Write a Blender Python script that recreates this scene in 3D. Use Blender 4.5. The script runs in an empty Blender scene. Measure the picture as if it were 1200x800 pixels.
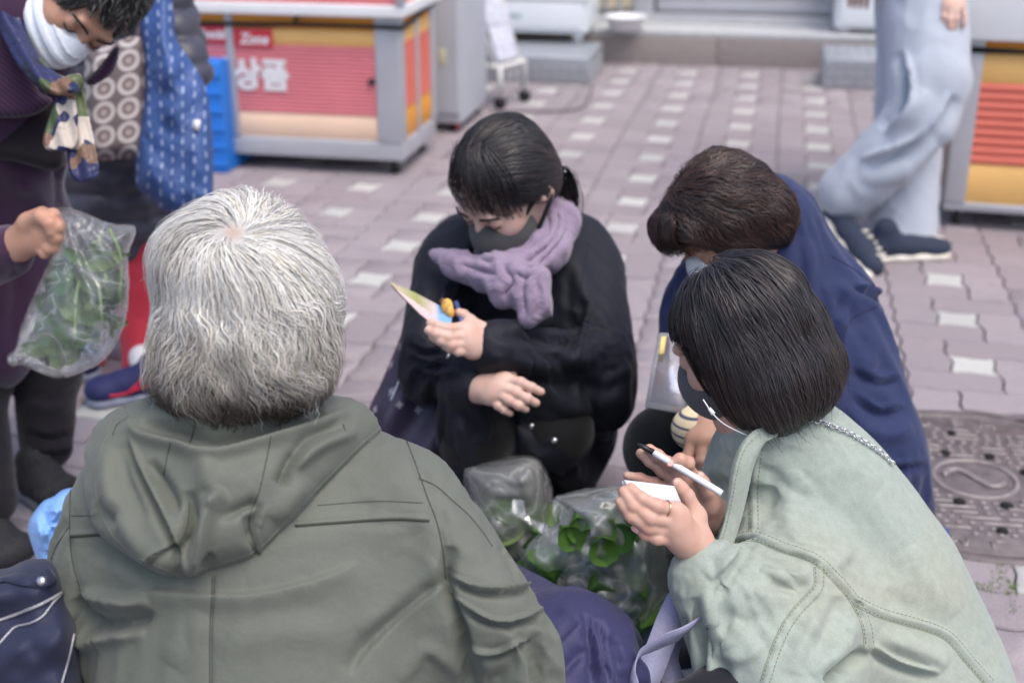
import bpy, math, random
import numpy as np
from mathutils import Vector, Matrix
from mathutils.bvhtree import BVHTree

random.seed(7); RNG = np.random.default_rng(7)
SC = bpy.context.scene
COL = SC.collection

# ---------------------------------------------------------------- camera
F = 1500.0; PITCH = math.atan(0.4); CH = 1.25          # focal length in photo pixels (1200 wide), pitch, height
SP, CP = math.sin(PITCH), math.cos(PITCH)
cam_d = bpy.data.cameras.new('camera'); cam = bpy.data.objects.new('camera', cam_d); COL.objects.link(cam)
cam.location = (0, 0, CH); cam.rotation_euler = (math.pi/2 - PITCH, 0, 0)
cam_d.sensor_width = 36; cam_d.lens = F/1200*36; cam_d.clip_start = .05; cam_d.clip_end = 600
cam_d.dof.use_dof = True; cam_d.dof.focus_distance = 1.58; cam_d.dof.aperture_fstop = 3.6
SC.camera = cam
# ---------------------------------------------------------------- sky and light (open shade under a bright even sky)
w = bpy.data.worlds.new('World'); SC.world = w; w.use_nodes = True
nt = w.node_tree; nt.nodes.clear()
SUN_EL, SUN_AZ = math.radians(66), math.radians(140)
sky = nt.nodes.new('ShaderNodeTexSky'); sky.sky_type = 'NISHITA'; sky.sun_disc = False
sky.sun_elevation = SUN_EL; sky.sun_rotation = SUN_AZ; sky.air_density = 1.0; sky.dust_density = 4.0; sky.ozone_density = 1.0
hs = nt.nodes.new('ShaderNodeHueSaturation'); hs.inputs['Saturation'].default_value = 1.0
bg = nt.nodes.new('ShaderNodeBackground'); bg.inputs['Strength'].default_value = .15
out = nt.nodes.new('ShaderNodeOutputWorld')
nt.links.new(sky.outputs[0], hs.inputs['Color']); nt.links.new(hs.outputs[0], bg.inputs['Color']); nt.links.new(bg.outputs[0], out.inputs[0])
sun_d = bpy.data.lights.new('sun', 'SUN'); sun_d.energy = .8; sun_d.angle = math.radians(40); sun_d.color = (1, .97, .93)
sun = bpy.data.objects.new('sun', sun_d); COL.objects.link(sun)
sdir = Vector((math.sin(SUN_AZ)*math.cos(SUN_EL), math.cos(SUN_AZ)*math.cos(SUN_EL), math.sin(SUN_EL)))
sun.rotation_euler = sdir.to_track_quat('Z', 'Y').to_euler()
vs = SC.view_settings; vs.view_transform = 'Standard'; vs.look = 'None'; vs.exposure = 0.78; vs.gamma = 1; vs.use_curve_mapping = False
SC.cycles.use_denoising = True; SC.cycles.max_bounces = 10; SC.cycles.transparent_max_bounces = 24

# ---------------------------------------------------------------- pixel <-> world
CAM = np.array([0, 0, CH])
def P(px, py, z):
    xc = (px-600)/F*z; yc = (400-py)/F*z
    return np.array([xc, z*CP + yc*SP, CH - z*SP + yc*CP])
def PA(px, py, z):
    xc = (px-600)/F*z; yc = (400-py)/F*z
    return np.stack([xc, z*CP + yc*SP, CH - z*SP + yc*CP], -1)
def proj(V):
    x = V[..., 0]; dy = V[..., 1]; dz = V[..., 2]-CH
    z = dy*CP - dz*SP; yu = dy*SP + dz*CP
    return 600 + x/z*F, 400 - yu/z*F, z
def G(px, py, h=0.0):                                   # the point at height h seen at that pixel
    d = P(px, py, 1.0) - CAM
    t = (h-CH)/d[2]
    return CAM + d*t
def hgt(g, py):                                         # height above the ground point g that shows at pixel row py
    lo, hi = -1., 4.
    for _ in range(50):
        m = (lo+hi)/2
        if proj(np.array([g[0], g[1], m]))[1] > py: lo = m
        else: hi = m
    return (lo+hi)/2
VIEW_UP = np.array([0, SP, CP]); VIEW_FW = np.array([0, CP, -SP])

# ---------------------------------------------------------------- maths helpers
def nrm(v):
    v = np.asarray(v, float); return v/np.maximum(np.linalg.norm(v, axis=-1, keepdims=True), 1e-9)
def sstep(a, b, x):
    t = np.clip((x-a)/(b-a), 0, 1); return t*t*(3-2*t)
def smin(a, b, k):
    h = np.maximum(k-np.abs(a-b), 0)/k
    return np.minimum(a, b) - h*h*k*.25
def _hash(i, j, k, s):
    n = (i*374761393 + j*668265263 + k*1274126177 + s*974711) & 0xffffffff
    n = ((n ^ (n >> 13))*1274126177) & 0xffffffff
    n = (n ^ (n >> 16)) & 0xffff
    return n/32767.5 - 1
def vnoise(p, seed=0):
    p = np.asarray(p, float); i = np.floor(p).astype(np.int64); f = p-i; f = f*f*(3-2*f)
    r = 0
    for a in (0, 1):
        for b in (0, 1):
            for c in (0, 1):
                wgt = (f[..., 0] if a else 1-f[..., 0])*(f[..., 1] if b else 1-f[..., 1])*(f[..., 2] if c else 1-f[..., 2])
                r = r + wgt*_hash(i[..., 0]+a, i[..., 1]+b, i[..., 2]+c, seed)
    return r
def catmull(pts, n=8):
    pts = np.asarray(pts, float)
    if len(pts) < 3:
        t = np.linspace(0, 1, n+1)[:, None]; return pts[0]*(1-t)+pts[-1]*t
    q = np.vstack([2*pts[0]-pts[1], pts, 2*pts[-1]-pts[-2]]); o = []
    for i in range(1, len(q)-2):
        for t in np.linspace(0, 1, n, endpoint=False):
            a, b, c, d = q[i-1], q[i], q[i+1], q[i+2]
            o.append(.5*((2*b)+(-a+c)*t+(2*a-5*b+4*c-d)*t*t+(-a+3*b-3*c+d)*t**3))
    o.append(pts[-1]); return np.array(o)
def frame(fwd, up):
    f = nrm(fwd); r = nrm(np.cross(f, up)); u = np.cross(r, f)
    return np.stack([r, f, u], 1)                       # columns: right, forward, up

# ---------------------------------------------------------------- implicit surfaces
class Field:
    def __init__(s, k=.02): s.k = k; s.pr = []
    def ell(s, c, r, R=None, k=None, sub=False):
        c = np.asarray(c, float); r = np.broadcast_to(np.asarray(r, float), (3,)).copy()
        R = np.eye(3) if R is None else np.asarray(R)
        ext = np.sqrt(((R*r)**2).sum(1))
        def fn(p):
            q = (p-c)@R
            k0 = np.linalg.norm(q/r, axis=-1); k1 = np.linalg.norm(q/(r*r), axis=-1)
            return k0*(k0-1)/np.maximum(k1, 1e-9)
        s.pr.append((fn, c-ext, c+ext, s.k if k is None else k, sub)); return s
    def cap(s, a, b, ra, rb=None, k=None, sub=False, flat=None):
        a = np.asarray(a, float); b = np.asarray(b, float); rb = ra if rb is None else rb
        ab = b-a; L = max(ab@ab, 1e-9); m = max(ra, rb)
        if flat is not None: n = nrm(flat[0]); rat = flat[1]
        def fn(p):
            q = p-a
            t = np.clip((q@ab)/L, 0, 1); d = q - t[..., None]*ab
            if flat is not None:
                d = d + (d@n)[..., None]*n*(1/rat-1)
            return np.linalg.norm(d, axis=-1) - (ra+(rb-ra)*t)
        s.pr.append((fn, np.minimum(a, b)-m, np.maximum(a, b)+m, s.k if k is None else k, sub)); return s
    def chain(s, pts, rs, k=None, flat=None):
        for i in range(len(pts)-1): s.cap(pts[i], pts[i+1], rs[i], rs[i+1], k, False, flat)
        return s
    def at(s, p):
        d = np.full(p.shape[:-1], 1e3)
        for fn, lo, hi, k, sub in s.pr:
            e = fn(p); d = -smin(-d, e, k) if sub else smin(d, e, k)
        return d
    def mesh(s, vox, clip=None, post=None):
        lo = np.min([q[1] for q in s.pr if not q[4]], 0)-3*vox; hi = np.max([q[2] for q in s.pr if not q[4]], 0)+3*vox
        if clip is not None: lo = np.maximum(lo, clip[0]); hi = np.minimum(hi, clip[1])
        n = np.ceil((hi-lo)/vox).astype(int)+1
        ax = [lo[i]+np.arange(n[i])*vox for i in range(3)]
        f = np.full(n, 1e3, np.float32)
        for fn, a, b, k, sub in s.pr:
            mg = k+3*vox
            i0 = np.clip(np.floor((a-mg-lo)/vox).astype(int), 0, n); i1 = np.clip(np.ceil((b+mg-lo)/vox).astype(int)+1, 0, n)
            if (i1 <= i0).any(): continue
            p = np.stack(np.meshgrid(*[ax[q][i0[q]:i1[q]] for q in range(3)], indexing='ij'), -1)
            e = fn(p); sl = tuple(slice(i0[q], i1[q]) for q in range(3)); g = f[sl]
            f[sl] = -smin(-g, e, k) if sub else smin(g, e, k)
        if post is not None:
            f = post(np.stack(np.meshgrid(*ax, indexing='ij'), -1), f)
        return nets(f, lo, vox)

def nets(f, lo, vox):
    f = np.pad(f, 1, constant_values=1e3); lo = np.asarray(lo)-np.asarray(vox)
    f = np.clip(f, -1e2, 1e2)
    s = f < 0
    c = np.zeros(np.array(f.shape)-1, np.int8)
    for a in (0, 1):
        for b in (0, 1):
            for d in (0, 1): c += s[a:s.shape[0]-1+a, b:s.shape[1]-1+b, d:s.shape[2]-1+d]
    act = (c > 0) & (c < 8); idx = np.argwhere(act); N = len(idx)
    ids = np.full(c.shape, -1, np.int64); ids[act] = np.arange(N)
    acc = np.zeros((N, 3)); cnt = np.zeros(N)
    cor = [(a, b, d) for a in (0, 1) for b in (0, 1) for d in (0, 1)]
    vals = {q: f[idx[:, 0]+q[0], idx[:, 1]+q[1], idx[:, 2]+q[2]] for q in cor}
    for q in cor:
        for ax in range(3):
            if q[ax] == 0:
                r = list(q); r[ax] = 1; r = tuple(r)
                va, vb = vals[q], vals[r]; m = (va < 0) != (vb < 0)
                den = va-vb; t = np.where(m, va/np.where(np.abs(den) < 1e-9, 1e-9, den), 0); t = np.clip(t, 0, 1)
                pos = np.tile(np.array(q, float), (N, 1)); pos[:, ax] = t
                acc[m] += pos[m]; cnt[m] += 1
    V = lo + (idx + acc/np.maximum(cnt, 1)[:, None])*vox
    Q = []
    for ax in range(3):
        u, v = [(1, 2), (2, 0), (0, 1)][ax]
        sl0 = [slice(None)]*3; sl1 = [slice(None)]*3; sl0[ax] = slice(0, -1); sl1[ax] = slice(1, None)
        a, b = s[tuple(sl0)], s[tuple(sl1)]
        e = np.argwhere(a != b); e = e[(e[:, u] > 0) & (e[:, v] > 0)]
        flip = a[e[:, 0], e[:, 1], e[:, 2]]
        q = []
        for du, dv in ((0, 0), (-1, 0), (-1, -1), (0, -1)):
            g = e.copy(); g[:, u] += du; g[:, v] += dv
            q.append(ids[g[:, 0], g[:, 1], g[:, 2]])
        q = np.stack(q, 1); q[~flip] = q[~flip][:, ::-1]; Q.append(q)
    return V, np.vstack(Q)

def edges_of(Fc):
    e = np.vstack([Fc[:, [i, (i+1) % Fc.shape[1]]] for i in range(Fc.shape[1])])
    e.sort(1); return np.unique(e, axis=0)
def smooth(V, Fc, n=2, lam=.5):
    e = edges_of(Fc); N = len(V); deg = np.bincount(e.ravel(), minlength=N)
    for _ in range(n):
        a = np.empty_like(V)
        for i in range(3):
            a[:, i] = np.bincount(e[:, 0], V[e[:, 1], i], N)+np.bincount(e[:, 1], V[e[:, 0], i], N)
        V = V + lam*(a/np.maximum(deg, 1)[:, None]-V)
    return V
def normals(V, Fc):
    n = np.cross(V[Fc[:, 2]]-V[Fc[:, 0]], V[Fc[:, 3 if Fc.shape[1] > 3 else 2]]-V[Fc[:, 1]]) if Fc.shape[1] > 3 else np.cross(V[Fc[:, 1]]-V[Fc[:, 0]], V[Fc[:, 2]]-V[Fc[:, 0]])
    o = np.zeros_like(V)
    for c in range(Fc.shape[1]):
        for i in range(3): o[:, i] += np.bincount(Fc[:, c], n[:, i], len(V))
    return nrm(o)
def join(*ms):
    Vs, Fs, o = [], [], 0
    for V, Fc in ms: Vs.append(V); Fs.append(Fc+o); o += len(V)
    return np.vstack(Vs), np.vstack(Fs)

def sculpt(V, Fc, folds, back=False, zlim=None):
    """push cloth into folds: each fold is (polyline seen in the photo, width in px, height in m, kind)"""
    N = normals(V, Fc); px, py, z = proj(V); D = np.zeros(len(V))
    face = -(N@VIEW_FW); fw = sstep(-.15, .25, face)
    for fo in folds:
        pts, wd, amp = fo[0], fo[1], fo[2]; kind = fo[3] if len(fo) > 3 else 'r'
        c = catmull(pts, 6); m = 3.2*wd
        sel = np.where((px > c[:, 0].min()-m) & (px < c[:, 0].max()+m) & (py > c[:, 1].min()-m) & (py < c[:, 1].max()+m) & (fw > 0))[0]
        if not len(sel): continue
        q = np.stack([px[sel], py[sel]], 1)
        a, b = c[:-1], c[1:]; ab = b-a; L = np.maximum((ab**2).sum(1), 1e-6)
        t = np.clip(((q[:, None]-a)*ab).sum(2)/L, 0, 1); d = q[:, None]-(a+t[..., None]*ab); dd = np.linalg.norm(d, axis=2)
        j = dd.argmin(1); r = np.arange(len(sel)); dist = dd[r, j]
        side = np.sign(ab[j, 0]*d[r, j, 1]-ab[j, 1]*d[r, j, 0])
        al = (j+t[r, j])/len(a); tp = np.clip(np.minimum(al, 1-al)*4, 0, 1)**.6 if kind[-1] != 'o' else 1
        sd = dist*side/wd
        if kind[0] == 'r': pf = np.exp(-sd**2)
        elif kind[0] == 'c': pf = np.exp(-((sd-.55)/.75)**2)-1.1*np.exp(-((sd+.25)/.35)**2)      # rolled fold over a sharp crease
        elif kind[0] == 's': pf = np.where(sd > 0, np.exp(-(sd/1.6)**2), np.exp(-(sd/.35)**2))    # steep on one side
        else: pf = np.where(sd > 0, 1., np.exp(-(sd/.5)**2))*np.exp(-np.maximum(sd, 0)/2.)        # ledge
        D[sel] += amp*pf*tp*fw[sel]
    return V + N*D[:, None]
def wrinkle(V, Fc, amp, scale, stretch=(1, 1, 1), seed=0, ridged=True, rot=None):
    N = normals(V, Fc); q = V if rot is None else V@rot
    q = q*np.array(stretch)*scale
    wq = q + .6*np.stack([vnoise(q*.6+7, seed+1), vnoise(q*.6+31, seed+2), vnoise(q*.6+77, seed+3)], -1)
    n = vnoise(wq, seed)
    if ridged: n = (1-np.abs(n)*1.6)
    n = n+.4*vnoise(wq*2.1, seed+9)
    return V+N*(amp*n)[:, None]

# ---------------------------------------------------------------- objects
def mesh_obj(name, V, Fc, mat, parent=None, smoothf=True, attrs=None, uv=None):
    me = bpy.data.meshes.new(name); V = np.asarray(V, np.float32); Fc = np.asarray(Fc)
    me.vertices.add(len(V)); me.vertices.foreach_set('co', V.ravel())
    k = Fc.shape[1]; me.loops.add(Fc.size); me.polygons.add(len(Fc))
    me.loops.foreach_set('vertex_index', Fc.ravel().astype(np.int32))
    me.polygons.foreach_set('loop_start', (np.arange(len(Fc))*k).astype(np.int32))
    me.update(calc_edges=True); me.validate()
    if smoothf: me.polygons.foreach_set('use_smooth', np.ones(len(me.polygons), bool))
    if attrs:
        for an, av in attrs.items():
            at = me.color_attributes.new(an, 'FLOAT_COLOR', 'POINT')
            c = np.ones((len(V), 4), np.float32); c[:, :3] = av; at.data.foreach_set('color', c.ravel())
    if uv is not None:
        at = me.attributes.new('map', 'FLOAT_VECTOR', 'POINT'); c = np.zeros((len(V), 3), np.float32); c[:, :2] = uv
        at.data.foreach_set('vector', c.ravel())
    return link(name, me, mat, parent)
def link(name, me, mat, parent=None):
    o = bpy.data.objects.new(name, me); COL.objects.link(o)
    if mat is not None and not len(me.materials):
        for m_ in (mat if isinstance(mat, (list, tuple)) else [mat]): me.materials.append(m_)
    if parent is not None: put(o, parent)
    return o
def wpos(o):
    return np.array(o.get('_b', (0, 0, 0)))
def put(o, parent):                                     # parts keep world coordinates: undo the parent's own place
    o.parent = parent; o.location = Vector(-wpos(parent)); o['_b'] = (0., 0., 0.)
def tag(o, label, cat, group=None):
    o['label'] = label; o['category'] = cat
    if group: o['group'] = group
    return o
def thing(name, label, cat, loc, group=None):
    o = bpy.data.objects.new(name, None); COL.objects.link(o); o.empty_display_size = .05
    o.location = Vector(loc); o['_b'] = tuple(float(x) for x in loc)
    return tag(o, label, cat, group)
def box(lo, hi, bev=0.0):
    lo = np.asarray(lo, float); hi = np.asarray(hi, float)
    if bev <= 0:
        V = np.array([[(lo, hi)[i][0], (lo, hi)[j][1], (lo, hi)[k][2]] for i in (0, 1) for j in (0, 1) for k in (0, 1)])
        Fc = np.array([[0, 1, 3, 2], [4, 6, 7, 5], [0, 4, 5, 1], [2, 3, 7, 6], [0, 2, 6, 4], [1, 5, 7, 3]]); return V, Fc
    me = bpy.data.meshes.new('t'); import bmesh
    bm = bmesh.new(); bmesh.ops.create_cube(bm, size=1)
    for v in bm.verts: v.co = Vector(((lo+hi)/2+np.array(v.co)*(hi-lo)))
    bmesh.ops.bevel(bm, geom=bm.edges[:], offset=bev, segments=2, affect='EDGES', profile=.6)
    bmesh.ops.triangulate(bm, faces=bm.faces[:]); bm.verts.index_update()
    V = np.array([v.co[:] for v in bm.verts]); Fc = np.array([[v.index for v in f.verts] for f in bm.faces]); bm.free()
    return V, Fc
def tri(Fc):
    Fc = np.asarray(Fc)
    return Fc if Fc.shape[1] == 3 else np.vstack([Fc[:, [0, 1, 2]], Fc[:, [0, 2, 3]]])
def jt(*ms): return join(*[(V, tri(Fc)) for V, Fc in ms])
def tube(pts, r, n=6, caps=True, flat=None):
    pts = np.asarray(pts, float); m = len(pts); r = np.broadcast_to(r, (m,))
    T = np.gradient(pts, axis=0); T = nrm(T); up = np.array([0, 0, 1.]) if abs(T[0, 2]) < .9 else np.array([1., 0, 0])
    u = nrm(np.cross(T[0], up)); V = []
    for i in range(m):
        u = nrm(u-T[i]*(u@T[i])); v = np.cross(T[i], u)
        for j in range(n):
            a = 2*math.pi*j/n; V.append(pts[i]+r[i]*(u*math.cos(a)+v*math.sin(a)))
    V = np.array(V); Fc = []
    for i in range(m-1):
        for j in range(n): Fc.append([i*n+j, i*n+(j+1) % n, (i+1)*n+(j+1) % n, (i+1)*n+j])
    Fc = tri(np.array(Fc))
    if caps:
        V = np.vstack([V, pts[0], pts[-1]]); a = m*n
        Fc = np.vstack([Fc, [[a, (j+1) % n, j] for j in range(n)], [[a+1, (m-1)*n+j, (m-1)*n+(j+1) % n] for j in range(n)]])
    return V, Fc
def ribbon(pts, side, wd, th=.0012):                    # a strap: centre line, width direction per point
    pts = np.asarray(pts, float); side = nrm(np.broadcast_to(side, pts.shape)); T = nrm(np.gradient(pts, axis=0)); side = nrm(side-T*(side*T).sum(1, keepdims=True))
    n = np.cross(T, side); w2 = np.broadcast_to(wd, (len(pts),))[:, None]/2
    V = np.concatenate([np.stack([pts-side*w2-n*th, pts+side*w2-n*th, pts+side*w2+n*th, pts-side*w2+n*th], 1)], 0).reshape(-1, 3)
    Fc = [[i*4+j, i*4+(j+1) % 4, (i+1)*4+(j+1) % 4, (i+1)*4+j] for i in range(len(pts)-1) for j in range(4)]
    Fc += [[3, 2, 1, 0], [(len(pts)-1)*4+q for q in range(4)]]
    return V, np.array(Fc)
def bvh_of(V, Fc): return BVHTree.FromPolygons([Vector(v) for v in V], [list(map(int, f)) for f in Fc])
def cast(b, px, py):
    d = nrm(P(px, py, 1)-CAM); h = b.ray_cast(Vector(CAM), Vector(d))
    return (None, None) if h[0] is None else (np.array(h[0]), np.array(h[1]))
def on_surface(b, pts, lift=0., step=2.5):
    c = catmull(pts, 10); L = np.r_[0, np.cumsum(np.linalg.norm(np.diff(c, axis=0), axis=1))]
    s = np.linspace(0, L[-1], max(3, int(L[-1]/step))); q = np.stack([np.interp(s, L, c[:, 0]), np.interp(s, L, c[:, 1])], 1)
    o, nn = [], []
    for x, y in q:
        h, n = cast(b, x, y)
        if h is None: continue
        if o and np.linalg.norm(h-o[-1]) > .05: continue
        if n @ (h-CAM) > 0: n = -n
        o.append(h+n*lift); nn.append(n)
    return np.array(o), np.array(nn)

# polygon helpers in the photo plane
def pdist(poly, x, y):
    poly = np.asarray(poly, float); a = poly; b = np.roll(poly, -1, 0); ab = b-a; L = np.maximum((ab**2).sum(1), 1e-9)
    sh = x.shape; q = np.stack([x.ravel(), y.ravel()], 1); best = np.full(len(q), 1e9); ins = np.zeros(len(q), bool)
    for i in range(len(poly)):
        t = np.clip(((q-a[i])@ab[i])/L[i], 0, 1); best = np.minimum(best, np.linalg.norm(q-(a[i]+t[:, None]*ab[i]), axis=1))
        c = (a[i, 1] > q[:, 1]) != (b[i, 1] > q[:, 1])
        xi = a[i, 0]+(q[:, 1]-a[i, 1])/(ab[i, 1] if abs(ab[i, 1]) > 1e-9 else 1e-9)*ab[i, 0]
        ins ^= c & (q[:, 0] < xi)
    return np.where(ins, best, -best).reshape(sh)
def inflate(outline, zc, T, R, step=3.0, zstep=.004, sm=True, zfun=None, tfun=None, Tb=None):
    """a cushion-like body: outline as seen, middle distance zc (m), half thickness T (m) reached R px inside the edge"""
    o = catmull(list(outline)+[outline[0]], 6)[:-1] if sm else np.asarray(outline, float)
    x0, y0 = o.min(0)-3*step; x1, y1 = o.max(0)+3*step
    xs = np.arange(x0, x1, step); ys = np.arange(y0, y1, step); X, Y = np.meshgrid(xs, ys, indexing='ij')
    d = pdist(o, X, Y); u = np.clip(d/R, -1, 1)
    prof = np.where(u > 0, np.sqrt(np.maximum(u*(2-u), 0)), u*2.)
    zm = zc(X, Y) if callable(zc) else np.full(X.shape, zc)
    tm = tfun(X, Y) if tfun else 1.
    Tf = T*prof*tm; Tk = (T if Tb is None else Tb)*prof*tm
    if zfun is not None: zoff = zfun(X, Y)*np.clip(u*1.5, 0, 1)
    else: zoff = 0
    zf = zm-Tf+zoff; zk = zm+Tk+(zoff if zfun is not None else 0)*.3
    z0, z1 = min(zf.min(), zm.min())-4*zstep, max(zk.max(), zm.max())+4*zstep
    zs = np.arange(z0, z1, zstep)
    f = np.maximum(zf[..., None]-zs, zs-zk[..., None])
    f = np.where((d < 0)[..., None], np.maximum(f, (-d/F*zm)[..., None]), f)
    V, Fc = nets(f.astype(np.float32), np.array([x0, y0, z0]), np.array([step, step, zstep]))
    uv = V[:, :2].copy()
    W = PA(V[:, 0], V[:, 1], V[:, 2])
    # keep faces pointing outwards
    n = normals(W, Fc); c = W.mean(0)
    if ((W-c)*n).sum() < 0: Fc = Fc[:, ::-1]
    return W, Fc, uv

# ---------------------------------------------------------------- materials
class NT:
    def __init__(s, name):
        s.m = bpy.data.materials.new(name); s.m.use_nodes = True; s.t = s.m.node_tree; s.t.nodes.clear()
        s.out = s.n('ShaderNodeOutputMaterial'); s.p = s.n('ShaderNodeBsdfPrincipled'); s.l(s.p.outputs[0], s.out.inputs[0])
    def n(s, t, **kw):
        x = s.t.nodes.new(t)
        for k, v in kw.items(): setattr(x, k, v)
        return x
    def l(s, a, b): s.t.links.new(a, b)
    def val(s, node, inp, v): node.inputs[inp].default_value = v; return node
    def coord(s, kind='Object'): return s.n('ShaderNodeTexCoord').outputs[kind]
    def noise(s, scale, detail=4, rough=.55, vec=None, dist=0):
        x = s.n('ShaderNodeTexNoise'); x.inputs['Scale'].default_value = scale; x.inputs['Detail'].default_value = detail
        x.inputs['Roughness'].default_value = rough; x.inputs['Distortion'].default_value = dist
        s.l(vec if vec is not None else s.coord(), x.inputs['Vector']); return x.outputs['Fac']
    def math(s, op, a, b=None, c=None):
        x = s.n('ShaderNodeMath', operation=op)
        for i, v in enumerate((a, b, c)):
            if v is None: continue
            if isinstance(v, (int, float)): x.inputs[i].default_value = v
            else: s.l(v, x.inputs[i])
        return x.outputs[0]
    def ramp(s, fac, stops):
        x = s.n('ShaderNodeValToRGB'); e = x.color_ramp.elements
        while len(e) < len(stops): e.new(.5)
        for q, (p, c) in zip(e, stops): q.position = p; q.color = (*c, 1) if len(c) == 3 else c
        s.l(fac, x.inputs[0]); return x.outputs[0]
    def mix(s, fac, a, b, mode='MIX'):
        x = s.n('ShaderNodeMix', data_type='RGBA', blend_type=mode)
        for i, v in ((0, fac), (6, a), (7, b)):
            if isinstance(v, (int, float)): x.inputs[i].default_value = v
            elif isinstance(v, tuple): x.inputs[i].default_value = (*v, 1) if len(v) == 3 else v
            else: s.l(v, x.inputs[i])
        return x.outputs[2]
    def bump(s, h, strength=.3, dist=.002, prev=None):
        b = s.n('ShaderNodeBump'); b.inputs['Strength'].default_value = strength; b.inputs['Distance'].default_value = dist
        s.l(h, b.inputs['Height'])
        if prev is not None: s.l(prev, b.inputs['Normal'])
        return b.outputs[0]
_MC = {}
def S(c):                                              # photo colour 0-255 -> linear
    return tuple(((v/255)/12.92 if v/255 <= .04045 else ((v/255+.055)/1.055)**2.4) for v in c)
def plain(name, col, rough=.6, var=.12, scale=12, bump=0., bscale=300, metal=0., spec=.4, bdist=.001):
    if name in _MC: return _MC[name]
    t = NT(name); a = tuple(max(0, c*(1-var)) for c in col); b = tuple(min(1, c*(1+var)) for c in col)
    f = t.noise(scale, 5); t.l(t.ramp(f, [(.3, a), (.7, b)]), t.p.inputs['Base Color'])
    r = t.math('MULTIPLY_ADD', t.noise(scale*3, 3), .2, rough-.1); t.l(r, t.p.inputs['Roughness'])
    t.p.inputs['Metallic'].default_value = metal; t.p.inputs['Specular IOR Level'].default_value = spec
    if bump: t.l(t.bump(t.noise(bscale, 3), bump, bdist), t.p.inputs['Normal'])
    _MC[name] = t.m; return t.m
def cloth(name, col, rough=.85, var=.1, weave=900, wb=.25, fold=.0, fscale=25, sheen=.15, scale=9, stain=None, spec=.25, wash=0):
    """woven cloth: weave relief, soft small creases, slight unevenness of the dye"""
    if name in _MC: return _MC[name]
    t = NT(name); a = tuple(c*(1-var) for c in col); b = tuple(min(1, c*(1+var)) for c in col)
    c = t.ramp(t.noise(scale, 6, .6), [(.28, a), (.72, b)])
    if stain is not None: c = t.mix(t.math('MULTIPLY', t.ramp(t.noise(scale*.5, 5, .65, dist=.6), [(.48, (0, 0, 0)), (.68, (1, 1, 1))]), .55), c, stain)
    c = t.mix(.12, c, t.ramp(t.noise(weave*.6, 2), [(.3, (.0, .0, .0)), (.7, (1, 1, 1))]), 'SOFT_LIGHT')
    if wash: c = t.mix(wash, c, t.ramp(t.noise(70, 5, .7), [(.35, (.25, .25, .25)), (.65, (.75, .75, .75))]), 'SOFT_LIGHT')
    t.l(c, t.p.inputs['Base Color']); t.p.inputs['Roughness'].default_value = rough
    t.p.inputs['Specular IOR Level'].default_value = spec
    t.p.inputs['Sheen Weight'].default_value = sheen; t.p.inputs['Sheen Roughness'].default_value = .5
    nrm_ = t.bump(t.noise(weave, 2), wb, .0006)
    if fold:
        f = t.noise(fscale, 4, .5, dist=1.2); nrm_ = t.bump(f, fold, .012, nrm_)
    t.l(nrm_, t.p.inputs['Normal']); _MC[name] = t.m; return t.m
def knit(name, col, scale=260):
    t = NT(name); w_ = t.n('ShaderNodeTexWave', wave_type='BANDS', bands_direction='DIAGONAL'); w_.inputs['Scale'].default_value = scale/6; w_.inputs['Distortion'].default_value = 1.5; w_.inputs['Detail'].default_value = 2
    t.l(t.coord(), w_.inputs['Vector'])
    t.l(t.mix(w_.outputs['Fac'], tuple(c*.55 for c in col), col), t.p.inputs['Base Color']); t.p.inputs['Roughness'].default_value = .95
    t.p.inputs['Sheen Weight'].default_value = .3; t.p.inputs['Specular IOR Level'].default_value = .15
    t.l(t.bump(w_.outputs['Fac'], .6, .002, t.bump(t.noise(700, 2), .3, .001)), t.p.inputs['Normal']); return t.m
def skin(name, col):
    t = NT(name); red = (col[0]*.95, col[1]*.62, col[2]*.55)
    c = t.mix(t.ramp(t.noise(45, 4, .6), [(.4, (0, 0, 0)), (.75, (.45, .45, .45))]), col, red)
    c = t.mix(t.math('MULTIPLY', t.ramp(t.noise(380, 2), [(.55, (0, 0, 0)), (.8, (1, 1, 1))]), .25), c, tuple(v*.7 for v in col))
    t.l(c, t.p.inputs['Base Color']); t.p.inputs['Roughness'].default_value = .5
    t.p.inputs['Subsurface Weight'].default_value = .2; t.p.inputs['Subsurface Radius'].default_value = (.012, .005, .003); t.p.inputs['Subsurface Scale'].default_value = .6
    t.p.inputs['Specular IOR Level'].default_value = .4
    t.l(t.bump(t.noise(260, 4, .6), .22, .0012), t.p.inputs['Normal']); return t.m
def hairmat(name, rough=.38, spec=.5, aniso=.6):
    t = NT(name); a = t.n('ShaderNodeVertexColor'); a.layer_name = 'Col'
    t.l(a.outputs['Color'], t.p.inputs['Base Color']); t.p.inputs['Roughness'].default_value = rough
    t.p.inputs['Specular IOR Level'].default_value = spec; t.p.inputs['Anisotropic'].default_value = aniso
    t.p.inputs['Subsurface Weight'].default_value = 0
    return t.m
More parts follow.
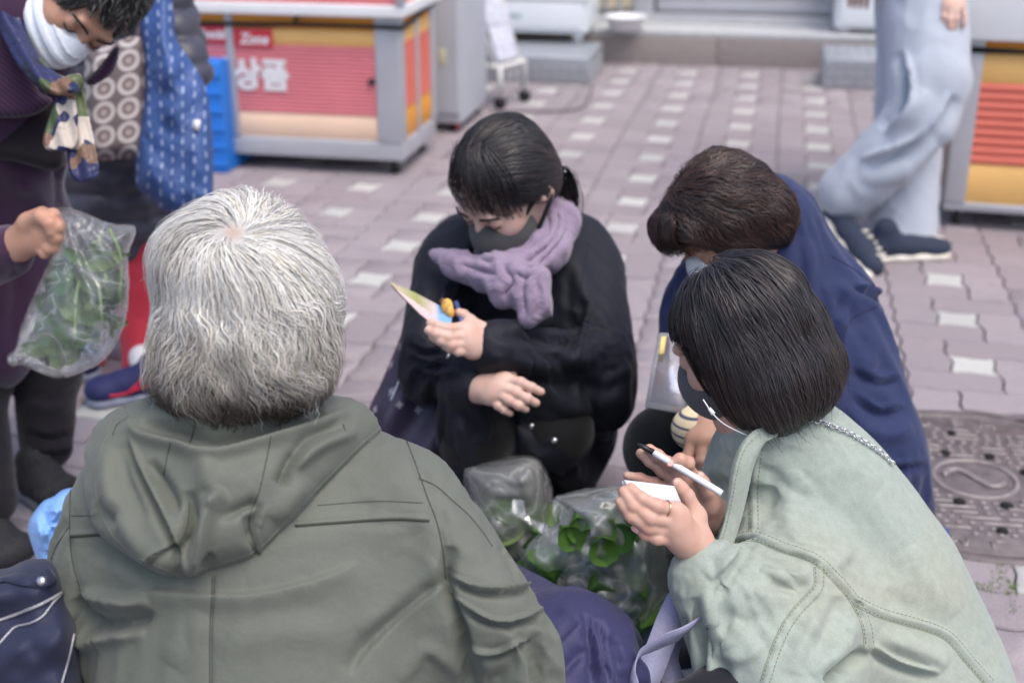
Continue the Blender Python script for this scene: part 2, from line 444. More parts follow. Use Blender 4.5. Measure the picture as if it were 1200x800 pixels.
def plastic_film(name, tint=(.9, .94, .95), milk=.18, crinkle=.8, scale=22, rough=.16, cr_=.14):
    """thin clear bag film: mostly see-through, milky where it creases, sharp glints"""
    t = NT(name); t.t.nodes.remove(t.p)
    tr = t.n('ShaderNodeBsdfTransparent'); tr.inputs[0].default_value = (*tint, 1)
    df = t.n('ShaderNodeBsdfDiffuse'); df.inputs[0].default_value = (.92, .94, .95, 1)
    tl = t.n('ShaderNodeBsdfTranslucent'); tl.inputs[0].default_value = (.92, .94, .95, 1)
    gl = t.n('ShaderNodeBsdfGlossy'); gl.inputs['Roughness'].default_value = rough; gl.inputs[0].default_value = (1, 1, 1, 1)
    n1 = t.noise(scale, 3, .45, dist=1.0); rid = t.math('ABSOLUTE', t.math('SUBTRACT', n1, .5))
    cre = t.ramp(rid, [(.0, (1, 1, 1)), (.03, (.2, .2, .2)), (.10, (0, 0, 0))])
    bm = t.bump(n1, crinkle, .02, t.bump(t.noise(scale*4, 2, .5, dist=.6), .25, .004))
    for q in (df, gl): t.l(bm, q.inputs['Normal'])
    m0 = t.n('ShaderNodeMixShader'); m0.inputs[0].default_value = .5; t.l(df.outputs[0], m0.inputs[1]); t.l(tl.outputs[0], m0.inputs[2])
    m1 = t.n('ShaderNodeMixShader'); t.l(t.math('MULTIPLY_ADD', cre, cr_, milk), m1.inputs[0]); t.l(tr.outputs[0], m1.inputs[1]); t.l(m0.outputs[0], m1.inputs[2])
    fr = t.n('ShaderNodeFresnel'); fr.inputs['IOR'].default_value = 1.5; t.l(bm, fr.inputs['Normal'])
    m2 = t.n('ShaderNodeMixShader'); t.l(t.math('MINIMUM', t.math('MULTIPLY', fr.outputs[0], 1.3), .6), m2.inputs[0]); t.l(m1.outputs[0], m2.inputs[1]); t.l(gl.outputs[0], m2.inputs[2])
    t.l(m2.outputs[0], t.out.inputs[0]); return t.m
def leafmat(name, a, b, vein=None):
    t = NT(name); oi = t.n('ShaderNodeObjectInfo')
    c = t.mix(oi.outputs['Random'], a, b); c = t.mix(t.math('MULTIPLY', t.noise(60, 4), .5), c, tuple(v*.55 for v in a))
    t.l(c, t.p.inputs['Base Color']); t.p.inputs['Roughness'].default_value = .42; t.p.inputs['Specular IOR Level'].default_value = .4
    tl = t.n('ShaderNodeBsdfTranslucent'); t.l(c, tl.inputs[0])
    m = t.n('ShaderNodeMixShader'); m.inputs[0].default_value = .25; t.l(t.p.outputs[0], m.inputs[1]); t.l(tl.outputs[0], m.inputs[2]); t.l(m.outputs[0], t.out.inputs[0])
    t.l(t.bump(t.noise(90, 3), .4, .003), t.p.inputs['Normal']); return t.m

# ================================================================ THE SETTING
AZ = math.radians(11.5)
ER = np.array([math.cos(AZ), -math.sin(AZ), 0]); EC = np.array([math.sin(AZ), math.cos(AZ), 0])   # along the rows, along the columns of the paving
U = .1125                                              # paving unit

def pavmat(name, c1, c2, spot):
    t = NT(name); oi = t.n('ShaderNodeObjectInfo'); at = t.n('ShaderNodeVertexColor'); at.layer_name = 'Rnd'
    r = t.math('FRACT', t.math('ADD', oi.outputs['Random'], at.outputs['Color']))
    g = t.n('ShaderNodeNewGeometry').outputs['Position']
    c = t.mix(r, c1, c2)
    c = t.mix(t.math('MULTIPLY', t.ramp(t.noise(3.2, 6, .62, g), [(.42, (0, 0, 0)), (.7, (1, 1, 1))]), .5), c, spot)
    c = t.mix(.5, c, t.ramp(t.noise(260, 4, .75, g), [(.32, (.2, .2, .2)), (.62, (.62, .62, .62))]), 'SOFT_LIGHT')
    c = t.mix(t.math('MULTIPLY', t.ramp(t.noise(24, 5, .7, g, 1.2), [(.56, (0, 0, 0)), (.74, (1, 1, 1))]), .5), c, tuple(v*.6 for v in c1))
    c = t.mix(t.math('MULTIPLY', t.ramp(t.noise(75, 2, .5, g), [(.72, (0, 0, 0)), (.76, (1, 1, 1))]), .55), c, tuple(min(1, v*1.9) for v in c1))
    t.l(c, t.p.inputs['Base Color']); t.p.inputs['Roughness'].default_value = .82; t.p.inputs['Specular IOR Level'].default_value = .35
    t.l(t.bump(t.noise(330, 4, .7, g), .5, .0022), t.p.inputs['Normal']); return t.m
PINK = pavmat('pink_paver', (.285, .245, .262), (.350, .306, .325), (.255, .234, .252))
WHITE = pavmat('white_paver', (.44, .44, .42), (.54, .54, .51), (.40, .395, .39))
JOINT = plain('joint_sand', (.13, .112, .112), .95, .3, 40, .6, 300)

me = bpy.data.meshes.new('ground')
me.from_pydata([(-150, -60, -.022), (150, -60, -.022), (150, 240, -.022), (-150, 240, -.022)], [], [(0, 1, 2, 3)]); me.update()
ground = link('ground', me, JOINT); ground['kind'] = 'structure'; ground['label'] = 'pink and white interlocking paving of the shopping street'

def unit_edge(a, b, cells_white, n=5):
    """wavy joint between two lattice points; the sign depends only on the edge so neighbours interlock"""
    a = np.array(a, float); b = np.array(b, float)
    fl = False
    if (b[0], b[1]) < (a[0], a[1]): a, b = b, a; fl = True
    d = b-a; nn = np.array([-d[1], d[0]]); t = np.linspace(0, 1, n+1)[:, None]
    key = int(round(a[0]))*3+int(round(a[1]))*5+(1 if d[0] > .5 else 0)
    wv = .055*np.sin(2*math.pi*t)
    mx, my = (a+b)/2
    inn = 0                                            # edges of the white squares bow inwards
    if d[0] > .5 and int(math.floor(mx)) % 3 == 1 and int(round(my)) % 3 in (1, 2): inn = 1 if int(round(my)) % 3 == 1 else -1
    if d[1] > .5 and int(math.floor(my)) % 3 == 1 and int(round(mx)) % 3 in (1, 2): inn = -1 if int(round(mx)) % 3 == 1 else 1
    off = wv*.75 + (.05*inn*np.sin(math.pi*t) if inn else 0)
    q = a+d*t+nn*off
    return q[::-1][:-1] if fl else q[:-1]
def paver_mesh(cells, gap=.018, bev=.022, hgt_=.0):
    cs = sorted(cells); x0, y0 = min(c[0] for c in cs), min(c[1] for c in cs); x1, y1 = max(c[0] for c in cs)+1, max(c[1] for c in cs)+1
    o = [unit_edge((x, y0), (x+1, y0), None) for x in range(x0, x1)] + [unit_edge((x1, y), (x1, y+1), None) for y in range(y0, y1)] + \
        [unit_edge((x, y1), (x-1, y1), None) for x in range(x1, x0, -1)] + [unit_edge((x0, y), (x0, y-1), None) for y in range(y1, y0, -1)]
    o = np.vstack(o); c = o.mean(0)
    T = np.roll(o, -1, 0)-np.roll(o, 1, 0); nn = nrm(np.stack([-T[:, 1], T[:, 0]], 1))
    r1 = o+nn*gap; r2 = o+nn*(gap+bev); n = len(o)
    V = np.vstack([np.c_[r1, np.full(n, -.16)], np.c_[r1, np.full(n, -.03)], np.c_[r2, np.zeros(n)], [[*c, .0]]])
    Fc = [[i, (i+1) % n, n+(i+1) % n, n+i] for i in range(n)] + [[n+i, n+(i+1) % n, 2*n+(i+1) % n, 2*n+i] for i in range(n)]
    Fc = np.vstack([tri(np.array(Fc)), [[2*n+i, 2*n+(i+1) % n, 3*n] for i in range(n)]])
    return V, Fc
KINDS = [[(1, 1)], [(1, 2), (2, 2)], [(0, 1), (0, 2)], [(0, 0), (1, 0)], [(2, 0), (2, 1)]]    # white square and the four pink blocks that turn round it
PM = [paver_mesh(k) for k in KINDS]
B3 = np.stack([ER, EC, [0, 0, 1]], 1)
wh = G(1122, 373); phase = np.array([wh@ER, wh@EC])/U - 1.5
MH = G(1142, 562); MHR = .335
def covered(px, py):                                   # rough outlines of what stands in front, to choose the pavers that show
    m = np.zeros(px.shape, bool)
    for poly in ([(165, 230), (410, 230), (430, 480), (520, 530), (640, 700), (650, 800), (0, 800), (0, 640), (90, 520)],
                 [(470, 290), (560, 140), (690, 200), (760, 430), (690, 520), (690, 570), (790, 640), (790, 800), (560, 800), (430, 480)],
                 [(760, 190), (930, 190), (1090, 590), (1200, 800), (780, 800), (740, 560), (780, 300)], [(0, 0), (260, 0), (250, 200), (190, 430), (0, 520)]):
        m |= pdist(poly, px, py) > 0
    return m
cand = []; rest = []
for I in range(-14, 16):
    for J in range(-8, 30):
        for kx, cells in enumerate(KINDS):
            c = (np.mean([q for q in cells], 0)+.5 + 3*np.array([I, J]) + phase % 3 + 3*np.floor(phase/3))*U
            w_ = ER*c[0]+EC*c[1]
            if w_[1] < .9 or w_[1] > 8.2 or abs(w_[0]) > 3.2: continue
            if np.hypot(*(w_-MH)[:2]) < MHR+.06: 
                if np.hypot(*(w_-MH)[:2]) < MHR-.02: continue
            px, py, z = proj(w_)
            cand.append((I, J, kx, px, py, z))
px = np.array([c[3] for c in cand]); py = np.array([c[4] for c in cand])
vis = (px > -10) & (px < 1210) & (py > 0) & (py < 810) & ~covered(px, py)
order = np.argsort(np.where(vis, [c[5] for c in cand], 99)); single = set(order[:300].tolist())
pm = []
for kx in range(5):
    V, Fc = PM[kx]; me = bpy.data.meshes.new('paver'); W = (V*U)@B3.T
    me.from_pydata(W.tolist(), [], Fc.tolist()); me.update()
    a = me.color_attributes.new('Rnd', 'FLOAT_COLOR', 'POINT'); a.data.foreach_set('color', np.zeros(len(V)*4, np.float32))
    me.materials.append(WHITE if kx == 0 else PINK); pm.append(me)
parts = {0: [], 1: []}; cols = {0: [], 1: []}
base = (phase % 3 + 3*np.floor(phase/3))
for i, (I, J, kx, x, y, z) in enumerate(cand):
    o2 = (3*np.array([I, J])+base)*U; loc = ER*o2[0]+EC*o2[1]; hz = random.uniform(-.0015, .0015)
    if i in single:
        o = bpy.data.objects.new('paver', pm[kx]); COL.objects.link(o); o.parent = ground; o.location = (loc[0], loc[1], hz)
    else:
        V, Fc = PM[kx]; W = (V*U)@B3.T+loc; W[:, 2] += hz; kk = 0 if kx == 0 else 1
        parts[kk].append((W, Fc)); cols[kk].append(np.full((len(V), 3), random.random()))
for kk, nm, mt in ((0, 'white_pavers', WHITE), (1, 'pink_pavers', PINK)):
    V, Fc = join(*parts[kk]); o = mesh_obj(nm, V, Fc, mt, ground, False, {'Rnd': np.vstack(cols[kk])}); o['kind'] = 'stuff'

# ---------------------------------------------------------------- manhole cover
IRON = plain('cast_iron', (.125, .105, .107), .5, .35, 30, .5, 400, .0, .55)
IRONW = plain('cast_iron_worn', (.25, .22, .215), .42, .3, 40, .3, 400, .2, .6)
HOLE = plain('hole', (.008, .008, .008), .9, 0)
def disc(c, r, h0, h1, n=64, bev=.004):
    a = np.linspace(0, 2*math.pi, n, endpoint=False); u = np.c_[np.cos(a), np.sin(a)]
    V = np.vstack([np.c_[c[:2]+u*r, np.full(n, h0)], np.c_[c[:2]+u*r, np.full(n, h1-bev)], np.c_[c[:2]+u*(r-bev), np.full(n, h1)], [[c[0], c[1], h1]]])
    Fc = [[i, (i+1) % n, n+(i+1) % n, n+i] for i in range(n)]+[[n+i, n+(i+1) % n, 2*n+(i+1) % n, 2*n+i] for i in range(n)]
    return V, np.vstack([tri(np.array(Fc)), [[2*n+i, 2*n+(i+1) % n, 3*n] for i in range(n)]])
def ring(c, r0, r1, h0, h1, n=64):
    a = np.linspace(0, 2*math.pi, n, endpoint=False); u = np.c_[np.cos(a), np.sin(a)]; o = []
    for r, h in ((r0, h0), (r0, h1), (r1, h1), (r1, h0)): o.append(np.c_[c[:2]+u*r, np.full(n, h)])
    V = np.vstack(o); Fc = []
    for k in range(3):
        for i in range(n): Fc.append([k*n+i, (k+1)*n+i, (k+1)*n+(i+1) % n, k*n+(i+1) % n])
    return V, tri(np.array(Fc))
mh = thing('manhole_cover', 'round cast iron manhole cover with raised bars set in the paving', 'manhole cover', (*MH[:2], 0))
mesh_obj('cover', *jt(disc(MH, MHR-.03, -.02, .002), ring(MH, MHR-.026, MHR, -.02, .004)), IRON, mh)
bars = []
ang = math.radians(-8); bx = np.array([math.cos(ang), math.sin(ang), 0]); by = np.array([-math.sin(ang), math.cos(ang), 0])
def bar(cx, cy, lx, ly, h=.0055):
    V, Fc = box((-lx/2, -ly/2, .0), (lx/2, ly/2, h), min(ly, lx)*.25); 
    return MH*np.array([1, 1, 0])+(V[:, :1]+cx)*bx+(V[:, 1:2]+cy)*by+V[:, 2:]*np.array([0, 0, 1]), Fc
rr = random.Random(3)
for r_ in range(-11, 12):
    y = r_*.021; x = -.28
    while x < .28:
        l = rr.choice([.012, .012, .05, .075]) if (int((x+.3)*9)+r_//3) % 2 else .011
        cx = x+l/2
        if np.hypot(cx, y) < .238 and np.hypot(cx, y) > .095 and np.hypot(cx-l/2, y) > .1 and np.hypot(cx+l/2, y) > .1: bars.append(bar(cx, y, l, .009))
        x += l+.013
mesh_obj('tread_bars', *jt(*bars), IRONW, mh)['kind'] = 'stuff'
em = [ring(MH, .078, .088, 0, .006, 40)]
for s in (1, -1):
    t = np.linspace(0, 1, 18); q = np.stack([s*(-.062+.124*t), s*.034*np.sin(t*2*math.pi*.95), np.full(18, .004)], 1)
    em.append(tube(MH*np.array([1, 1, 0])+q[:, :1]*bx+q[:, 1:2]*by+q[:, 2:]*np.array([0, 0, 1.]), .0055, 5))
mesh_obj('emblem', *jt(*em), IRONW, mh)
gl = []
for i in range(24):                                    # worn cast characters round the rim
    a = 2*math.pi*i/24+.1; c0 = MH*np.array([1, 1, 0])+.272*np.array([math.cos(a), math.sin(a), 0]); rd = np.array([math.cos(a), math.sin(a), 0]); tg = np.array([-math.sin(a), math.cos(a), 0])
    for (x0, y0, x1, y1) in rr.choice([((-.014, -.016, -.014, .016), (-.014, .016, .012, .016), (-.014, 0, .01, 0), (-.014, -.016, .012, -.016)), ((-.012, .016, -.012, -.016), (-.012, -.016, .014, -.016)),
                                        ((-.014, -.016, -.014, .016), (-.014, .016, 0, -.004), (0, -.004, .014, .016), (.014, .016, .014, -.016))]):
        gl.append(tube([c0+tg*x0+rd*y0+[0, 0, .002], c0+tg*x1+rd*y1+[0, 0, .002]], .0035, 4))
mesh_obj('cast_lettering', *jt(*gl), IRONW, mh)['kind'] = 'stuff'
for i in range(8):
    a = 2*math.pi*i/8+.35; q = MH+.118*(math.cos(a)*bx+math.sin(a)*by)
    mesh_obj('vent_hole', *disc(q, .0125, 0, .0068, 16, .001), HOLE, mh)
for i in range(8):
    a = 2*math.pi*i/8+.05; q = MH+.215*(math.cos(a)*bx+math.sin(a)*by)
    mesh_obj('vent_hole', *disc(q, .0115, 0, .0068, 16, .001), HOLE, mh)
# weeds in the joints
GRASS = plain('weed_green', (.09, .16, .03), .6, .4, 60)
wv, wf = [], []
for k in range(600):
    x, y = rr.choice([(rr.gauss(1172, 5), rr.uniform(650, 682)), (rr.uniform(1140, 1185), rr.gauss(688, 3)), (rr.uniform(1180, 1192), rr.uniform(680, 720)), (rr.gauss(1030, 25), rr.gauss(118, 3))])
    g = G(x, y, 0.); l = rr.uniform(.003, .007); a = rr.uniform(0, 6.28); d = np.array([math.cos(a), math.sin(a), 0])*l
    b0 = len(wv); wv += [g+np.array([-d[1], d[0], 0])*.35+[0, 0, -.004], g-np.array([-d[1], d[0], 0])*.35+[0, 0, -.004], g+d+[0, 0, l*.7]]; wf.append([b0, b0+1, b0+2])
o = mesh_obj('weeds', np.array(wv), np.array(wf), GRASS); o['kind'] = 'stuff'; tag(o, 'small green weeds growing in the paving joints beside the manhole', 'weeds')

# ---------------------------------------------------------------- market carts
ALU = plain('brushed_aluminium', (.50, .51, .545), .38, .06, 6, .1, 500, .35, .5)
ORANGE = plain('orange_panel', S((236, 188, 116)), .5, .06, 5)
DORANGE = plain('deep_orange_panel', S((222, 150, 50)), .5, .06, 5)
RED = plain('red_panel', S((226, 132, 138)), .5, .06, 5)
RED2 = plain('vermilion_panel', S((222, 116, 98)), .5, .06, 5)
PEACH = plain('peach_panel', S((242, 208, 180)), .5, .06, 5)
WHITEP = plain('white_paint', (.78, .79, .80), .35, .04, 6)
BLACK = plain('black_webbing', (.012, .012, .014), .7, .2, 60)
RUB = plain('black_rubber', (.02, .02, .022), .6, .2, 60)
CHROME = plain('zinc', (.6, .6, .6), .3, .1, 30, 0, 300, .9)
LETTER = plain('white_lettering', (.8, .78, .78), .5, .03)
RIBBON = plain('red_ribbon_print', S((205, 58, 72)), .5, .05)
def loc2w(o, ex, ey):                                  # local cart frame -> world
    return lambda V: np.asarray(o)+V[:, :1]*ex+V[:, 1:2]*ey+V[:, 2:]*np.array([0, 0, 1.])
def shutter(x0, x1, z0, z1, n, y=0.):                  # roll-down slats with a shallow rounded profile
    V, Fc = [], []
    zs = []; ys = []
    for i in range(n):
        for t in (0, .12, .5, .88): zs.append(z0+(z1-z0)*(i+t)/n); ys.append(y+(.0 if t in (.12, .5, .88) else .006)-(.003 if t == .5 else 0))
    zs.append(z1); ys.append(y+.006)
    for z, yy in zip(zs, ys): V += [[x0, yy, z], [x1, yy, z]]
    Fc = [[2*i, 2*i+1, 2*i+3, 2*i+2] for i in range(len(zs)-1)]
    return np.array(V), np.array(Fc)
def text_mesh(s, size, bold=.0):
    cu = bpy.data.curves.new('t', 'FONT'); cu.body = s; cu.size = size; cu.offset = bold; cu.extrude = .0008; cu.resolution_u = 3
    ob = bpy.data.objects.new('t', cu); COL.objects.link(ob); dg = bpy.context.evaluated_depsgraph_get(); dg.update()
    me = ob.evaluated_get(dg).to_mesh(); me.calc_loop_triangles()
    V = np.array([v.co[:] for v in me.vertices]); Fc = np.array([t.vertices[:] for t in me.loop_triangles])
    ob.evaluated_get(dg).to_mesh_clear(); bpy.data.objects.remove(ob); bpy.data.curves.remove(cu)
    return V, Fc
def caster(name, c, w2, parent, r=.032):
    a = np.linspace(0, 2*math.pi, 18, endpoint=False)
    h = w2(np.array([[c[0]-.012, c[1], r], [c[0]+.012, c[1], r]]))
    V, Fc = tube([h[0], h[1]], r, 18); wo = mesh_obj('caster', V, Fc, RUB, parent)
    b = w2(np.array([[c[0]-.014, c[1], r*.9], [c[0]-.014, c[1], .075], [c[0]+.014, c[1], .075], [c[0]+.014, c[1], r*.9]]))
    mesh_obj('caster_fork', *tube(b, .006, 6), CHROME, wo)
def cart(name, label, corner, ex, ey, W, Dp, zf, bands, sidebands, posts, top, topmat, side_first):
    """street vending cart: local x runs along the front from the visible corner, y backwards, z up"""
    c = thing(name, label, 'market cart', (corner[0], corner[1], 0), 'market carts'); w2 = loc2w((corner[0], corner[1], 0), ex, ey)
    def add(nm, VF, m, par=c, sm=False): return mesh_obj(nm, w2(VF[0]), tri(VF[1]), m, par, sm)
    add('base_frame', box((0, 0, zf[0]), (W, Dp, zf[1]), .006), ALU)
    for (a, b) in posts: add('post', box((a, -.004, zf[1]), (b, .03, top-.001), .004), ALU)
    add('core', box((.012, .016, zf[1]), (W-.012, Dp-.016, top-.002)), DORANGE)
    for i in range(len(posts)-1):
        x0, x1 = posts[i][1], posts[i+1][0]
        for (z0, z1, m, n) in bands: add('shutter_panel', shutter(x0+.001, x1-.001, z0, z1, n, .006), m)
    ys = [0.03, .03+(Dp-.09)/2, Dp-.03]
    add('side_post', box((-.004, .0302, zf[1]), (.02, .05, top-.001), .003), ALU); add('side_post', box((-.004, ys[1]-.012, zf[1]), (.02, ys[1]+.018, top-.001), .003), ALU); add('side_post', box((-.004, Dp-.06, zf[1]), (.03, Dp+.004, top-.001), .003), ALU)
    for (y0, y1) in ((.05, ys[1]-.012), (ys[1]+.018, Dp-.06)):
        for (z0, z1, m, n) in sidebands:
            V, Fc = shutter(y0, y1, z0, z1, n, .006); add('side_panel', (V[:, [1, 0, 2]], Fc[:, ::-1]), m)
    for x in (.05, W*.5, W-.06):
        for y in (.06, Dp-.06): caster('caster', (x, y), w2, c)
    return c, w2, add
g0 = G(473, 190, .06); cL = np.array([g0[0], g0[1], 0])
hh = lambda py: hgt(cL, py)
zt = hh(20)
cartL, w2L, addL = cart('market_cart', 'orange and red market cart with white lettering beside the grey cabinet', cL, -ER, EC, 1.95, .50, (.06, hh(168)),
    [(hh(168), hh(139), PEACH, 1), (hh(139), hh(58), RED, 17), (hh(58), hh(38), ORANGE, 1), (hh(38), zt, DORANGE, 1)],
    [(hh(168), hh(132), DORANGE, 1), (hh(132), hh(54), RED2, 15), (hh(54), hh(36), ORANGE, 4), (hh(36), zt, DORANGE, 3)],
    [(0, .098), (.66, .69), (1.22, 1.25), (1.84, 1.95)], zt, WHITEP, True)
addL('counter', box((-.03, -.05, zt), (1.98, .53, zt+.045), .006), WHITEP)
addL('upper_panel', box((-.02, -.04, zt+.045), (1.97, .52, zt+.30), .004), RED)
addL('upper_rail', box((-.035, -.055, zt+.30), (1.985, .535, zt+.34), .006), ALU)
addL('upper_post', box((-.036, -.056, zt+.046), (-.004, -.022, zt+.299), .003), ALU)
t_ = np.linspace(0, 1, 40)
st = np.stack([1.95*(1-t_), np.full(40, -.012), hh(33)+.004*np.sin(t_*9)], 1)
s2 = np.array([[-.012, .0, hh(33)], [-.014, .1, hh(31)], [-.014, .3, hh(31)+.02], [-.012, .5, hh(31)+.03]])
addL('tie_strap', ribbon(np.vstack([st, catmull(s2, 6)]), np.array([0, 0, 1.]), .016, .002), BLACK)
addL('strap_tail', ribbon(catmull(np.array([[.40, -.014, hh(33)], [.395, -.03, hh(27)], [.36, -.03, hh(19)], [.2, -.03, hh(19)+.004]]), 6), np.array([0, 0, 1.]), .014, .002), BLACK)
addL('lock', tuple(tube(np.array([[.115, .012, hh(97)], [.115, -.012, hh(97)]]), .012, 12)), RUB)
def face_text(s, px, py, hpx, mat, shear=0, bold=0., stretch=1.):
    V, Fc = text_mesh(s, 1.0, 0)
    x0 = V[:, 0].min(); hx = V[:, 1].max()-V[:, 1].min(); y0 = V[:, 1].min()
    sc = (hh(py)-hh(py+hpx))/hx
    if bold:
        V, Fc = text_mesh(s, 1.0, bold/sc); 
    V = V.copy(); V[:, 0] -= x0; V[:, 1] -= y0; V[:, 0] += V[:, 1]*shear; V *= [sc*stretch, sc, 1]
    # photo x -> local x on the front face
    q = G(px, 190, .06); lx = None
    best = min(np.linspace(0, 1.9, 600), key=lambda xx: abs(proj(cL-ER*xx-EC*.004+np.array([0, 0, hh(py+hpx/2)]))[0]-px))
    W = np.stack([best-V[:, 0], np.full(len(V), -.0015)-V[:, 2], V[:, 1]+hh(py+hpx)], 1)
    return W, Fc[:, ::-1]
addL('lettering', face_text('사상품', 242, 76, 35, LETTER, 0, .006, 1.0), LETTER)
def ribbon_plate(px0, px1, py0, py1):
    fx = lambda p, y: min(np.linspace(0, 1.9, 900), key=lambda xx: abs(proj(cL-ER*xx+np.array([0, 0, hh(y)]))[0]-p))
    a, b = fx(px0, py1), fx(px1, py1)
    return box((b, -.0035, hh(py1)), (a, -.0005, hh(py0)), .001)
addL('ribbon_print', ribbon_plate(274.5, 320, 39, 61), RIBBON); addL('ribbon_print', ribbon_plate(222, 273, 36, 57), RIBBON)
def zone(s, px, py, h, stretch):
    V, Fc = face_text(s, px, py, h, LETTER, .25, .002, stretch); V[:, 1] -= .0022; return V, Fc
addL('ribbon_lettering', zone('Special', 233, 41, 14, .8), LETTER); addL('ribbon_lettering', zone('Zone', 281, 45, 12, .95), LETTER)

g1 = G(1104, 246, .06); cR = np.array([g1[0], g1[1], 0]); hR = lambda py: hgt(cR, py)
AZ2 = math.radians(15); ER2 = np.array([math.cos(AZ2), -math.sin(AZ2), 0]); EC2 = np.array([math.sin(AZ2), math.cos(AZ2), 0])
cartR, w2R, addR = cart('market_cart', 'orange and vermilion market cart with plain white counter', cR, ER2, EC2, 1.6, .50, (.06, hR(236)),
    [(hR(236), hR(191), ORANGE, 1), (hR(191), hR(97), RED2, 9), (hR(97), hR(56), ORANGE, 1), (hR(56), hR(46), DORANGE, 2)],
    [(hR(236), hR(191), ORANGE, 6), (hR(191), hR(97), RED2, 12), (hR(97), hR(56), ORANGE, 4), (hR(56), hR(46), DORANGE, 2)],
    [(0, .068), (.285, .315), (.78, .81), (1.52, 1.6)], hR(46), WHITEP, True)
addR('counter', box((-.03, -.03, hR(46)), (1.63, .53, hR(46)+.24), .008), WHITEP)
addR('upper_panel', box((-.02, -.02, hR(46)+.24), (1.62, .52, hR(46)+.55), .004), WHITEP)
addR('tie_strap', ribbon(np.array([[-.012, .3, hR(57)], [-.012, -.012, hR(57)], [.3, -.014, hR(58)], [.9, -.012, hR(58)], [1.6, -.012, hR(57)]]), np.array([0, 0, 1.]), np.array([.022, .022, .012, .02, .02]), .002), BLACK)

# ---------------------------------------------------------------- grey cabinet, leaflet rack, freezers, shop front
CAB = plain('grey_cabinet_paint', (.50, .525, .57), .45, .05, 5)
def block(corner, lo, hi, bev=.006):
    V, Fc = box(lo, hi, bev); return loc2w((corner[0], corner[1], 0), ER, EC)(V), tri(Fc)
gc = G(541, 146, .04)
cb = thing('grey_cabinet', 'tall pale grey cabinet standing behind the orange cart with lettering', 'cabinet', (gc[0], gc[1], 0))
mesh_obj('body', *block(gc, (-.62, 0, .04), (0, .52, 1.75), .012), CAB, cb, False)
mesh_obj('door', *block(gc, (-.615, -.022, .09), (-.005, -.001, 1.72), .006), CAB, cb, False)
mesh_obj('door_handle', *tube(loc2w((gc[0], gc[1], 0), ER, EC)(np.array([[-.56, -.022, .8], [-.56, -.05, .82], [-.56, -.05, 1.05], [-.56, -.022, 1.07]])), .009, 8), CHROME, cb)
mesh_obj('sticker', *block(gc, (-.095, -.0245, .30), (-.06, -.0221, .37), .0005), plain('yellowed_sticker', (.62, .6, .45), .6, .1), cb, False)
for x in (-.57, -.05):
    for y in (.06, .46): mesh_obj('foot', *block(gc, (x-.02, y-.02, 0), (x+.02, y+.02, .04), .004), RUB, cb, False)
mesh_obj('indicator', *block(gc, (-.03, .004, .02), (-.012, .02, .039), .001), plain('red_foot', (.35, .03, .04), .5, .05), cb, False)

gr_ = G(586, 128); RK = loc2w((gr_[0], gr_[1], 0), nrm(ER*.35+EC*.9), nrm(-ER*.9+EC*.35))
rk = thing('leaflet_rack', 'white wire leaflet rack on black casters beside the freezer', 'rack', (gr_[0], gr_[1], 0))
WIRE = plain('white_wire', (.72, .72, .70), .4, .05)
def rk_t(pts, r=.009): return tube(RK(np.array(pts, float)), r, 8)
L_ = .22
mesh_obj('frame', *jt(rk_t([[0, 0, .05], [0, 0, .2], [L_, 0, .2], [L_, 0, .05]], .013), rk_t([[0, .26, .05], [0, .26, .2], [L_, .26, .2], [L_, .26, .05]], .013), rk_t([[0, 0, .2], [0, .26, .2]], .012), rk_t([[L_, 0, .2], [L_, .26, .2]], .012),
    rk_t([[0, .03, .2], [0, .22, .72]], .01), rk_t([[L_, .03, .2], [L_, .22, .72]], .01), rk_t([[0, .22, .72], [L_, .22, .72]], .01), rk_t([[0, .26, .2], [0, .22, .72]], .01), rk_t([[L_, .26, .2], [L_, .22, .72]], .01)), WIRE, rk)
for i in range(4): mesh_obj('wire', *rk_t([[.02+i*.06, 0, .2], [.03+i*.066, 0, .07]], .004), WIRE, rk)
for x in (0, L_):
    for y in (0, .26):
        mesh_obj('caster', *tube(RK(np.array([[x-.012, y, .03], [x+.012, y, .03]])), .03, 14), RUB, rk)
PAPER = NT('printed_paper'); PAPER.l(PAPER.mix(PAPER.ramp(PAPER.noise(55, 4, .8), [(.5, (0, 0, 0)), (.56, (.7, .7, .7))]), (.66, .68, .76), (.3, .3, .42)), PAPER.p.inputs['Base Color']); PAPER.p.inputs['Roughness'].default_value = .7; PAPER = PAPER.m
for i in range(3):
    a = (.03+.19*0, .22+.16*i); y0 = .03+.19*(a[1]-.2)/.52
    V, Fc = box((.02, -.006, 0), (L_-.02, .006, .15), .002); tl = .36
    V = np.stack([V[:, 0], V[:, 1]+V[:, 2]*tl+y0-.012, V[:, 2]+a[1]], 1)
    mesh_obj('leaflet', RK(V), Fc, PAPER, rk, False)

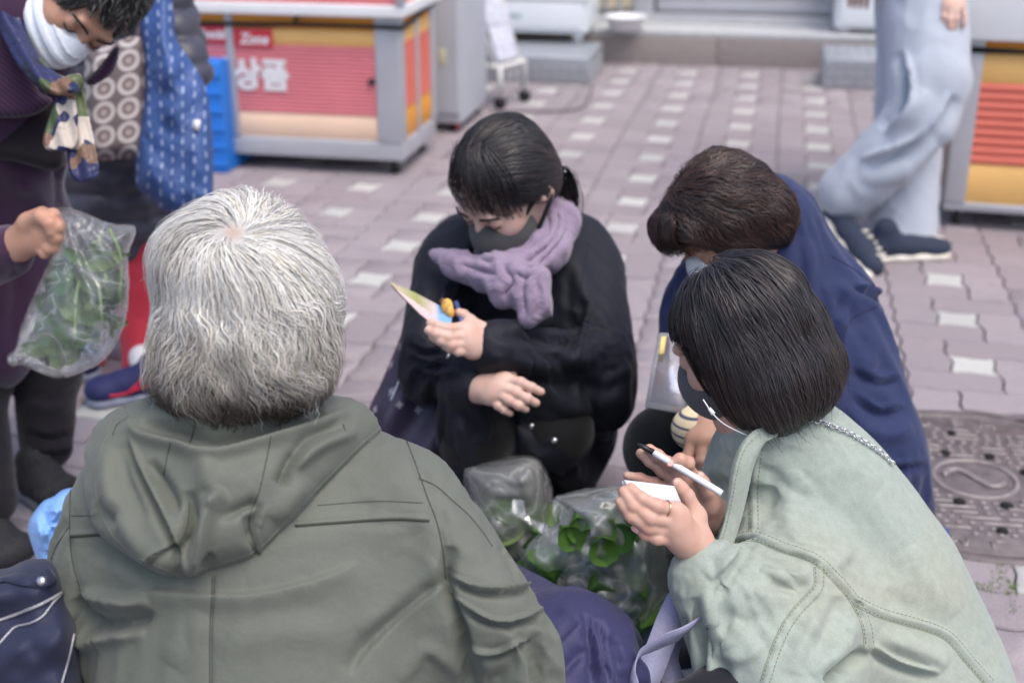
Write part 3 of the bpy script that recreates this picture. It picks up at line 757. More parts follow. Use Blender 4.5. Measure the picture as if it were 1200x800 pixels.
STEEL = NT('diamond_plate'); q = STEEL.n('ShaderNodeTexVoronoi'); 
STEEL.p.inputs['Base Color'].default_value = (.42, .445, .48, 1); STEEL.p.inputs['Metallic'].default_value = .55; STEEL.p.inputs['Roughness'].default_value = .4
STEEL.l(STEEL.bump(STEEL.noise(30, 3), .15, .004), STEEL.p.inputs['Normal']); STEEL.t.nodes.remove(q); STEEL = STEEL.m
def plate_step(label, corner, W, Dp, Hh):
    th = thing('checker_plate_step', label, 'step', (corner[0], corner[1], 0), 'checker plate steps'); w2 = loc2w((corner[0], corner[1], 0), ER, EC)
    V, Fc = box((0, 0, 0), (W, Dp, Hh), .006); mesh_obj('plate', w2(V), Fc, STEEL, th, False)
    st_ = []; nx = int(W/.052); nz = max(2, int(Hh/.05))
    for i in range(nx):
        for j in range(nz):
            a = .7 if (i+j) % 2 else -.7; c = np.array([.03+i*.052, -.001, .025+j*.05]); d = np.array([math.cos(a), 0, math.sin(a)])*.019
            st_.append(tube(np.array([c-d, c, c+d]), [.002, .0055, .002], 5))
        for j in range(int(Dp/.052)):
            a = .7 if (i+j) % 2 else -.7; c = np.array([.03+i*.052, .03+j*.052, Hh+.0005]); d = np.array([math.cos(a), math.sin(a), 0])*.019
            st_.append(tube(np.array([c-d, c, c+d]), [.002, .0045, .002], 4))
    for xs in (0, W):
        for i in range(int(Dp/.052)):
            for j in range(nz):
                a = .7 if (i+j) % 2 else -.7; c = np.array([xs, .03+i*.052, .025+j*.05]); d = np.array([0, math.cos(a), math.sin(a)])*.019
                st_.append(tube(np.array([c-d, c, c+d]), [.002, .0055, .002], 4))
    V, Fc = jt(*st_); o = mesh_obj('raised_lugs', w2(V), Fc, STEEL, th); o['kind'] = 'stuff'
    return th, w2
gs = G(690, 99); hS = hgt(gs, 68); Ws = 1.1
plate_step('wide checker plate step under the freezer with dark display', gs-ER*Ws, Ws, .52, hS)
g2 = G(963, 104); hS2 = hgt(g2, 68)
plate_step('short checker plate step beside the walker in pale jeans', g2, .62, .45, hS2)
FRZ = plain('freezer_white', (.80, .83, .86), .3, .03, 4)
def freezer(label, c, W, Dp, z0, Hh, disp):
    f = thing('chest_freezer', label, 'freezer', (c[0], c[1], z0), 'chest freezers'); w2 = loc2w((c[0], c[1], 0), ER, EC)
    A = lambda nm, lo, hi, m, bev=.01: mesh_obj(nm, w2(box(lo, hi, bev)[0]), box(lo, hi, bev)[1], m, f, False)
    zb = z0+.055
    A('cabinet', (0, 0, zb), (W, Dp, zb+Hh), FRZ, .02); A('front_panel', (.03, -.012, zb+.03), (W-.03, -.0005, zb+.17), FRZ, .004); A('trim', (-.004, -.016, zb+.185), (W+.004, Dp, zb+.20), WHITEP, .003)
    A('lid', (-.01, -.01, zb+Hh), (W+.01, Dp+.01, zb+Hh+.05), WHITEP, .015)
    if disp:
        A('display', (.40, -.016, zb+.075), (.47, -.0125, zb+.105), plain('dark_display', (.06, .01, .02), .3, .2), .001)
        A('nameplate', (.60, -.016, zb+.085), (.68, -.0125, zb+.105), plain('teal_nameplate', (.35, .5, .52), .4, .1), .001); A('vent_grille', (.16, -.016, zb+.15), (.36, -.0125, zb+.165), plain('vent_dark', (.12, .11, .12), .6, .1), .001)
    for x in (.06, W-.06):
        for y in (.06, Dp-.06):
            V, Fc = tube(np.array([[x, y-.014, z0+.03], [x, y+.014, z0+.03]]), .03, 14); mesh_obj('caster', w2(V), Fc, WHITEP, f)
    return f
gf = G(688, 41, hS+.055); freezer('white chest freezer with small dark display on the wide step', gf-ER*1.05+EC*.0, 1.05, .5, hS, .62, True)
gf2 = G(977, 34, hS2+.055); freezer('white chest freezer standing on the short checker plate step', gf2, .62, .46, hS2, .6, False)
# granite step and shop front
GRAN = plain('granite_step', (.30, .265, .25), .75, .2, 90, .3, 400); SILL = plain('stone_sill', (.46, .47, .48), .6, .12, 20, .2, 300)
gk = G(840, 78); hk = hgt(gk, 45); K = loc2w((gk[0], gk[1], 0), ER, EC)
stp = thing('granite_step', 'low brown granite step in front of the shop', 'step', (gk[0], gk[1], 0))
for i in range(-6, 7):
    V, Fc = box((i*.9, 0, -.02), (i*.9+.896, .32, hk), .004); mesh_obj('granite_block', K(V), tri(Fc), GRAN, stp, False)
V, Fc = box((-5.4, .002, hk), (6.2, .32, hk+.03), .004); mesh_obj('stone_tread', K(V), tri(Fc), SILL, stp, False)
sh = thing('shop_front', 'shop front with aluminium sill and glazed doors behind the freezers', 'shop front', (*(gk+EC*.34)[:2], 0))
def shp(nm, lo, hi, m, bev=.004): V, Fc = box(lo, hi, bev); return mesh_obj(nm, K(V), tri(Fc), m, sh, False)
shp('wall', (-5.4, .8, 0), (6.2, 1.0, 3.4), plain('shop_wall', (.36, .36, .37), .8, .1, 6)); shp('sill', (-5.4, .33, 0), (6.2, .8, hk+.05), SILL)
shp('door_track', (-.55, .36, hk+.051), (.75, .44, hk+.075), ALU)
GLASS = NT('door_glass'); GLASS.p.inputs['Base Color'].default_value = (.16, .18, .18, 1); GLASS.p.inputs['Roughness'].default_value = .08; GLASS.p.inputs['Metallic'].default_value = .0; GLASS.p.inputs['Specular IOR Level'].default_value = .9; GLASS = GLASS.m
TEAL = plain('teal_sign', S((40, 165, 170)), .4, .05); CREAM = plain('cream_panel', S((225, 210, 180)), .5, .08)
shp('roller_shutter', (-.40, .46, hk+.076), (.66, .52, 2.5), ALU); 
for i in range(16): shp('shutter_slat', (-.39, .45, hk+.085+i*.07), (.65, .4595, hk+.145+i*.07), ALU, .006)
shp('door_frame', (-.52, .40, hk+.076), (-.41, .5, 2.5), ALU); shp('door_frame', (.665, .40, hk+.076), (.76, .5, 2.5), ALU)
shp('window_panel', (-1.25, .46, hk+.09), (-.53, .50, .62), CREAM)
for i in range(9): shp('grille_bar', (-1.22+i*.085, .44, hk+.06), (-1.20+i*.085, .459, 1.2), ALU, .003)
shp('teal_panel', (-1.12, .45, hk+.17), (-.62, .4595, 1.1), TEAL); shp('teal_panel', (.80, .45, hk+.1), (1.05, .4595, .8), TEAL)
shp('glass_door', (.77, .46, hk+.08), (2.3, .5, 2.4), GLASS); shp('glass_door', (-3.2, .46, hk+.08), (-1.26, .5, 2.4), GLASS)
# white basin on the step
bw = G(733, 36, hk+.03); a = np.linspace(0, 2*math.pi, 40, endpoint=False); prof = [(.0, .004), (.075, .004), (.085, .01), (.115, .075), (.122, .08), (.118, .083), (.108, .077), (.08, .016), (0, .012)]
V = np.array([[bw[0]+r*math.cos(q)*(1+.02*math.sin(8*q)), bw[1]+r*math.sin(q), hk+.03+h] for r, h in prof for q in a]); n = 40
Fc = np.array([[i*n+j, i*n+(j+1) % n, (i+1)*n+(j+1) % n, (i+1)*n+j] for i in range(len(prof)-1) for j in range(n)])
bo = mesh_obj('basin', V, Fc, WHITEP); tag(bo, 'low white plastic basin on the granite step beside the freezer', 'basin')
# cable on the paving
cq = np.array([G(x, y, .006) for x, y in catmull([(575, 132), (600, 131), (640, 131), (680, 127), (692, 110), (694, 100)], 8)])
o = mesh_obj('power_cable', *tube(cq, .004, 6), RUB); tag(o, 'thin dark power cable lying on the paving before the checker plate step', 'cable')

# ================================================================ PEOPLE: tools
SKIN = skin('skin', S((200, 162, 145))); SKIN2 = skin('skin_tan', S((186, 145, 123))); SKIN3 = skin('skin_pale', S((208, 176, 162)))
HAIR = hairmat('hair', .36, .5); GHAIR = hairmat('grey_hair', .55, .3)
EYE = plain('eye', (.02, .015, .012), .15, .1)
def head_field(neck=None, earL=True, earR=True):
    """head in its own frame: x right, y towards the face, z up, metres"""
    f = Field(.018)
    f.ell((0, -.014, .03), (.074, .092, .084)); f.ell((0, .03, -.035), (.057, .058, .085), k=.03); f.ell((0, .062, -.098), (.026, .024, .02), k=.03)
    for s in (-1, 1): f.ell((s*.034, .058, -.024), (.026, .028, .024), k=.02)
    f.cap((-.032, .084, .024), (.032, .084, .024), .010, k=.015)
    for s in (-1, 1): f.ell((s*.032, .1, .004), (.017, .014, .0125), k=.012, sub=True)
    for s in (-1, 1): f.ell((s*.032, .0775, .003), .0135, k=.003)
    f.cap((0, .088, .012), (0, .108, -.034), .007, .0115, k=.012)
    for s in (-1, 1): f.ell((s*.011, .1, -.036), (.008, .01, .007), k=.006)
    f.cap((-.016, .088, -.062), (.016, .088, -.062), .006, k=.008); f.cap((-.013, .086, -.07), (.013, .086, -.07), .007, k=.008)
    for s, on in ((1, earR), (-1, earL)):
        if on:
            R = frame((s*.5, -1, .15), (0, .2, 1))
            f.ell((s*.077, -.012, -.012), (.006, .019, .031), R, k=.008); f.ell((s*.085, -.012, -.008), (.007, .010, .017), R, k=.006, sub=True); f.ell((s*.077, -.004, -.016), (.006, .007, .009), k=.005)
    if neck is not None:
        f.chain([(0, -.02, -.06)]+[np.asarray(q) for q in neck], [.055]*(1+len(neck)), k=.03)
    return f
def neckto(R, c, pts, s=1.): return [R.T@(np.asarray(q)-c)/s for q in pts]
def place(V, R, c, s=1.): return (np.asarray(V)*s)@R.T+np.asarray(c)
def hand_mesh(wrist, elbow, palm, fingers, vox=.0017, rw=.026, rp=.0125, rf=.0082, thumb=None):
    """wrist/elbow: points; palm: knuckle points; fingers: joint lists starting at the knuckle"""
    f = Field(.012)
    w_ = np.asarray(wrist); e = np.asarray(elbow); n = nrm(np.cross(palm[0]-w_, palm[-1]-w_))
    f.cap(w_, e, rw, rw, k=.02, flat=(n, .78))
    pts = [np.asarray(q) for q in palm]
    for q in pts: f.cap(w_+(q-w_)*.12, q, rp*1.25, rp*.92, k=.016, flat=(n, .95))
    for a, b in zip(pts[:-1], pts[1:]): f.cap(a*.85+w_*.15, b*.85+w_*.15, rp*.95, rp*.95, k=.012)
    for j, q in enumerate(fingers):
        q = [np.asarray(x) for x in q]; m = len(q); sc = [1., 1.03, .98, .86][min(j, 3)]
        rs = [rf*sc*(1.12-.28*i/(m-1)) for i in range(m)]
        for i in range(m-1):
            f.cap(q[i], q[i+1], rs[i], rs[i+1], k=.0035)
        for i in range(1, m-1): f.ell(q[i], rs[i]*1.06, k=.003)
    if thumb is not None:
        q = [np.asarray(x) for x in thumb]; f.cap(w_*.75+q[0]*.25, q[0], rp*1.2, rp*1.1, k=.014)
        rs = [rp*1.05, rf*1.15, rf*1.08, rf*.9][:len(q)]
        for i in range(len(q)-1): f.cap(q[i], q[i+1], rs[i], rs[i+1], k=.007 if i == 0 else .004)
    V, Fc = f.mesh(vox); return smooth(V, Fc, 2, .4), Fc
def nail(tip, prev, normal, r=.0055):
    d = nrm(np.asarray(tip)-np.asarray(prev)); n = nrm(np.asarray(normal)); x = np.cross(d, n)
    f = Field(.001); f.ell(np.asarray(tip)+n*r*1.05+d*.001, (r*.78, r*1.15, .0012), np.stack([x, d, nrm(np.cross(x, d))], 1)); return f.mesh(.0009)
NAIL = plain('nail', S((236, 190, 178)), .25, .04)

def strands(name, parent, R, c, env, roots, layer, length, dirf, colf, mat, steps=9, wd=.0011, curl=0., cfreq=60., stop=None, wig=.0, s=1., cell=.012, taper=.5, keep=True, flare=None):
    """locks combed over an envelope: every strand walks along dirf(p,t,id), held at its own depth in the hair"""
    N = len(roots); p = roots.copy(); eps = .002
    def grad(q):
        g = np.stack([env(q+np.eye(3)[i]*eps)-env(q-np.eye(3)[i]*eps) for i in range(3)], -1); return nrm(g)
    alive = np.ones(N, bool); path = [p.copy()]; nor = [grad(p)]; L = length/steps
    ph = vnoise(roots/cell, 5)*3.14
    for k in range(steps):
        t = (k+1)/steps; n = nor[-1]; d = dirf(p, t)
        d = d-n*(d*n).sum(1, keepdims=True)*.9; d = nrm(d)
        side = np.cross(n, d)
        cu = curl(p, t)[:, None] if callable(curl) else curl
        if curl: d = nrm(d+side*(cu*np.stack([vnoise(p*cfreq+k*.0, 11)], -1)) + side*cu*.42*np.sin(ph+k*.95)[:, None])
        if wig: d = nrm(d+side*(wig*RNG.normal(size=N))[:, None])
        q = p+d*L[:, None]
        if keep:
            e = env(q); g = grad(q); lay = layer if flare is None else layer+flare*t*t
            q = q-g*(e-lay)[:, None]*.8
        else: g = n
        if stop is not None: alive &= ~stop(q)
        q = np.where(alive[:, None], q, p); p = q; path.append(p.copy()); nor.append(g)
    path = np.stack(path, 1); nor = np.stack(nor, 1)                       # N, steps+1, 3
    T = nrm(np.gradient(path, axis=1)); side = nrm(np.cross(nor, T))
    tt = np.linspace(0, 1, steps+1)[None, :, None]
    wv = (wd*(RNG.uniform(.6, 1.3, N))[:, None, None])*(1-taper*tt**2)*np.minimum(1, tt*6+.4)
    a = path-side*wv; b = path+side*wv; m = path+nor*wv*.8
    V = np.stack([a, m, b], 2).reshape(-1, 3); ns = steps+1
    base = (np.arange(N)*ns*3)[:, None]+(np.arange(steps)*3)[None, :]; base = base.ravel()
    Fc = np.vstack([np.stack([base, base+1, base+4, base+3], 1), np.stack([base+1, base+2, base+5, base+4], 1)])
    dead = np.linalg.norm(path[:, 1:]-path[:, :-1], axis=2).ravel() < 1e-6
    Fc = Fc[~np.r_[dead, dead]]
    colr = colf(path, np.broadcast_to(tt[..., 0], (N, ns)), RNG.uniform(0, 1, N))
    colr = np.repeat(colr.reshape(-1, 3), 3, 0)
    V = place(V, R, c, s)
    return mesh_obj(name, V, Fc, mat, parent, True, {'Col': colr})
def surf_points(env, N, ctr=(0, 0, 0), rmax=.2, region=None, off=0.):
    out_ = []
    tot = 0
    while tot < N:
        d = nrm(RNG.normal(size=(N, 3))); lo = np.zeros(N); hi = np.full(N, rmax); ctr = np.asarray(ctr, float)
        for _ in range(22):
            m = (lo+hi)/2; e = env(ctr+d*m[:, None])-off; lo = np.where(e < 0, m, lo); hi = np.where(e < 0, hi, m)
        q = ctr+d*lo[:, None]
        if region is not None: q = q[region(q)]
        out_.append(q); tot += len(q)
    return np.vstack(out_)[:N]
def cap_mesh(name, parent, R, c, env_f, off, colf, mat, vox=.005, cut=None, s=1.):
    g = lambda grid, f: np.maximum(f-off, cut(grid)) if cut is not None else f-off
    V, Fc = env_f.mesh(vox, post=lambda grid, f: g(grid, f)); V = smooth(V, Fc, 2)
    return mesh_obj(name, place(V, R, c, s), Fc, mat, parent, True, {'Col': colf(V)})
def seam(nm, b, pts, r, mat, parent, lift=.0, step=2.5):
    o, n = on_surface(b, pts, lift, step)
    if len(o) < 3: return None
    return mesh_obj(nm, *tube(o, r, 5), mat, parent)
def stitches(nm, b, pts, mat, parent, gap=5.0, ln=3.0, r=.0006, lift=.0006):
    o, n = on_surface(b, pts, lift, 1.0); ms = []
    i = 0
    while i+int(ln) < len(o):
        ms.append(tube(o[[i, i+int(ln)]], r, 4)); i += int(gap)
    if ms:
        x = mesh_obj(nm, *jt(*ms), mat, parent); x['kind'] = 'stuff'; return x
def biggest(ok):
    lab = np.where(ok, np.arange(ok.size).reshape(ok.shape)+1, 0)
    for _ in range(4000):
        n = lab.copy()
        n[1:] = np.where(ok[1:], np.maximum(n[1:], lab[:-1]), 0); n[:-1] = np.where(ok[:-1], np.maximum(n[:-1], lab[1:]), 0)
        n[:, 1:] = np.where(ok[:, 1:], np.maximum(n[:, 1:], lab[:, :-1]), 0); n[:, :-1] = np.where(ok[:, :-1], np.maximum(n[:, :-1], lab[:, 1:]), 0)
        if (n == lab).all(): break
        lab = n
    u, c = np.unique(lab[lab > 0], return_counts=True); return lab == u[c.argmax()]
def relief(base, outline, T, R, step=3., folds=(), tfun=None, lift=.001, sm=True):
    """a layer of cloth lying on a garment: thickness T reached R px inside the outline"""
    o = catmull(list(outline)+[outline[0]], 6)[:-1] if sm else np.asarray(outline, float)
    x0, y0 = o.min(0); x1, y1 = o.max(0); xs = np.arange(x0, x1+step, step); ys = np.arange(y0, y1+step, step)
    X, Y = np.meshgrid(xs, ys, indexing='ij'); d = pdist(o, X, Y); ok = d > -step
    Pp = np.zeros(X.shape+(3,)); Nn = np.zeros(X.shape+(3,)); hit = np.zeros(X.shape, bool)
    for i, j in np.argwhere(ok):
        h, n = cast(base, X[i, j], Y[i, j])
        if h is not None:
            if n@(h-CAM) > 0: n = -n
            Pp[i, j] = h; Nn[i, j] = n; hit[i, j] = True
    ok &= hit
    jump = np.linalg.norm(np.diff(Pp, axis=1), axis=2) > .05; ok[:, :-1] &= ~(jump & ok[:, :-1] & ok[:, 1:]); ok = biggest(ok)
    # even out the base a little so the layer bridges hollows
    u = np.clip(d/R, 0, 1); th = T*np.sqrt(np.maximum(u*(2-u), 0))*(tfun(X, Y) if tfun else 1)
    ids = np.full(X.shape, -1); ids[ok] = np.arange(ok.sum()); n = ok.sum()
    front = Pp[ok]+Nn[ok]*(th[ok]+lift)[:, None]; back = Pp[ok]-Nn[ok]*.003
    q = np.stack([ids[:-1, :-1], ids[1:, :-1], ids[1:, 1:], ids[:-1, 1:]], -1).reshape(-1, 4); q = q[(q >= 0).all(1)]
    lab = np.arange(len(front))
    for _ in range(3000):
        m = lab[q].max(1); l2 = lab.copy(); [np.maximum.at(l2, q[:, c], m) for c in range(4)]
        if (l2 == lab).all(): break
        lab = l2
    u_, c_ = np.unique(lab[q[:, 0]], return_counts=True); q = q[lab[q[:, 0]] == u_[c_.argmax()]]
    used = np.unique(q); rm = np.full(len(front), -1); rm[used] = np.arange(len(used)); q = rm[q]; front = front[used]; back = back[used]; n = len(used)
    V = np.vstack([front, back]); Fc = np.vstack([q, q[:, ::-1]+n])
    e = np.vstack([q[:, [i, (i+1) % 4]] for i in range(4)]); key = np.sort(e, 1); _, inv, cnt = np.unique(key, axis=0, return_inverse=True, return_counts=True)
    bd = e[cnt[inv.ravel()] == 1]; Fc = np.vstack([Fc, np.stack([bd[:, 1], bd[:, 0], bd[:, 0]+n, bd[:, 1]+n], 1)])
    nn = normals(V[:n], q)
    if (nn@VIEW_FW).sum() > 0: Fc = Fc[:, ::-1]
    return V, Fc, n

def subdiv(V, Fc, mat=None, lv=1):
    me = bpy.data.meshes.new('t'); me.from_pydata(V.tolist(), [], Fc.tolist()); me.update()
    ob = bpy.data.objects.new('t', me); COL.objects.link(ob); m = ob.modifiers.new('s', 'SUBSURF'); m.levels = lv; m.render_levels = lv
    dg = bpy.context.evaluated_depsgraph_get(); dg.update(); e = ob.evaluated_get(dg); q = e.to_mesh()
    W = np.empty(len(q.vertices)*3, np.float32); q.vertices.foreach_get('co', W); W = W.reshape(-1, 3).astype(float)
    L = np.empty(len(q.loops), np.int32); q.loops.foreach_get('vertex_index', L); Fo = L.reshape(-1, 4).astype(np.int64)
    e.to_mesh_clear(); bpy.data.objects.remove(ob); bpy.data.meshes.remove(me); return W, Fo
def drape(field, vox=.010, inset=.012, off=.012, frames=16, grow=.07, bend=.6, stiff=18., floor=None, pin=None, pre=2, seed=0, lv=1, GRAV=.6, clipz=None, extra=None):
    """let the cloth of a garment settle over the body under it: slightly too large a cut gives real folds"""
    V, Fc = field.mesh(vox, post=lambda g, f: f-off); V = smooth(V, Fc, pre); N = normals(V, Fc); V = V+N*(.0025*vnoise(V*30, seed))[:, None]
    Vb, Fb = field.mesh(.014, post=lambda g, f: f+inset); Vb = smooth(Vb, Fb, 1)
    me = bpy.data.meshes.new('c'); me.from_pydata(V.tolist(), [], Fc.tolist()); me.update(); ob = bpy.data.objects.new('c', me); COL.objects.link(ob)
    mb = bpy.data.meshes.new('b'); mb.from_pydata(Vb.tolist(), [], tri(Fb).tolist()); mb.update(); bo = bpy.data.objects.new('b', mb); COL.objects.link(bo)
    bo.modifiers.new('col', 'COLLISION'); bo.collision.thickness_outer = .003; bo.collision.cloth_friction = 8
    cm = ob.modifiers.new('cloth', 'CLOTH'); s = cm.settings; s.quality = 4; s.mass = .25; s.air_damping = 2; s.effector_weights.gravity = GRAV
    s.tension_stiffness = stiff; s.compression_stiffness = stiff; s.shear_stiffness = stiff*.35; s.bending_stiffness = bend; s.tension_damping = 8; s.compression_damping = 8; s.bending_damping = .6
    s.shrink_min = -grow; s.shrink_max = -grow
    if pin is not None and not callable(pin):
        pts_ = pin; pin = lambda X: np.max([sstep(r_, r_*.55, np.linalg.norm(X-c_, axis=1)) for c_, r_ in pts_], 0)
    if pin is not None:
        vg = ob.vertex_groups.new(name='pin'); w_ = pin(V)
        for i in np.where(w_ > .01)[0]: vg.add([int(i)], float(w_[i]), 'REPLACE')
        s.vertex_group_mass = 'pin'; s.pin_stiffness = 1.
    c = cm.collision_settings; c.use_collision = True; c.distance_min = .006; c.collision_quality = 3; c.use_self_collision = False
    SC.frame_start = 1; SC.frame_end = frames+1; cm.point_cache.frame_start = 1; cm.point_cache.frame_end = frames+1
    for fr in range(1, frames+2): SC.frame_set(fr)
    dg = bpy.context.evaluated_depsgraph_get(); e = ob.evaluated_get(dg); q = e.to_mesh(); W = np.empty(len(q.vertices)*3, np.float32); q.vertices.foreach_get('co', W); W = W.reshape(-1, 3).astype(float); e.to_mesh_clear()
    bpy.data.objects.remove(ob); bpy.data.objects.remove(bo); SC.frame_set(1)
    if not np.isfinite(W).all() or np.abs(W-V).max() > .5: W = V
    return subdiv(W, Fc, None, lv) if lv else (W, Fc)

# ================================================================ the white-haired woman on the low stool, seen from behind
def wbody(*ms): return jt(*ms)
OLIVE = cloth('olive_nylon', S((97, 101, 92)), .66, .06, 1500, .15, .16, 26, .12, 5, spec=.3)
OLIVE_IN = cloth('olive_lining', S((112, 122, 114)), .7, .05, 1500, .12, .1, 9, .1)
STITCH = plain('dark_thread', S((64, 68, 60)), .8, .1); EDGE = plain('dark_piping', S((52, 58, 48)), .8, .1)
pa = thing('person', 'white-haired person in olive hooded jacket crouching with back turned', 'person', (*P(320, 640, 1.5)[:2], 0), 'people gathered round the bags')
fb = Field(.06)
fb.ell(P(300, 590, 1.475), (.170, .105, .10)); fb.ell(P(312, 690, 1.455), (.205, .130, .14)); fb.ell(P(312, 830, 1.45), (.195, .145, .15)); fb.ell(P(318, 930, 1.46), (.20, .155, .14))
fb.cap(P(292, 470, 1.5), P(296, 560, 1.49), .088, .10, k=.05)
fb.cap(P(190, 560, 1.47), P(420, 560, 1.47), .062, .062, k=.05)
RS, RE, RW = P(468, 588, 1.445), P(572, 715, 1.40), P(590, 795, 1.52)
LS, LE, LW = P(142, 595, 1.46), P(112, 700, 1.46), P(190, 760, 1.72)
fb.cap(RS, RE, .072, .054, k=.025); fb.cap(RE, RW, .052, .043, k=.02)
fb.cap(LS, LE, .066, .054, k=.03); fb.cap(LE, LW, .054, .045, k=.03)
V, Fc = drape(fb, .0098, .012, .012, 12, .12, .3, 14., seed=3, lv=2, pin=[(P(292, 470, 1.5), .11), (RW, .07), (LW, .07)])
folds = [
 ([(128, 706), (170, 694), (240, 697), (300, 696), (370, 680), (420, 660)], 13, .006, 's'),
 ([(90, 700), (100, 722), (128, 734), (165, 727), (175, 712)], 11, -.010), ([(92, 690), (120, 700), (150, 706), (180, 705)], 9, .010), ([(82, 735), (100, 752), (130, 745), (170, 740)], 11, .009),
 ([(95, 690), (85, 745), (82, 800)], 9, -.006), ([(120, 650), (100, 690)], 16, .005), ([(180, 690), (130, 660)], 18, .005),
 ([(523, 680), (500, 695), (470, 720), (430, 760), (410, 790)], 10, -.008, 's'), ([(515, 660), (480, 700), (420, 740)], 18, .004),
 ([(528, 640), (522, 690), (538, 740), (552, 800)], 9, -.016), ([(526, 675), (560, 690), (600, 690), (640, 680)], 8, -.008, 'c'), ([(530, 700), (570, 725), (600, 728), (640, 712)], 8, -.008, 'c'),
 ([(545, 760), (580, 765), (620, 748)], 8, -.007, 'c'), ([(585, 640), (600, 652), (612, 690)], 7, -.005),
 ([(540, 790), (500, 760), (470, 800)], 12, .005),
 ([(480, 520), (510, 560), (520, 620)], 12, -.003), ([(300, 640), (420, 622), (480, 640)], 22, .003), ([(250, 760), (330, 740), (420, 745)], 25, .003), ([(200, 780), (240, 720)], 22, .003),
]
V = sculpt(V, Fc, [(f[0], f[1]*.8, f[2]*1.35)+tuple(f[3:]) for f in folds])
ASEAMS = ([(250, 676), (249, 700), (247, 740), (247, 800)], [(466, 494), (478, 520), (490, 552), (500, 580), (512, 612), (519, 645), (522, 678)], [(491, 560), (512, 570), (530, 586), (550, 604), (567, 625), (577, 640)], [(106, 524), (90, 546), (83, 575), (82, 625), (86, 662), (95, 692)])
V = sculpt(V, Fc, [(q_, 3.0, -.0018, 'ro') for q_ in ASEAMS]+[([(346, 613), (400, 609), (460, 605), (503, 607)], 4.0, .0022, 'lo'), ([(83, 625), (100, 624), (120, 623)], 4.0, .0022, 'lo')])
jack = mesh_obj('jacket', V, Fc, OLIVE, pa); jb = bvh_of(V, Fc)
# hood lying on the back
hood_o = [(152, 488), (122, 505), (108, 545), (108, 585), (122, 622), (152, 652), (185, 668), (218, 676), (252, 666), (300, 650), (340, 612), (385, 565), (425, 525), (458, 494), (440, 486), (400, 474), (330, 466), (270, 464), (205, 468)]
hf = lambda X, Y: 1.0+.25*np.sin((X-110)/80.)
Vh, Fh, nh = relief(jb, hood_o, .040, 46, 2.4, tfun=hf); 
Vs = smooth(Vh, Fh, 3); Vh[:nh] = Vs[:nh]
hfold = [([(150, 492), (168, 508), (205, 518), (245, 531), (300, 518), (355, 498), (408, 480)], 7, .013, 's'), ([(165, 498), (210, 505), (250, 514), (320, 498), (380, 482)], 12, -.018),
 ([(150, 515), (165, 550), (190, 600), (208, 640), (216, 672)], 9, -.009, 'c'), ([(172, 540), (196, 575), (206, 602)], 9, -.012), ([(222, 575), (224, 620), (214, 655)], 9, -.016), ([(262, 575), (246, 600), (232, 640), (219, 672)], 9, .016),
 ([(256, 606), (290, 592), (302, 590)], 8, -.010), ([(262, 580), (250, 600)], 8, .006), ([(345, 528), (332, 560), (329, 568)], 8, -.013), ([(420, 504), (370, 525), (335, 556)], 8, .010), ([(400, 500), (360, 512), (340, 540)], 7, -.007),
 ([(310, 590), (300, 625), (303, 650)], 6, -.008, 'c'), ([(290, 600), (297, 640)], 9, -.007), ([(125, 520), (130, 580), (165, 640), (205, 670)], 12, .007), ([(140, 520), (146, 560), (170, 610)], 10, -.006),
 ([(168, 660), (190, 645), (212, 636)], 6, -.005, 'c'), ([(205, 520), (270, 560), (330, 540)], 24, .006), ([(250, 650), (236, 664)], 6, -.006), ([(245, 540), (240, 575)], 14, .005), ([(112, 590), (130, 610), (140, 590)], 9, -.006), ([(360, 560), (320, 610)], 14, .006)]
Vh2 = sculpt(Vh, Fh, [(f[0], f[1]*.85, f[2]*1.25)+tuple(f[3:]) for f in hfold]); Vh[:nh] = Vh2[:nh]; Vs = smooth(Vh, Fh, 1, .3); Vh[:nh] = Vs[:nh]
hood = mesh_obj('hood', Vh, Fh, OLIVE, jack); hb = bvh_of(Vh, Fh)
for pts in ([(200, 518), (196, 535), (192, 556)], [(318, 508), (312, 540), (303, 578), (294, 600), (292, 612), (300, 640), (304, 651)], [(165, 662), (178, 650), (200, 640), (212, 632), (220, 612), (222, 588)], [(230, 482), (227, 505), (222, 520)], [(329, 482), (328, 505)], [(402, 497), (405, 505)], [(150, 488), (138, 497), (132, 510)]):
    seam('seam', hb, pts, .0006, STITCH, hood, .0002)
seam('hood_edge', hb, [(150, 489), (128, 505), (113, 545), (113, 583), (127, 620), (154, 648), (186, 664), (217, 672), (250, 662), (298, 646), (336, 610), (382, 562), (422, 522), (452, 497)], .0012, OLIVE, hood, -.0004)
for pts, r, m in (([(249, 676), (248, 700), (246, 740), (246, 800)], .0006, STITCH), ([(252, 676), (251, 700), (249, 740), (249, 800)], .0005, STITCH), ([(346, 616), (400, 612), (460, 608), (503, 610)], .0017, EDGE), ([(372, 592), (440, 587), (495, 589)], .0005, STITCH),
    ([(83, 628), (100, 627), (120, 626)], .0017, EDGE), ([(84, 604), (110, 604)], .0005, STITCH), ([(466, 494), (478, 520), (490, 552), (500, 580), (512, 612), (519, 645), (522, 678)], .0007, STITCH), ([(491, 560), (512, 570), (530, 586), (550, 604), (567, 625), (577, 640)], .0007, STITCH),
    ([(106, 524), (90, 546), (83, 575), (82, 625), (86, 662), (95, 692)], .0007, STITCH), ([(82, 615), (66, 640), (60, 655)], .0006, STITCH)):
    seam('seam', jb, pts, r, m, jack, .0002)
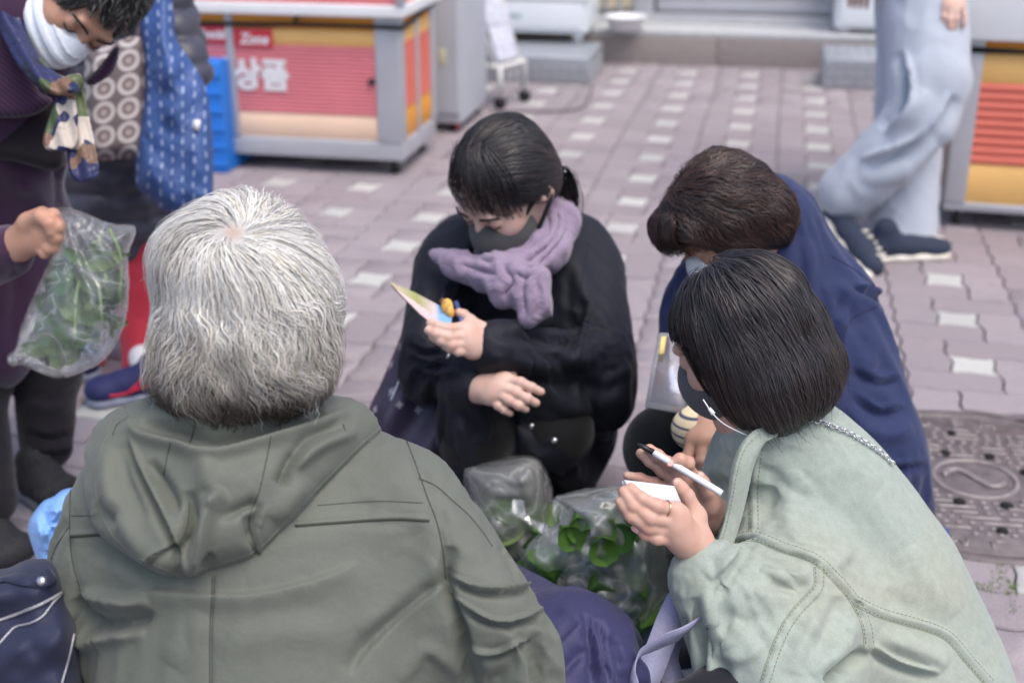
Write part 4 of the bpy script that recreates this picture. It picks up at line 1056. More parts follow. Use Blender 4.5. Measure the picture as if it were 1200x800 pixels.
# trousers: the knee that shows beside the sleeve, both legs down to the shoes
NAVYP = cloth('blue_violet_nylon', S((50, 50, 88)), .6, .08, 1500, .15, .25, 30, .1, spec=.35)
ft = Field(.05); hipR, kneeR, footR = P(480, 960, 1.50), P(665, 772, 1.62), G(560, 790)*np.array([1, 1, 0])+np.array([.02, .12, .09])
hipL, kneeL, footL = P(220, 960, 1.50), P(120, 800, 1.78), np.array([-.5, 1.9, .09])
ft.chain([hipR, kneeR, footR], [.10, .080, .055]); ft.chain([hipL, kneeL, footL], [.10, .075, .055]); ft.ell(P(345, 1010, 1.46), (.19, .15, .12))
V, Fc = drape(ft, .014, .012, .010, 9, .13, .3, 14., seed=8, lv=2)
V = sculpt(V, Fc, [([(684, 718), (693, 760), (694, 805)], 4.5, -.012), ([(700, 726), (710, 760), (714, 805)], 4.5, -.012), ([(692, 728), (702, 765), (704, 805)], 5, .008), ([(640, 775), (662, 750), (684, 728)], 7, .006, 's'), ([(650, 800), (670, 775), (688, 760)], 6, -.007), ([(716, 742), (726, 770), (730, 805)], 5, -.008), ([(655, 712), (675, 722), (690, 740)], 7, .005)])
tr = mesh_obj('trousers', V, Fc, NAVYP, pa); tb = bvh_of(V, Fc)
# shoes
BLKS = plain('black_shoe', (.02, .02, .022), .6, .2, 50, .3, 300)
def shoe(nm, toe, heel, wd, hh_, parent, mat, sole=None, ankle=None, solemat=None):
    toe = np.asarray(toe, float); heel = np.asarray(heel, float); d = toe-heel; L = np.linalg.norm(d[:2]); d = nrm(d*[1, 1, 0]); x = np.array([d[1], -d[0], 0]); B = np.stack([x, d, [0, 0, 1]], 1)
    f = Field(.025); h0 = heel*[1, 1, 0]
    dz = heel[2]
    def q(u, v, z): return h0+d*(u*L)+x*v+np.array([0, 0, z+dz*(1-u)])
    f.ell(q(.80, 0, .035), (wd*.50, L*.20, .030), B); f.ell(q(.5, 0, .04), (wd*.42, L*.25, .038), B); f.ell(q(.18, 0, .045), (wd*.40, L*.16, .045), B); f.cap(q(.30, 0, .06), q(.22, 0, hh_), wd*.36, wd*.36)
    if ankle is not None: f.cap(q(.22, 0, hh_), ankle, wd*.34, wd*.34)
    V, Fc = f.mesh(.004); V[:, 2] = np.maximum(V[:, 2], .006); V = smooth(V, Fc, 2)
    up = mesh_obj(nm, V, Fc, mat, parent)
    f = Field(.02); 
    for u, w3 in ((.82, .50), (.62, .47), (.4, .42), (.15, .41)): f.ell(q(u, 0, .012), (wd*w3, L*.17, .02), B)
    V, Fc = f.mesh(.004); zz = V[:, 2]-dz*(1-np.clip(((V-h0)@d)/L, 0, 1)); V[:, 2] += np.clip(zz, .0, .026)-zz; V = smooth(V, Fc, 1, .3)
    mesh_obj('sole', V, Fc, solemat or plain('pale_sole', (.6, .6, .6), .6, .1), up); return up
shoe('shoe', (footR[0]+.05, footR[1]+.17, 0), (footR[0], footR[1]-.06, 0), .095, .09, pa, BLKS); shoe('shoe', (-.5, 2.08, 0), (-.5, 1.83, 0), .095, .09, pa, BLKS)
# body under the clothes
hc = P(291, 358, 1.415); hR_ = frame((.02, 1, -.22), (0, .22, 1))
hf_ = head_field(neckto(hR_, hc, [P(293, 500, 1.53), P(295, 560, 1.53)], .93)); Vb, Fb = hf_.mesh(.004); Vb = place(smooth(Vb, Fb, 1), hR_, hc, .93)
ft2 = Field(.05); ft2.ell(P(305, 620, 1.50), (.13, .07, .1)); ft2.ell(P(320, 800, 1.48), (.14, .09, .16)); ft2.cap(P(295, 520, 1.50), P(300, 600, 1.5), .05); ft2.ell(P(335, 960, 1.49), (.15, .11, .12))
ft2.chain([P(420, 590, 1.49), RE+(RW-RE)*.1, RW], [.03, .018, .02]); ft2.chain([P(180, 590, 1.5), LE+(LW-LE)*.1, LW], [.03, .018, .02])
ft2.chain([hipR, kneeR, footR], [.06, .05, .035]); ft2.chain([hipL, kneeL, footL], [.06, .05, .035]); m2 = ft2.mesh(.01)
def rest_hand(w_, d, up):
    d = nrm(d); s_ = nrm(np.cross(d, up)); k = [w_+d*.085+s_*x for x in (-.03, -.01, .01, .028)]
    return hand_mesh(w_, w_-d*.08, k, [[q, q+d*.035-np.asarray(up)*.004, q+d*.06-np.asarray(up)*.012, q+d*.078-np.asarray(up)*.022] for q in k], .0026, thumb=[w_+d*.03-s_*.03, w_+d*.06-s_*.05, w_+d*.085-s_*.052])
h1 = rest_hand(RW, (.3, .6, -.5), (0, .5, .8)); h2 = rest_hand(LW, (.4, .7, -.3), (0, .3, .9))
mesh_obj('body', *jt((Vb, Fb), m2, h1, h2), SKIN2, pa)
# hair
ef = Field(.03)
ef.ell((.002, -.014, .024), (.103, .110, .097)); ef.ell((.004, -.045, -.045), (.104, .072, .066), k=.04); ef.ell((.0, -.05, -.085), (.080, .048, .038), k=.04)
ef.ell((-.02, .0, .062), (.08, .09, .058), k=.04)
env = lambda q: ef.at(q)+.009*vnoise(q*13, 4)+.006*vnoise(q*34, 8)*sstep(.06, -.02, q[..., 2])
pole = nrm(np.array([.07, -.70, .70]))
faceok = lambda q: ~((q[..., 1] > .055) & (q[..., 2] < .055))
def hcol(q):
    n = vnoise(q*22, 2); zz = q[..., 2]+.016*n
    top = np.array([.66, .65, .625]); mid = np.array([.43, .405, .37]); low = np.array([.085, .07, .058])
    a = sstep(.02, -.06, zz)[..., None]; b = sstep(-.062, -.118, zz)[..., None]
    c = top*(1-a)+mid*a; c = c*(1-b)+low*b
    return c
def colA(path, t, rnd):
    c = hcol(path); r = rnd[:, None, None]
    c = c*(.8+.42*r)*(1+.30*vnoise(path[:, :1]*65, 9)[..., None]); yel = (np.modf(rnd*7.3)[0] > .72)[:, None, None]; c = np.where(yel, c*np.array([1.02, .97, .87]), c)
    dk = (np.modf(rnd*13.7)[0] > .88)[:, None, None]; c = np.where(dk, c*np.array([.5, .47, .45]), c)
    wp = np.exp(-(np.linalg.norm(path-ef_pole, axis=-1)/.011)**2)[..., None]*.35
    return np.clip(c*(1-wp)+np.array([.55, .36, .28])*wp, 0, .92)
dd = np.linspace(0, .2, 400); q = pole*dd[:, None]+np.array([0, -.016, .018]); ef_pole = q[np.argmin(np.abs(ef.at(q)))]
def dirA(p, t):
    n = nrm(p-np.array([0, -.016, 0])); d = p-ef_pole; d = nrm(d-n*(d*n).sum(1, keepdims=True)); sw = np.cross(n, d)
    return nrm(d+sw*.22+np.array([0, 0, -1])*.5*t)
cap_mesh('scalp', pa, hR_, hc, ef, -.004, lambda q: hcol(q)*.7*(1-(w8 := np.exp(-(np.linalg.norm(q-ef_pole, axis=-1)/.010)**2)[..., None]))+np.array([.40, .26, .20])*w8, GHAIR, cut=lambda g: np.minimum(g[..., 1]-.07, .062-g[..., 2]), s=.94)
roots = surf_points(env, 15000, (0, -.016, 0), .2, faceok, -.02)
rp_ = surf_points(env, 1100, (0, -.016, 0), .2, lambda q: np.linalg.norm(q-ef_pole, axis=-1) < .034, -.012); roots = np.vstack([roots, rp_])
layer = RNG.uniform(-.016, .003, len(roots)); ln = RNG.uniform(.08, .17, len(roots))
roA = RNG.uniform(-.022, .014, len(roots))
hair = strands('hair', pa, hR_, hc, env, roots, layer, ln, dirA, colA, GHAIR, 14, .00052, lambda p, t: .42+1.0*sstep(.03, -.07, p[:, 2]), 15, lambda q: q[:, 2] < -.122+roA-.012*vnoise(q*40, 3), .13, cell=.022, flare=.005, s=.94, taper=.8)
roots = surf_points(env, 3200, (0, -.016, 0), .2, lambda q: faceok(q) & (q[..., 2] < .02), -.006)                    # curled ends at the sides and nape
strands('curled_ends', hair, hR_, hc, env, roots, RNG.uniform(-.002, .008, 3200), RNG.uniform(.035, .06, 3200), dirA, colA, GHAIR, 9, .00055, 1.25, 26, lambda q: q[:, 2] < -.145, .08, cell=.03, s=.94)
roots = surf_points(env, 520, (0, -.016, 0), .2, faceok, -.002)
strands('flyaway_hair', hair, hR_, hc, env, roots, np.zeros(520), RNG.uniform(.02, .06, 520), lambda p, t: nrm(dirA(p, t)+nrm(p)*1.1*t+nrm(RNG.normal(size=p.shape))*.3), lambda a, b, c: np.full(a.shape, .7)*(.6+.4*c[:, None, None]), GHAIR, 8, .00022, 1.4, 40, None, .3, keep=False, s=.94)
# stool
st_ = P(335, 980, 1.47); sx, sy = st_[0], st_[1]
sto = thing('low_stool', 'low plastic stool under the white-haired person in olive', 'stool', (sx, sy, 0)); PL = plain('stool_blue', (.05, .12, .3), .45, .05)
V, Fc = box((sx-.15, sy-.12, .15), (sx+.15, sy+.12, .175), .01); mesh_obj('seat', V, Fc, PL, sto, False)
for ax in (-1, 1):
    for ay in (-1, 1): mesh_obj('leg', *tube([[sx+ax*.12, sy+ay*.09, .15], [sx+ax*.14, sy+ay*.11, 0]], [.018, .014], 8), PL, sto)

# ================================================================ the woman in the sage jacket with notebook and pen
SAGE = cloth('sage_cotton', S((150, 160, 151)), .85, .07, 1100, .3, .10, 14, .2, 6, stain=S((156, 156, 138)), wash=.22)
SAGE_D = plain('sage_thread', S((128, 136, 112)), .9, .1)
pb = thing('person', 'bob-haired person in pale sage jacket writing in a notebook', 'person', (*P(1000, 700, 1.8)[:2], 0), 'people gathered round the bags')
fb = Field(.05)
fb.chain([P(908, 506, 1.735), P(950, 582, 1.775), P(1005, 690, 1.80), P(1052, 810, 1.80), P(1070, 930, 1.80)], [.080, .112, .140, .150, .155], k=.05)
S1, E1, W1 = P(928, 655, 1.675), P(915, 815, 1.575), P(830, 678, 1.60)
fb.cap(S1, E1, .082, .072, k=.022); fb.cap(E1, W1, .064, .040, k=.02)
S2, E2, W2 = P(872, 575, 1.80), P(850, 660, 1.85), P(842, 612, 1.74)
fb.cap(S2, E2, .062, .055, k=.04); fb.cap(E2, W2, .05, .036, k=.03)
V, Fc = drape(fb, .0098, .012, .012, 12, .12, .3, 14., seed=21, lv=2, pin=[(P(912, 512, 1.735), .09), (W1, .075), (W2, .06)])
yoke = [(856, 631), (884, 627), (918, 640), (955, 653), (979, 675), (1002, 702), (1016, 732), (1019, 757)]
back2 = [(1002, 702), (1030, 716), (1056, 724), (1090, 734), (1114, 746), (1137, 773), (1161, 800)]
slv = [(960, 664), (959, 689), (938, 712), (921, 736), (908, 766), (897, 800)]
vert = [(889, 525), (884, 564), (884, 621)]
folds = [(yoke, 4, .004, 'ro'), (back2, 4, .004, 'ro'), (slv, 4, .003, 'ro'), (vert, 4, .003, 'ro'),
 ([(1016, 763), (990, 782), (968, 800)], 9, -.022), ([(1022, 758), (1050, 775), (1100, 790)], 10, -.009, 'c'), ([(1030, 745), (1070, 760), (1110, 780)], 13, .010), ([(1000, 720), (985, 755), (950, 790)], 14, .010),
 ([(905, 680), (925, 690), (950, 688)], 8, -.006), ([(890, 668), (920, 676), (950, 672)], 9, .008), ([(870, 690), (905, 700), (935, 700)], 12, .006), ([(850, 720), (880, 728), (905, 720)], 11, -.005), ([(840, 760), (870, 770), (895, 755)], 12, .006),
 ([(866, 560), (858, 600), (845, 640)], 7, .010), ([(876, 545), (868, 590), (856, 625)], 6, -.010), ([(868, 640), (852, 660), (832, 680)], 9, .009, 's'), ([(880, 640), (860, 672), (838, 700)], 9, -.007), ([(835, 650), (842, 680), (850, 700)], 8, -.006),
 ([(812, 700), (818, 740), (840, 780)], 9, -.008), ([(826, 690), (836, 730), (855, 760)], 10, .008), ([(1010, 560), (1040, 610), (1060, 660)], 20, .004), ([(960, 560), (1000, 620), (1050, 690)], 26, -.004), ([(1065, 640), (1085, 680), (1120, 720)], 18, .005), ([(990, 540), (1030, 570)], 14, .004),
 ([(930, 550), (925, 600), (935, 640)], 14, .004), ([(905, 560), (900, 610)], 10, -.004), ([(1000, 640), (975, 668)], 12, .005), ([(1040, 690), (1075, 720)], 12, -.004), ([(960, 720), (940, 750), (930, 790)], 14, .007), ([(985, 700), (970, 735), (960, 770)], 11, -.005)]
V = sculpt(V, Fc, [(f[0], f[1]*(1 if f[1] < 5 else .8), f[2]*1.2)+tuple(f[3:]) for f in folds])
pz = []
jb_ = mesh_obj('jacket', V, Fc, SAGE, pb); gbv = bvh_of(V, Fc)
def offs(pts, d):
    c = catmull(pts, 6); T = np.gradient(c, axis=0); T /= np.linalg.norm(T, axis=1, keepdims=True); return (c+np.stack([-T[:, 1], T[:, 0]], 1)*d)[::3]
for pts in (yoke, back2, slv, vert):
    for d in (-4.5, 4.5): stitches('stitching', gbv, offs(pts, d), SAGE_D, jb_, 5, 3, .00055, .0003)
    seam('seam', gbv, offs(pts, 6.5), .0006, SAGE_D, jb_, .0)
# open collar and front edge
Vc, Fcc, _ = inflate([(905, 498), (885, 503), (868, 520), (858, 545), (853, 575), (848, 610), (838, 640), (834, 652), (846, 655), (858, 642), (868, 612), (876, 580), (884, 545), (896, 520), (912, 510)], lambda X, Y: 1.640+.0*X, .0070, 6, 1.8, .0020, zfun=lambda X, Y: -.008*np.sin((Y-500)/26.)+.0003*(X-865))
col_ = mesh_obj('collar', Vc, Fcc, SAGE, jb_); cbv = bvh_of(Vc, Fcc)
stitches('stitching', cbv, [(890, 508), (873, 526), (864, 552), (858, 585), (850, 620), (842, 645)], SAGE_D, col_, 5, 3, .0005, .0003)
# cuff
f = Field(.01); dcu = nrm(W1-E1); f.cap(W1-dcu*.02, W1+dcu*.012, .041, .040); V, Fc = f.mesh(.003); V = smooth(V, Fc, 1); mesh_obj('cuff', V, Fc, SAGE, jb_)
# trousers, shoes
DARKT = cloth('black_trousers', S((30, 30, 38)), .8, .1, 900, .2, .2, 10)
ft = Field(.05); ft.chain([P(1070, 900, 1.8), P(880, 850, 1.60), np.array([.36, 1.72, .10])], [.11, .075, .05]); ft.chain([P(1090, 880, 1.9), P(900, 800, 1.95), np.array([.42, 1.98, .10])], [.11, .075, .05])
ft.chain([P(840, 815, 1.56), P(795, 830, 1.55)], [.03, .03])
V, Fc = ft.mesh(.007); mesh_obj('trousers', smooth(V, Fc, 2), Fc, DARKT, pb)
shoe('shoe', (.22, 1.72, 0), (.44, 1.72, 0), .09, .09, pb, BLKS); shoe('shoe', (.28, 1.98, 0), (.50, 1.98, 0), .09, .09, pb, BLKS)
# head
hcB = P(872, 400, 1.70); RB = frame((-.80, .43, -.42), (-.10, -.06, 1)); sB = .93
hfB = head_field(neckto(RB, hcB, [P(893, 490, 1.73), P(915, 540, 1.76)], sB)); Vb, Fb = hfB.mesh(.0028); Vb = place(smooth(Vb, Fb, 1, .4), RB, hcB, sB)
ft2 = Field(.05); ft2.chain([P(915, 530, 1.75), P(955, 600, 1.79), P(1005, 700, 1.82), P(1050, 820, 1.82), P(1068, 920, 1.82)], [.05, .08, .10, .11, .11])
ft2.chain([P(930, 640, 1.72), E1, W1], [.045, .04, .026]); ft2.chain([S2, E2, W2], [.04, .034, .025]); ft2.chain([P(1070, 900, 1.8), P(880, 850, 1.60), np.array([.36, 1.72, .10])], [.07, .05, .03]); ft2.chain([P(1090, 880, 1.9), P(900, 800, 1.95), np.array([.42, 1.98, .10])], [.07, .05, .03])
near = hand_mesh(P(818, 645, 1.60), W1+(E1-W1)*.25, [P(792, 598, 1.555), P(788, 611, 1.555), P(788, 623, 1.560), P(795, 633, 1.568)],
  [[P(792, 598, 1.555), P(770, 593, 1.540), P(752, 584, 1.538), P(739, 572, 1.545)], [P(788, 611, 1.555), P(762, 607, 1.540), P(743, 593, 1.538), P(731, 576, 1.545)],
   [P(788, 623, 1.56), P(760, 618, 1.545), P(740, 605, 1.540), P(727, 588, 1.545)], [P(795, 633, 1.568), P(770, 631, 1.552), P(756, 626, 1.55), P(746, 617, 1.552)]],
  thumb=[P(815, 605, 1.60), P(805, 581, 1.592), P(798, 572, 1.588), P(794, 566, 1.585)], rw=.024)
far = hand_mesh(P(838, 608, 1.70), W2+(E2-W2)*.3, [P(806, 556, 1.675), P(800, 560, 1.68), P(795, 567, 1.685), P(792, 576, 1.69)],
  [[P(808, 556, 1.675), P(806, 542, 1.66), P(797, 538, 1.652), P(787, 543, 1.652)], [P(800, 558, 1.68), P(783, 543, 1.672), P(771, 534, 1.668), P(761, 526, 1.668)],
   [P(795, 566, 1.685), P(776, 551, 1.68), P(762, 540, 1.678), P(751, 531, 1.678)], [P(792, 576, 1.69), P(768, 566, 1.69), P(750, 560, 1.69), P(735, 557, 1.69)]],
  thumb=[P(834, 592, 1.675), P(829, 576, 1.66), P(824, 566, 1.655), P(820, 558, 1.652)], rw=.024)
body_b = mesh_obj('body', *jt((Vb, Fb), ft2.mesh(.01), near, far), SKIN, pb)
for tp, pv, nn in ((P(794, 566, 1.585), P(798, 572, 1.588), (-.1, -.9, .3)), (P(820, 558, 1.652), P(824, 566, 1.655), (.2, -.9, .3)), (P(746, 617, 1.552), P(756, 626, 1.55), (-.3, -.8, -.3)), (P(787, 543, 1.652), P(797, 538, 1.652), (0, -.8, .6))):
    mesh_obj('nail', *nail(tp, pv, nn), NAIL, body_b)
# ring
rc = P(770, 593.5, 1.540)*.55+P(792, 598, 1.555)*.45; ax = nrm(P(770, 593, 1.54)-P(792, 598, 1.555)); u = nrm(np.cross(ax, [0, 0, 1])); v = np.cross(ax, u); a = np.linspace(0, 2*math.pi, 25)
GOLD = plain('gold', (.75, .5, .3), .25, .05, 20, 0, 100, 1.)
rg = mesh_obj('ring', *tube(rc+.0098*(np.cos(a)[:, None]*u+np.sin(a)[:, None]*v), .0011, 6, False), GOLD); tag(rg, 'thin gold ring on the hand holding the white notebook', 'ring')
# mask
GREYM = cloth('dark_grey_mask', S((84, 84, 88)), .8, .06, 1200, .2, .05, 20)
def mask(nm, parent, R, c, s, mat, pleat=False, drop=0.):
    f = Field(.012); f.ell((0, .040, -.052), (.064, .074, .062)); f.ell((0, .082, -.046), (.024, .036, .044), k=.03)
    def cut(g, fv):
        x, y, z = g[..., 0], g[..., 1], g[..., 2]
        topz = .002+drop-.55*np.abs(x)+.0*y
        return np.maximum(np.maximum(np.maximum(fv, z-topz), .022-y), -.113-z+np.abs(x)*.2)
    V, Fc = f.mesh(.0026, post=cut); V = smooth(V, Fc, 1, .3)
    if pleat: V = V+normals(V, Fc)*(.0018*np.sign(np.sin(V[:, 2]*260)))[:, None]*(np.abs(V[:, 2]+.055) < .034)[:, None]; V = smooth(V, Fc, 1, .3)
    mo = mesh_obj(nm, place(V, R, c, s), Fc, mat, parent)
    return mo
def loops(mo, R, c, s, mat, r=.0022, sides=(-1, 1)):
    for sd in sides:
        for z0, z1 in ((-.022, .010), (-.078, -.034)):
            q = catmull(np.array([[sd*.060, .034, z0], [sd*.071, .014, (z0*.5+z1*.5)], [sd*.081, -.010, z1], [sd*.081, -.026, (z1-.012)/2]]), 5)
            mesh_obj('ear_loop', *tube(place(q, R, c, s), r*s, 6), mat, mo)
mkB = mask('face_mask', pb, RB, hcB, sB, GREYM); loops(mkB, RB, hcB, sB, WHITEP, .0016)
# hair: chin-length bob
def bob_col(dark):
    def f_(path, t, rnd):
        c = np.array(dark)*(.55+1.1*rnd[:, None, None]); c = np.where((np.modf(rnd*9.1)[0] > .86)[:, None, None], c*np.array([2.0, 1.55, 1.3]), c)
        return np.broadcast_to(c, path.shape)*(.9+.3*t[..., None])
    return f_
eB = Field(.03); eB.ell((0, -.012, .022), (.094, .109, .111)); eB.ell((0, -.026, -.05), (.098, .086, .08), k=.05); eB.ell((.0, -.034, -.08), (.094, .074, .05), k=.05)
envB = lambda q: eB.at(q)+.004*vnoise(q*26, 14)
gB = RB.T@np.array([0, 0, -1.]); poleB = np.array([.01, .01, .132])
def dirB(p, t):
    n = nrm(p-np.array([0, -.02, 0])); d = p-poleB; d = nrm(d-n*(d*n).sum(1, keepdims=True)); return nrm(d*(1-.55*t)+gB*(.35+.9*t)+np.array([0, -.25, 0]))
cap_mesh('scalp', pb, RB, hcB, eB, -.009, lambda q: np.full(q.shape, .012), HAIR, s=sB, cut=lambda g: np.maximum(np.minimum(g[..., 1]-.058, .05-g[..., 2]), -.115-g[..., 2]))
rg_ = lambda q: ~((q[..., 1] > .064) & (q[..., 2] < .055)) & ~((q[..., 1] > .022) & (q[..., 2] < .0)) & (q[..., 2] > -.10)
roots = surf_points(envB, 9500, (0, -.02, 0), .2, rg_, -.012)
roB = RNG.uniform(-.030, .022, 9500)
strands('hair', pb, RB, hcB, envB, roots, RNG.uniform(-.010, .001, 9500), RNG.uniform(.08, .17, 9500), dirB, bob_col((.022, .018, .019)), HAIR, 12, .0007, .24, 20, lambda q: (q[:, 2] < -.102+roB*sstep(.02, -.04, q[:, 1])*1.2-.014*vnoise(q*35, 3)) | ((q[:, 1] > .045) & (q[:, 2] < .04)), .06, s=sB, taper=.85)
roots = surf_points(envB, 60, (0, -.02, 0), .2, lambda q: (q[..., 2] > .06), 0.)
strands('grey_strands', pb, RB, hcB, envB, roots, np.full(60, .0005), RNG.uniform(.03, .08, 60), dirB, lambda a, b, c: np.full(a.shape, .12), HAIR, 11, .00032, .2, 40, None, .04, s=sB)
roots = surf_points(envB, 300, (0, -.02, 0), .2, lambda q: (q[..., 2] < -.02) & (q[..., 1] < .02), -.002)
strands('flyaway_hair', pb, RB, hcB, envB, roots, np.zeros(300), RNG.uniform(.03, .07, 300), lambda p, t: nrm(dirB(p, t)+nrm(p)*.35*t+RNG.normal(0, .12, p.shape)), bob_col((.022, .016, .015)), HAIR, 8, .0003, .5, 30, None, .1, s=sB, keep=False)
# side locks over the cheek
lr = np.stack([RNG.uniform(-.075, -.066, 130), RNG.uniform(.044, .068, 130), RNG.uniform(.03, .06, 130)], 1)
strands('side_lock', pb, RB, hcB, envB, lr, RNG.uniform(-.012, -.002, 130), RNG.uniform(.09, .125, 130), lambda p, t: nrm(gB+np.array([0, -.35*t, 0])), bob_col((.02, .016, .016)), HAIR, 10, .0007, .2, 30, None, .05, s=sB)
# earbud wire
SILV = plain('silver', (.75, .75, .76), .22, .05, 20, 0, 100, 1.)
o = mesh_obj('mask_cord', *tube(catmull(np.array([P(824, 468, 1.605), P(834, 483, 1.60), P(845, 494, 1.605), P(858, 502, 1.62), P(880, 512, 1.66)]), 6), .0008, 6), WHITEP, mkB)
mesh_obj('cord_bead', *tube([P(831, 478, 1.588), P(836, 485, 1.588)], [.0022, .0032], 8), WHITEP, mkB)
# chain strap of a bag over the shoulder
cp = [(892, 517), (904, 506), (925, 496), (946, 493), (975, 500), (1002, 514), (1030, 532), (1047, 548)]
q, n = on_surface(gbv, cp, .004, 1.6)
ch = thing('chain_strap', 'silver chain bag strap across the shoulder of the sage jacket', 'strap', q[len(q)//2])
qq = q[::3]; nn_ = n[::3]; ms = []
for i in range(len(qq)-1):
    d = nrm(qq[i+1]-qq[i]); m_ = (qq[i]+qq[i+1])/2; side = np.cross(d, nn_[i]); side = nn_[i] if i % 2 else side; L2 = np.linalg.norm(qq[i+1]-qq[i])*.85
    a = np.linspace(0, 2*math.pi, 11)[:-1]; loop = m_+np.cos(a)[:, None]*d*L2*.75+np.sin(a)[:, None]*nrm(side)*.0032
    V, Fc = tube(np.vstack([loop, loop[:1]]), .0011, 5, False)
    mesh_obj('chain_link', V, Fc, SILV, ch)
# notebook, pen
nb = thing('notebook', 'small white notebook held in the left hand of the sage-jacketed person', 'notebook', P(765, 580, 1.56))
def quad_slab(pts, th, bev=0):
    pts = np.array(pts); n = nrm(np.cross(pts[1]-pts[0], pts[3]-pts[0])); V = np.vstack([pts-n*th/2, pts+n*th/2])
    return V, np.array([[3, 2, 1, 0], [4, 5, 6, 7], [0, 1, 5, 4], [1, 2, 6, 5], [2, 3, 7, 6], [3, 0, 4, 7]])
NBW = plain('notebook_paper', (.80, .80, .83), .6, .03); NBC = plain('notebook_cover', (.76, .77, .80), .35, .03)
na, nb_, nc_, nd = P(731, 563, 1.560), P(787, 570, 1.575), P(797, 593, 1.572), P(744, 588, 1.556)
nn = nrm(np.cross(nb_-na, nd-na)); mesh_obj('pages', *quad_slab([na, nb_, nc_, nd], .007), NBW, nb, False)
for s in (-1, 1): mesh_obj('cover', *quad_slab([x+nn*.0047*s for x in (na+(na-nb_)*.02, nb_+(nb_-na)*.02, nc_+(nb_-na)*.02, nd+(na-nb_)*.02)], .0014), NBC, nb, False)
pe = thing('pen', 'white ballpoint pen with black tip between the fingers of the sage-jacketed person', 'pen', P(800, 550, 1.65))
A, B_ = P(766, 530, 1.658), P(846, 578, 1.63); d = nrm(A-B_)
mesh_obj('barrel', *tube([B_, B_+d*.005, A-d*.01, A], [.0042, .0046, .0046, .0042], 12), plain('pen_white', (.8, .8, .83), .25, .02), pe)
mesh_obj('tip', *tube([A, P(752, 522.5, 1.662), P(747, 519.5, 1.664)], [.0042, .0034, .0008], 10), plain('pen_black', (.02, .02, .02), .3, .1), pe)

# ================================================================ the woman in the dark coat with the mauve scarf
COAT = cloth('navy_black_coat', S((21, 23, 34)), .66, .08, 1300, .15, .10, 10, .05, spec=.3)
pc = thing('person', 'person in navy-black coat and mauve scarf crouching with a leaflet', 'person', (*G(640, 560)[:2], 0), 'people gathered round the bags')
fb = Field(.05)
fb.cap(P(548, 292, 2.45), P(672, 292, 2.48), .078, .080); fb.ell(P(612, 380, 2.50), (.178, .13, .18)); fb.ell(P(610, 450, 2.50), (.175, .14, .09)); fb.cap(P(610, 262, 2.42), P(610, 300, 2.45), .065)
CS, CE, CW = P(524, 305, 2.42), P(503, 402, 2.31), P(549, 448, 2.22)
DS, DE, DW = P(690, 312, 2.46), P(706, 420, 2.34), P(580, 407, 2.18)
fb.cap(CS, CE, .064, .058, k=.02); fb.cap(CE, CW, .052, .040, k=.015); fb.cap(DS, DE, .072, .064, k=.02); fb.cap(DE, DW, .058, .038, k=.015)
fb.chain([P(645, 500, 2.55), P(648, 478, 2.32)], [.09, .070], k=.02); fb.chain([P(590, 500, 2.55), P(552, 486, 2.28)], [.09, .064], k=.02)
V, Fc = drape(fb, .0115, .014, .010, 11, .11, .3, 14., seed=31, pin=[(P(610, 262, 2.42), .10), (DW, .07), (CW, .07)])
V = sculpt(V, Fc, [([(520, 330), (512, 370), (515, 410)], 9, -.010, 'c'), ([(690, 350), (680, 390), (670, 420)], 10, -.012, 'c'), ([(575, 388), (620, 396), (660, 400), (700, 390)], 8, -.012), ([(600, 420), (640, 428), (690, 425)], 9, .010), ([(640, 415), (660, 430), (690, 440)], 8, -.008), ([(650, 405), (670, 418), (700, 420)], 8, .008),
  ([(480, 400), (500, 410), (525, 405)], 6, -.010, 'c'), ([(482, 415), (505, 425), (530, 420)], 6, -.010, 'c'), ([(485, 430), (510, 440), (540, 435)], 6, -.008, 'c'), ([(560, 470), (600, 495), (650, 500), (690, 490)], 10, -.010), ([(530, 480), (555, 500), (560, 515)], 8, -.010), ([(600, 440), (640, 450), (700, 450)], 9, -.012), ([(700, 450), (720, 440), (740, 430)], 9, .008), ([(640, 470), (680, 480), (730, 460)], 12, .010),
  ([(670, 300), (665, 350), (672, 400)], 6, -.006), ([(545, 340), (540, 380)], 8, -.006), ([(600, 380), (640, 372)], 12, .006)])
ct = mesh_obj('coat', V, Fc, COAT, pc); ctb = bvh_of(V, Fc)
DTH = plain('black_thread', (.01, .01, .012), .8); BTN = plain('metal_snap', (.6, .6, .62), .3, .05, 20, 0, 100, .9)
seam('seam', ctb, [(690, 285), (682, 330), (676, 370), (672, 410)], .0012, DTH, ct); seam('seam', ctb, [(545, 320), (548, 345), (552, 370)], .0012, DTH, ct)
for x, y in ((623, 499), (650, 516)):
    h, n = cast(ctb, x, y)
    if h is not None: mesh_obj('snap', *tube([h, h+n*.004 if n@(h-CAM) < 0 else h-n*.004], .0055, 12), BTN, ct)
BLKT = cloth('black_leggings', (.008, .008, .009), .8, .1, 900, .2, .15, 14)
ft = Field(.04); fR, fL = G(672, 548)+[0, 0, .09], G(560, 570)+[0, .06, .09]
ft.chain([P(650, 505, 2.55), P(650, 500, 2.33), fR], [.09, .062, .045]); ft.chain([P(590, 505, 2.55), P(556, 512, 2.30), fL], [.09, .060, .045]); ft.ell(P(620, 525, 2.62), (.15, .1, .08))
V, Fc = ft.mesh(.007); mesh_obj('leggings', smooth(V, Fc, 2), Fc, BLKT, pc)
SNK = plain('white_sneaker', (.62, .61, .58), .6, .06, 30); su = shoe('sneaker', G(655, 578), G(684, 530), .088, .085, pc, SNK, solemat=plain('cream_sole', (.72, .70, .62), .6, .06)); shoe('sneaker', G(545, 590), G(570, 545), .088, .085, pc, SNK, solemat=plain('cream_sole', (.72, .70, .62), .6, .06))
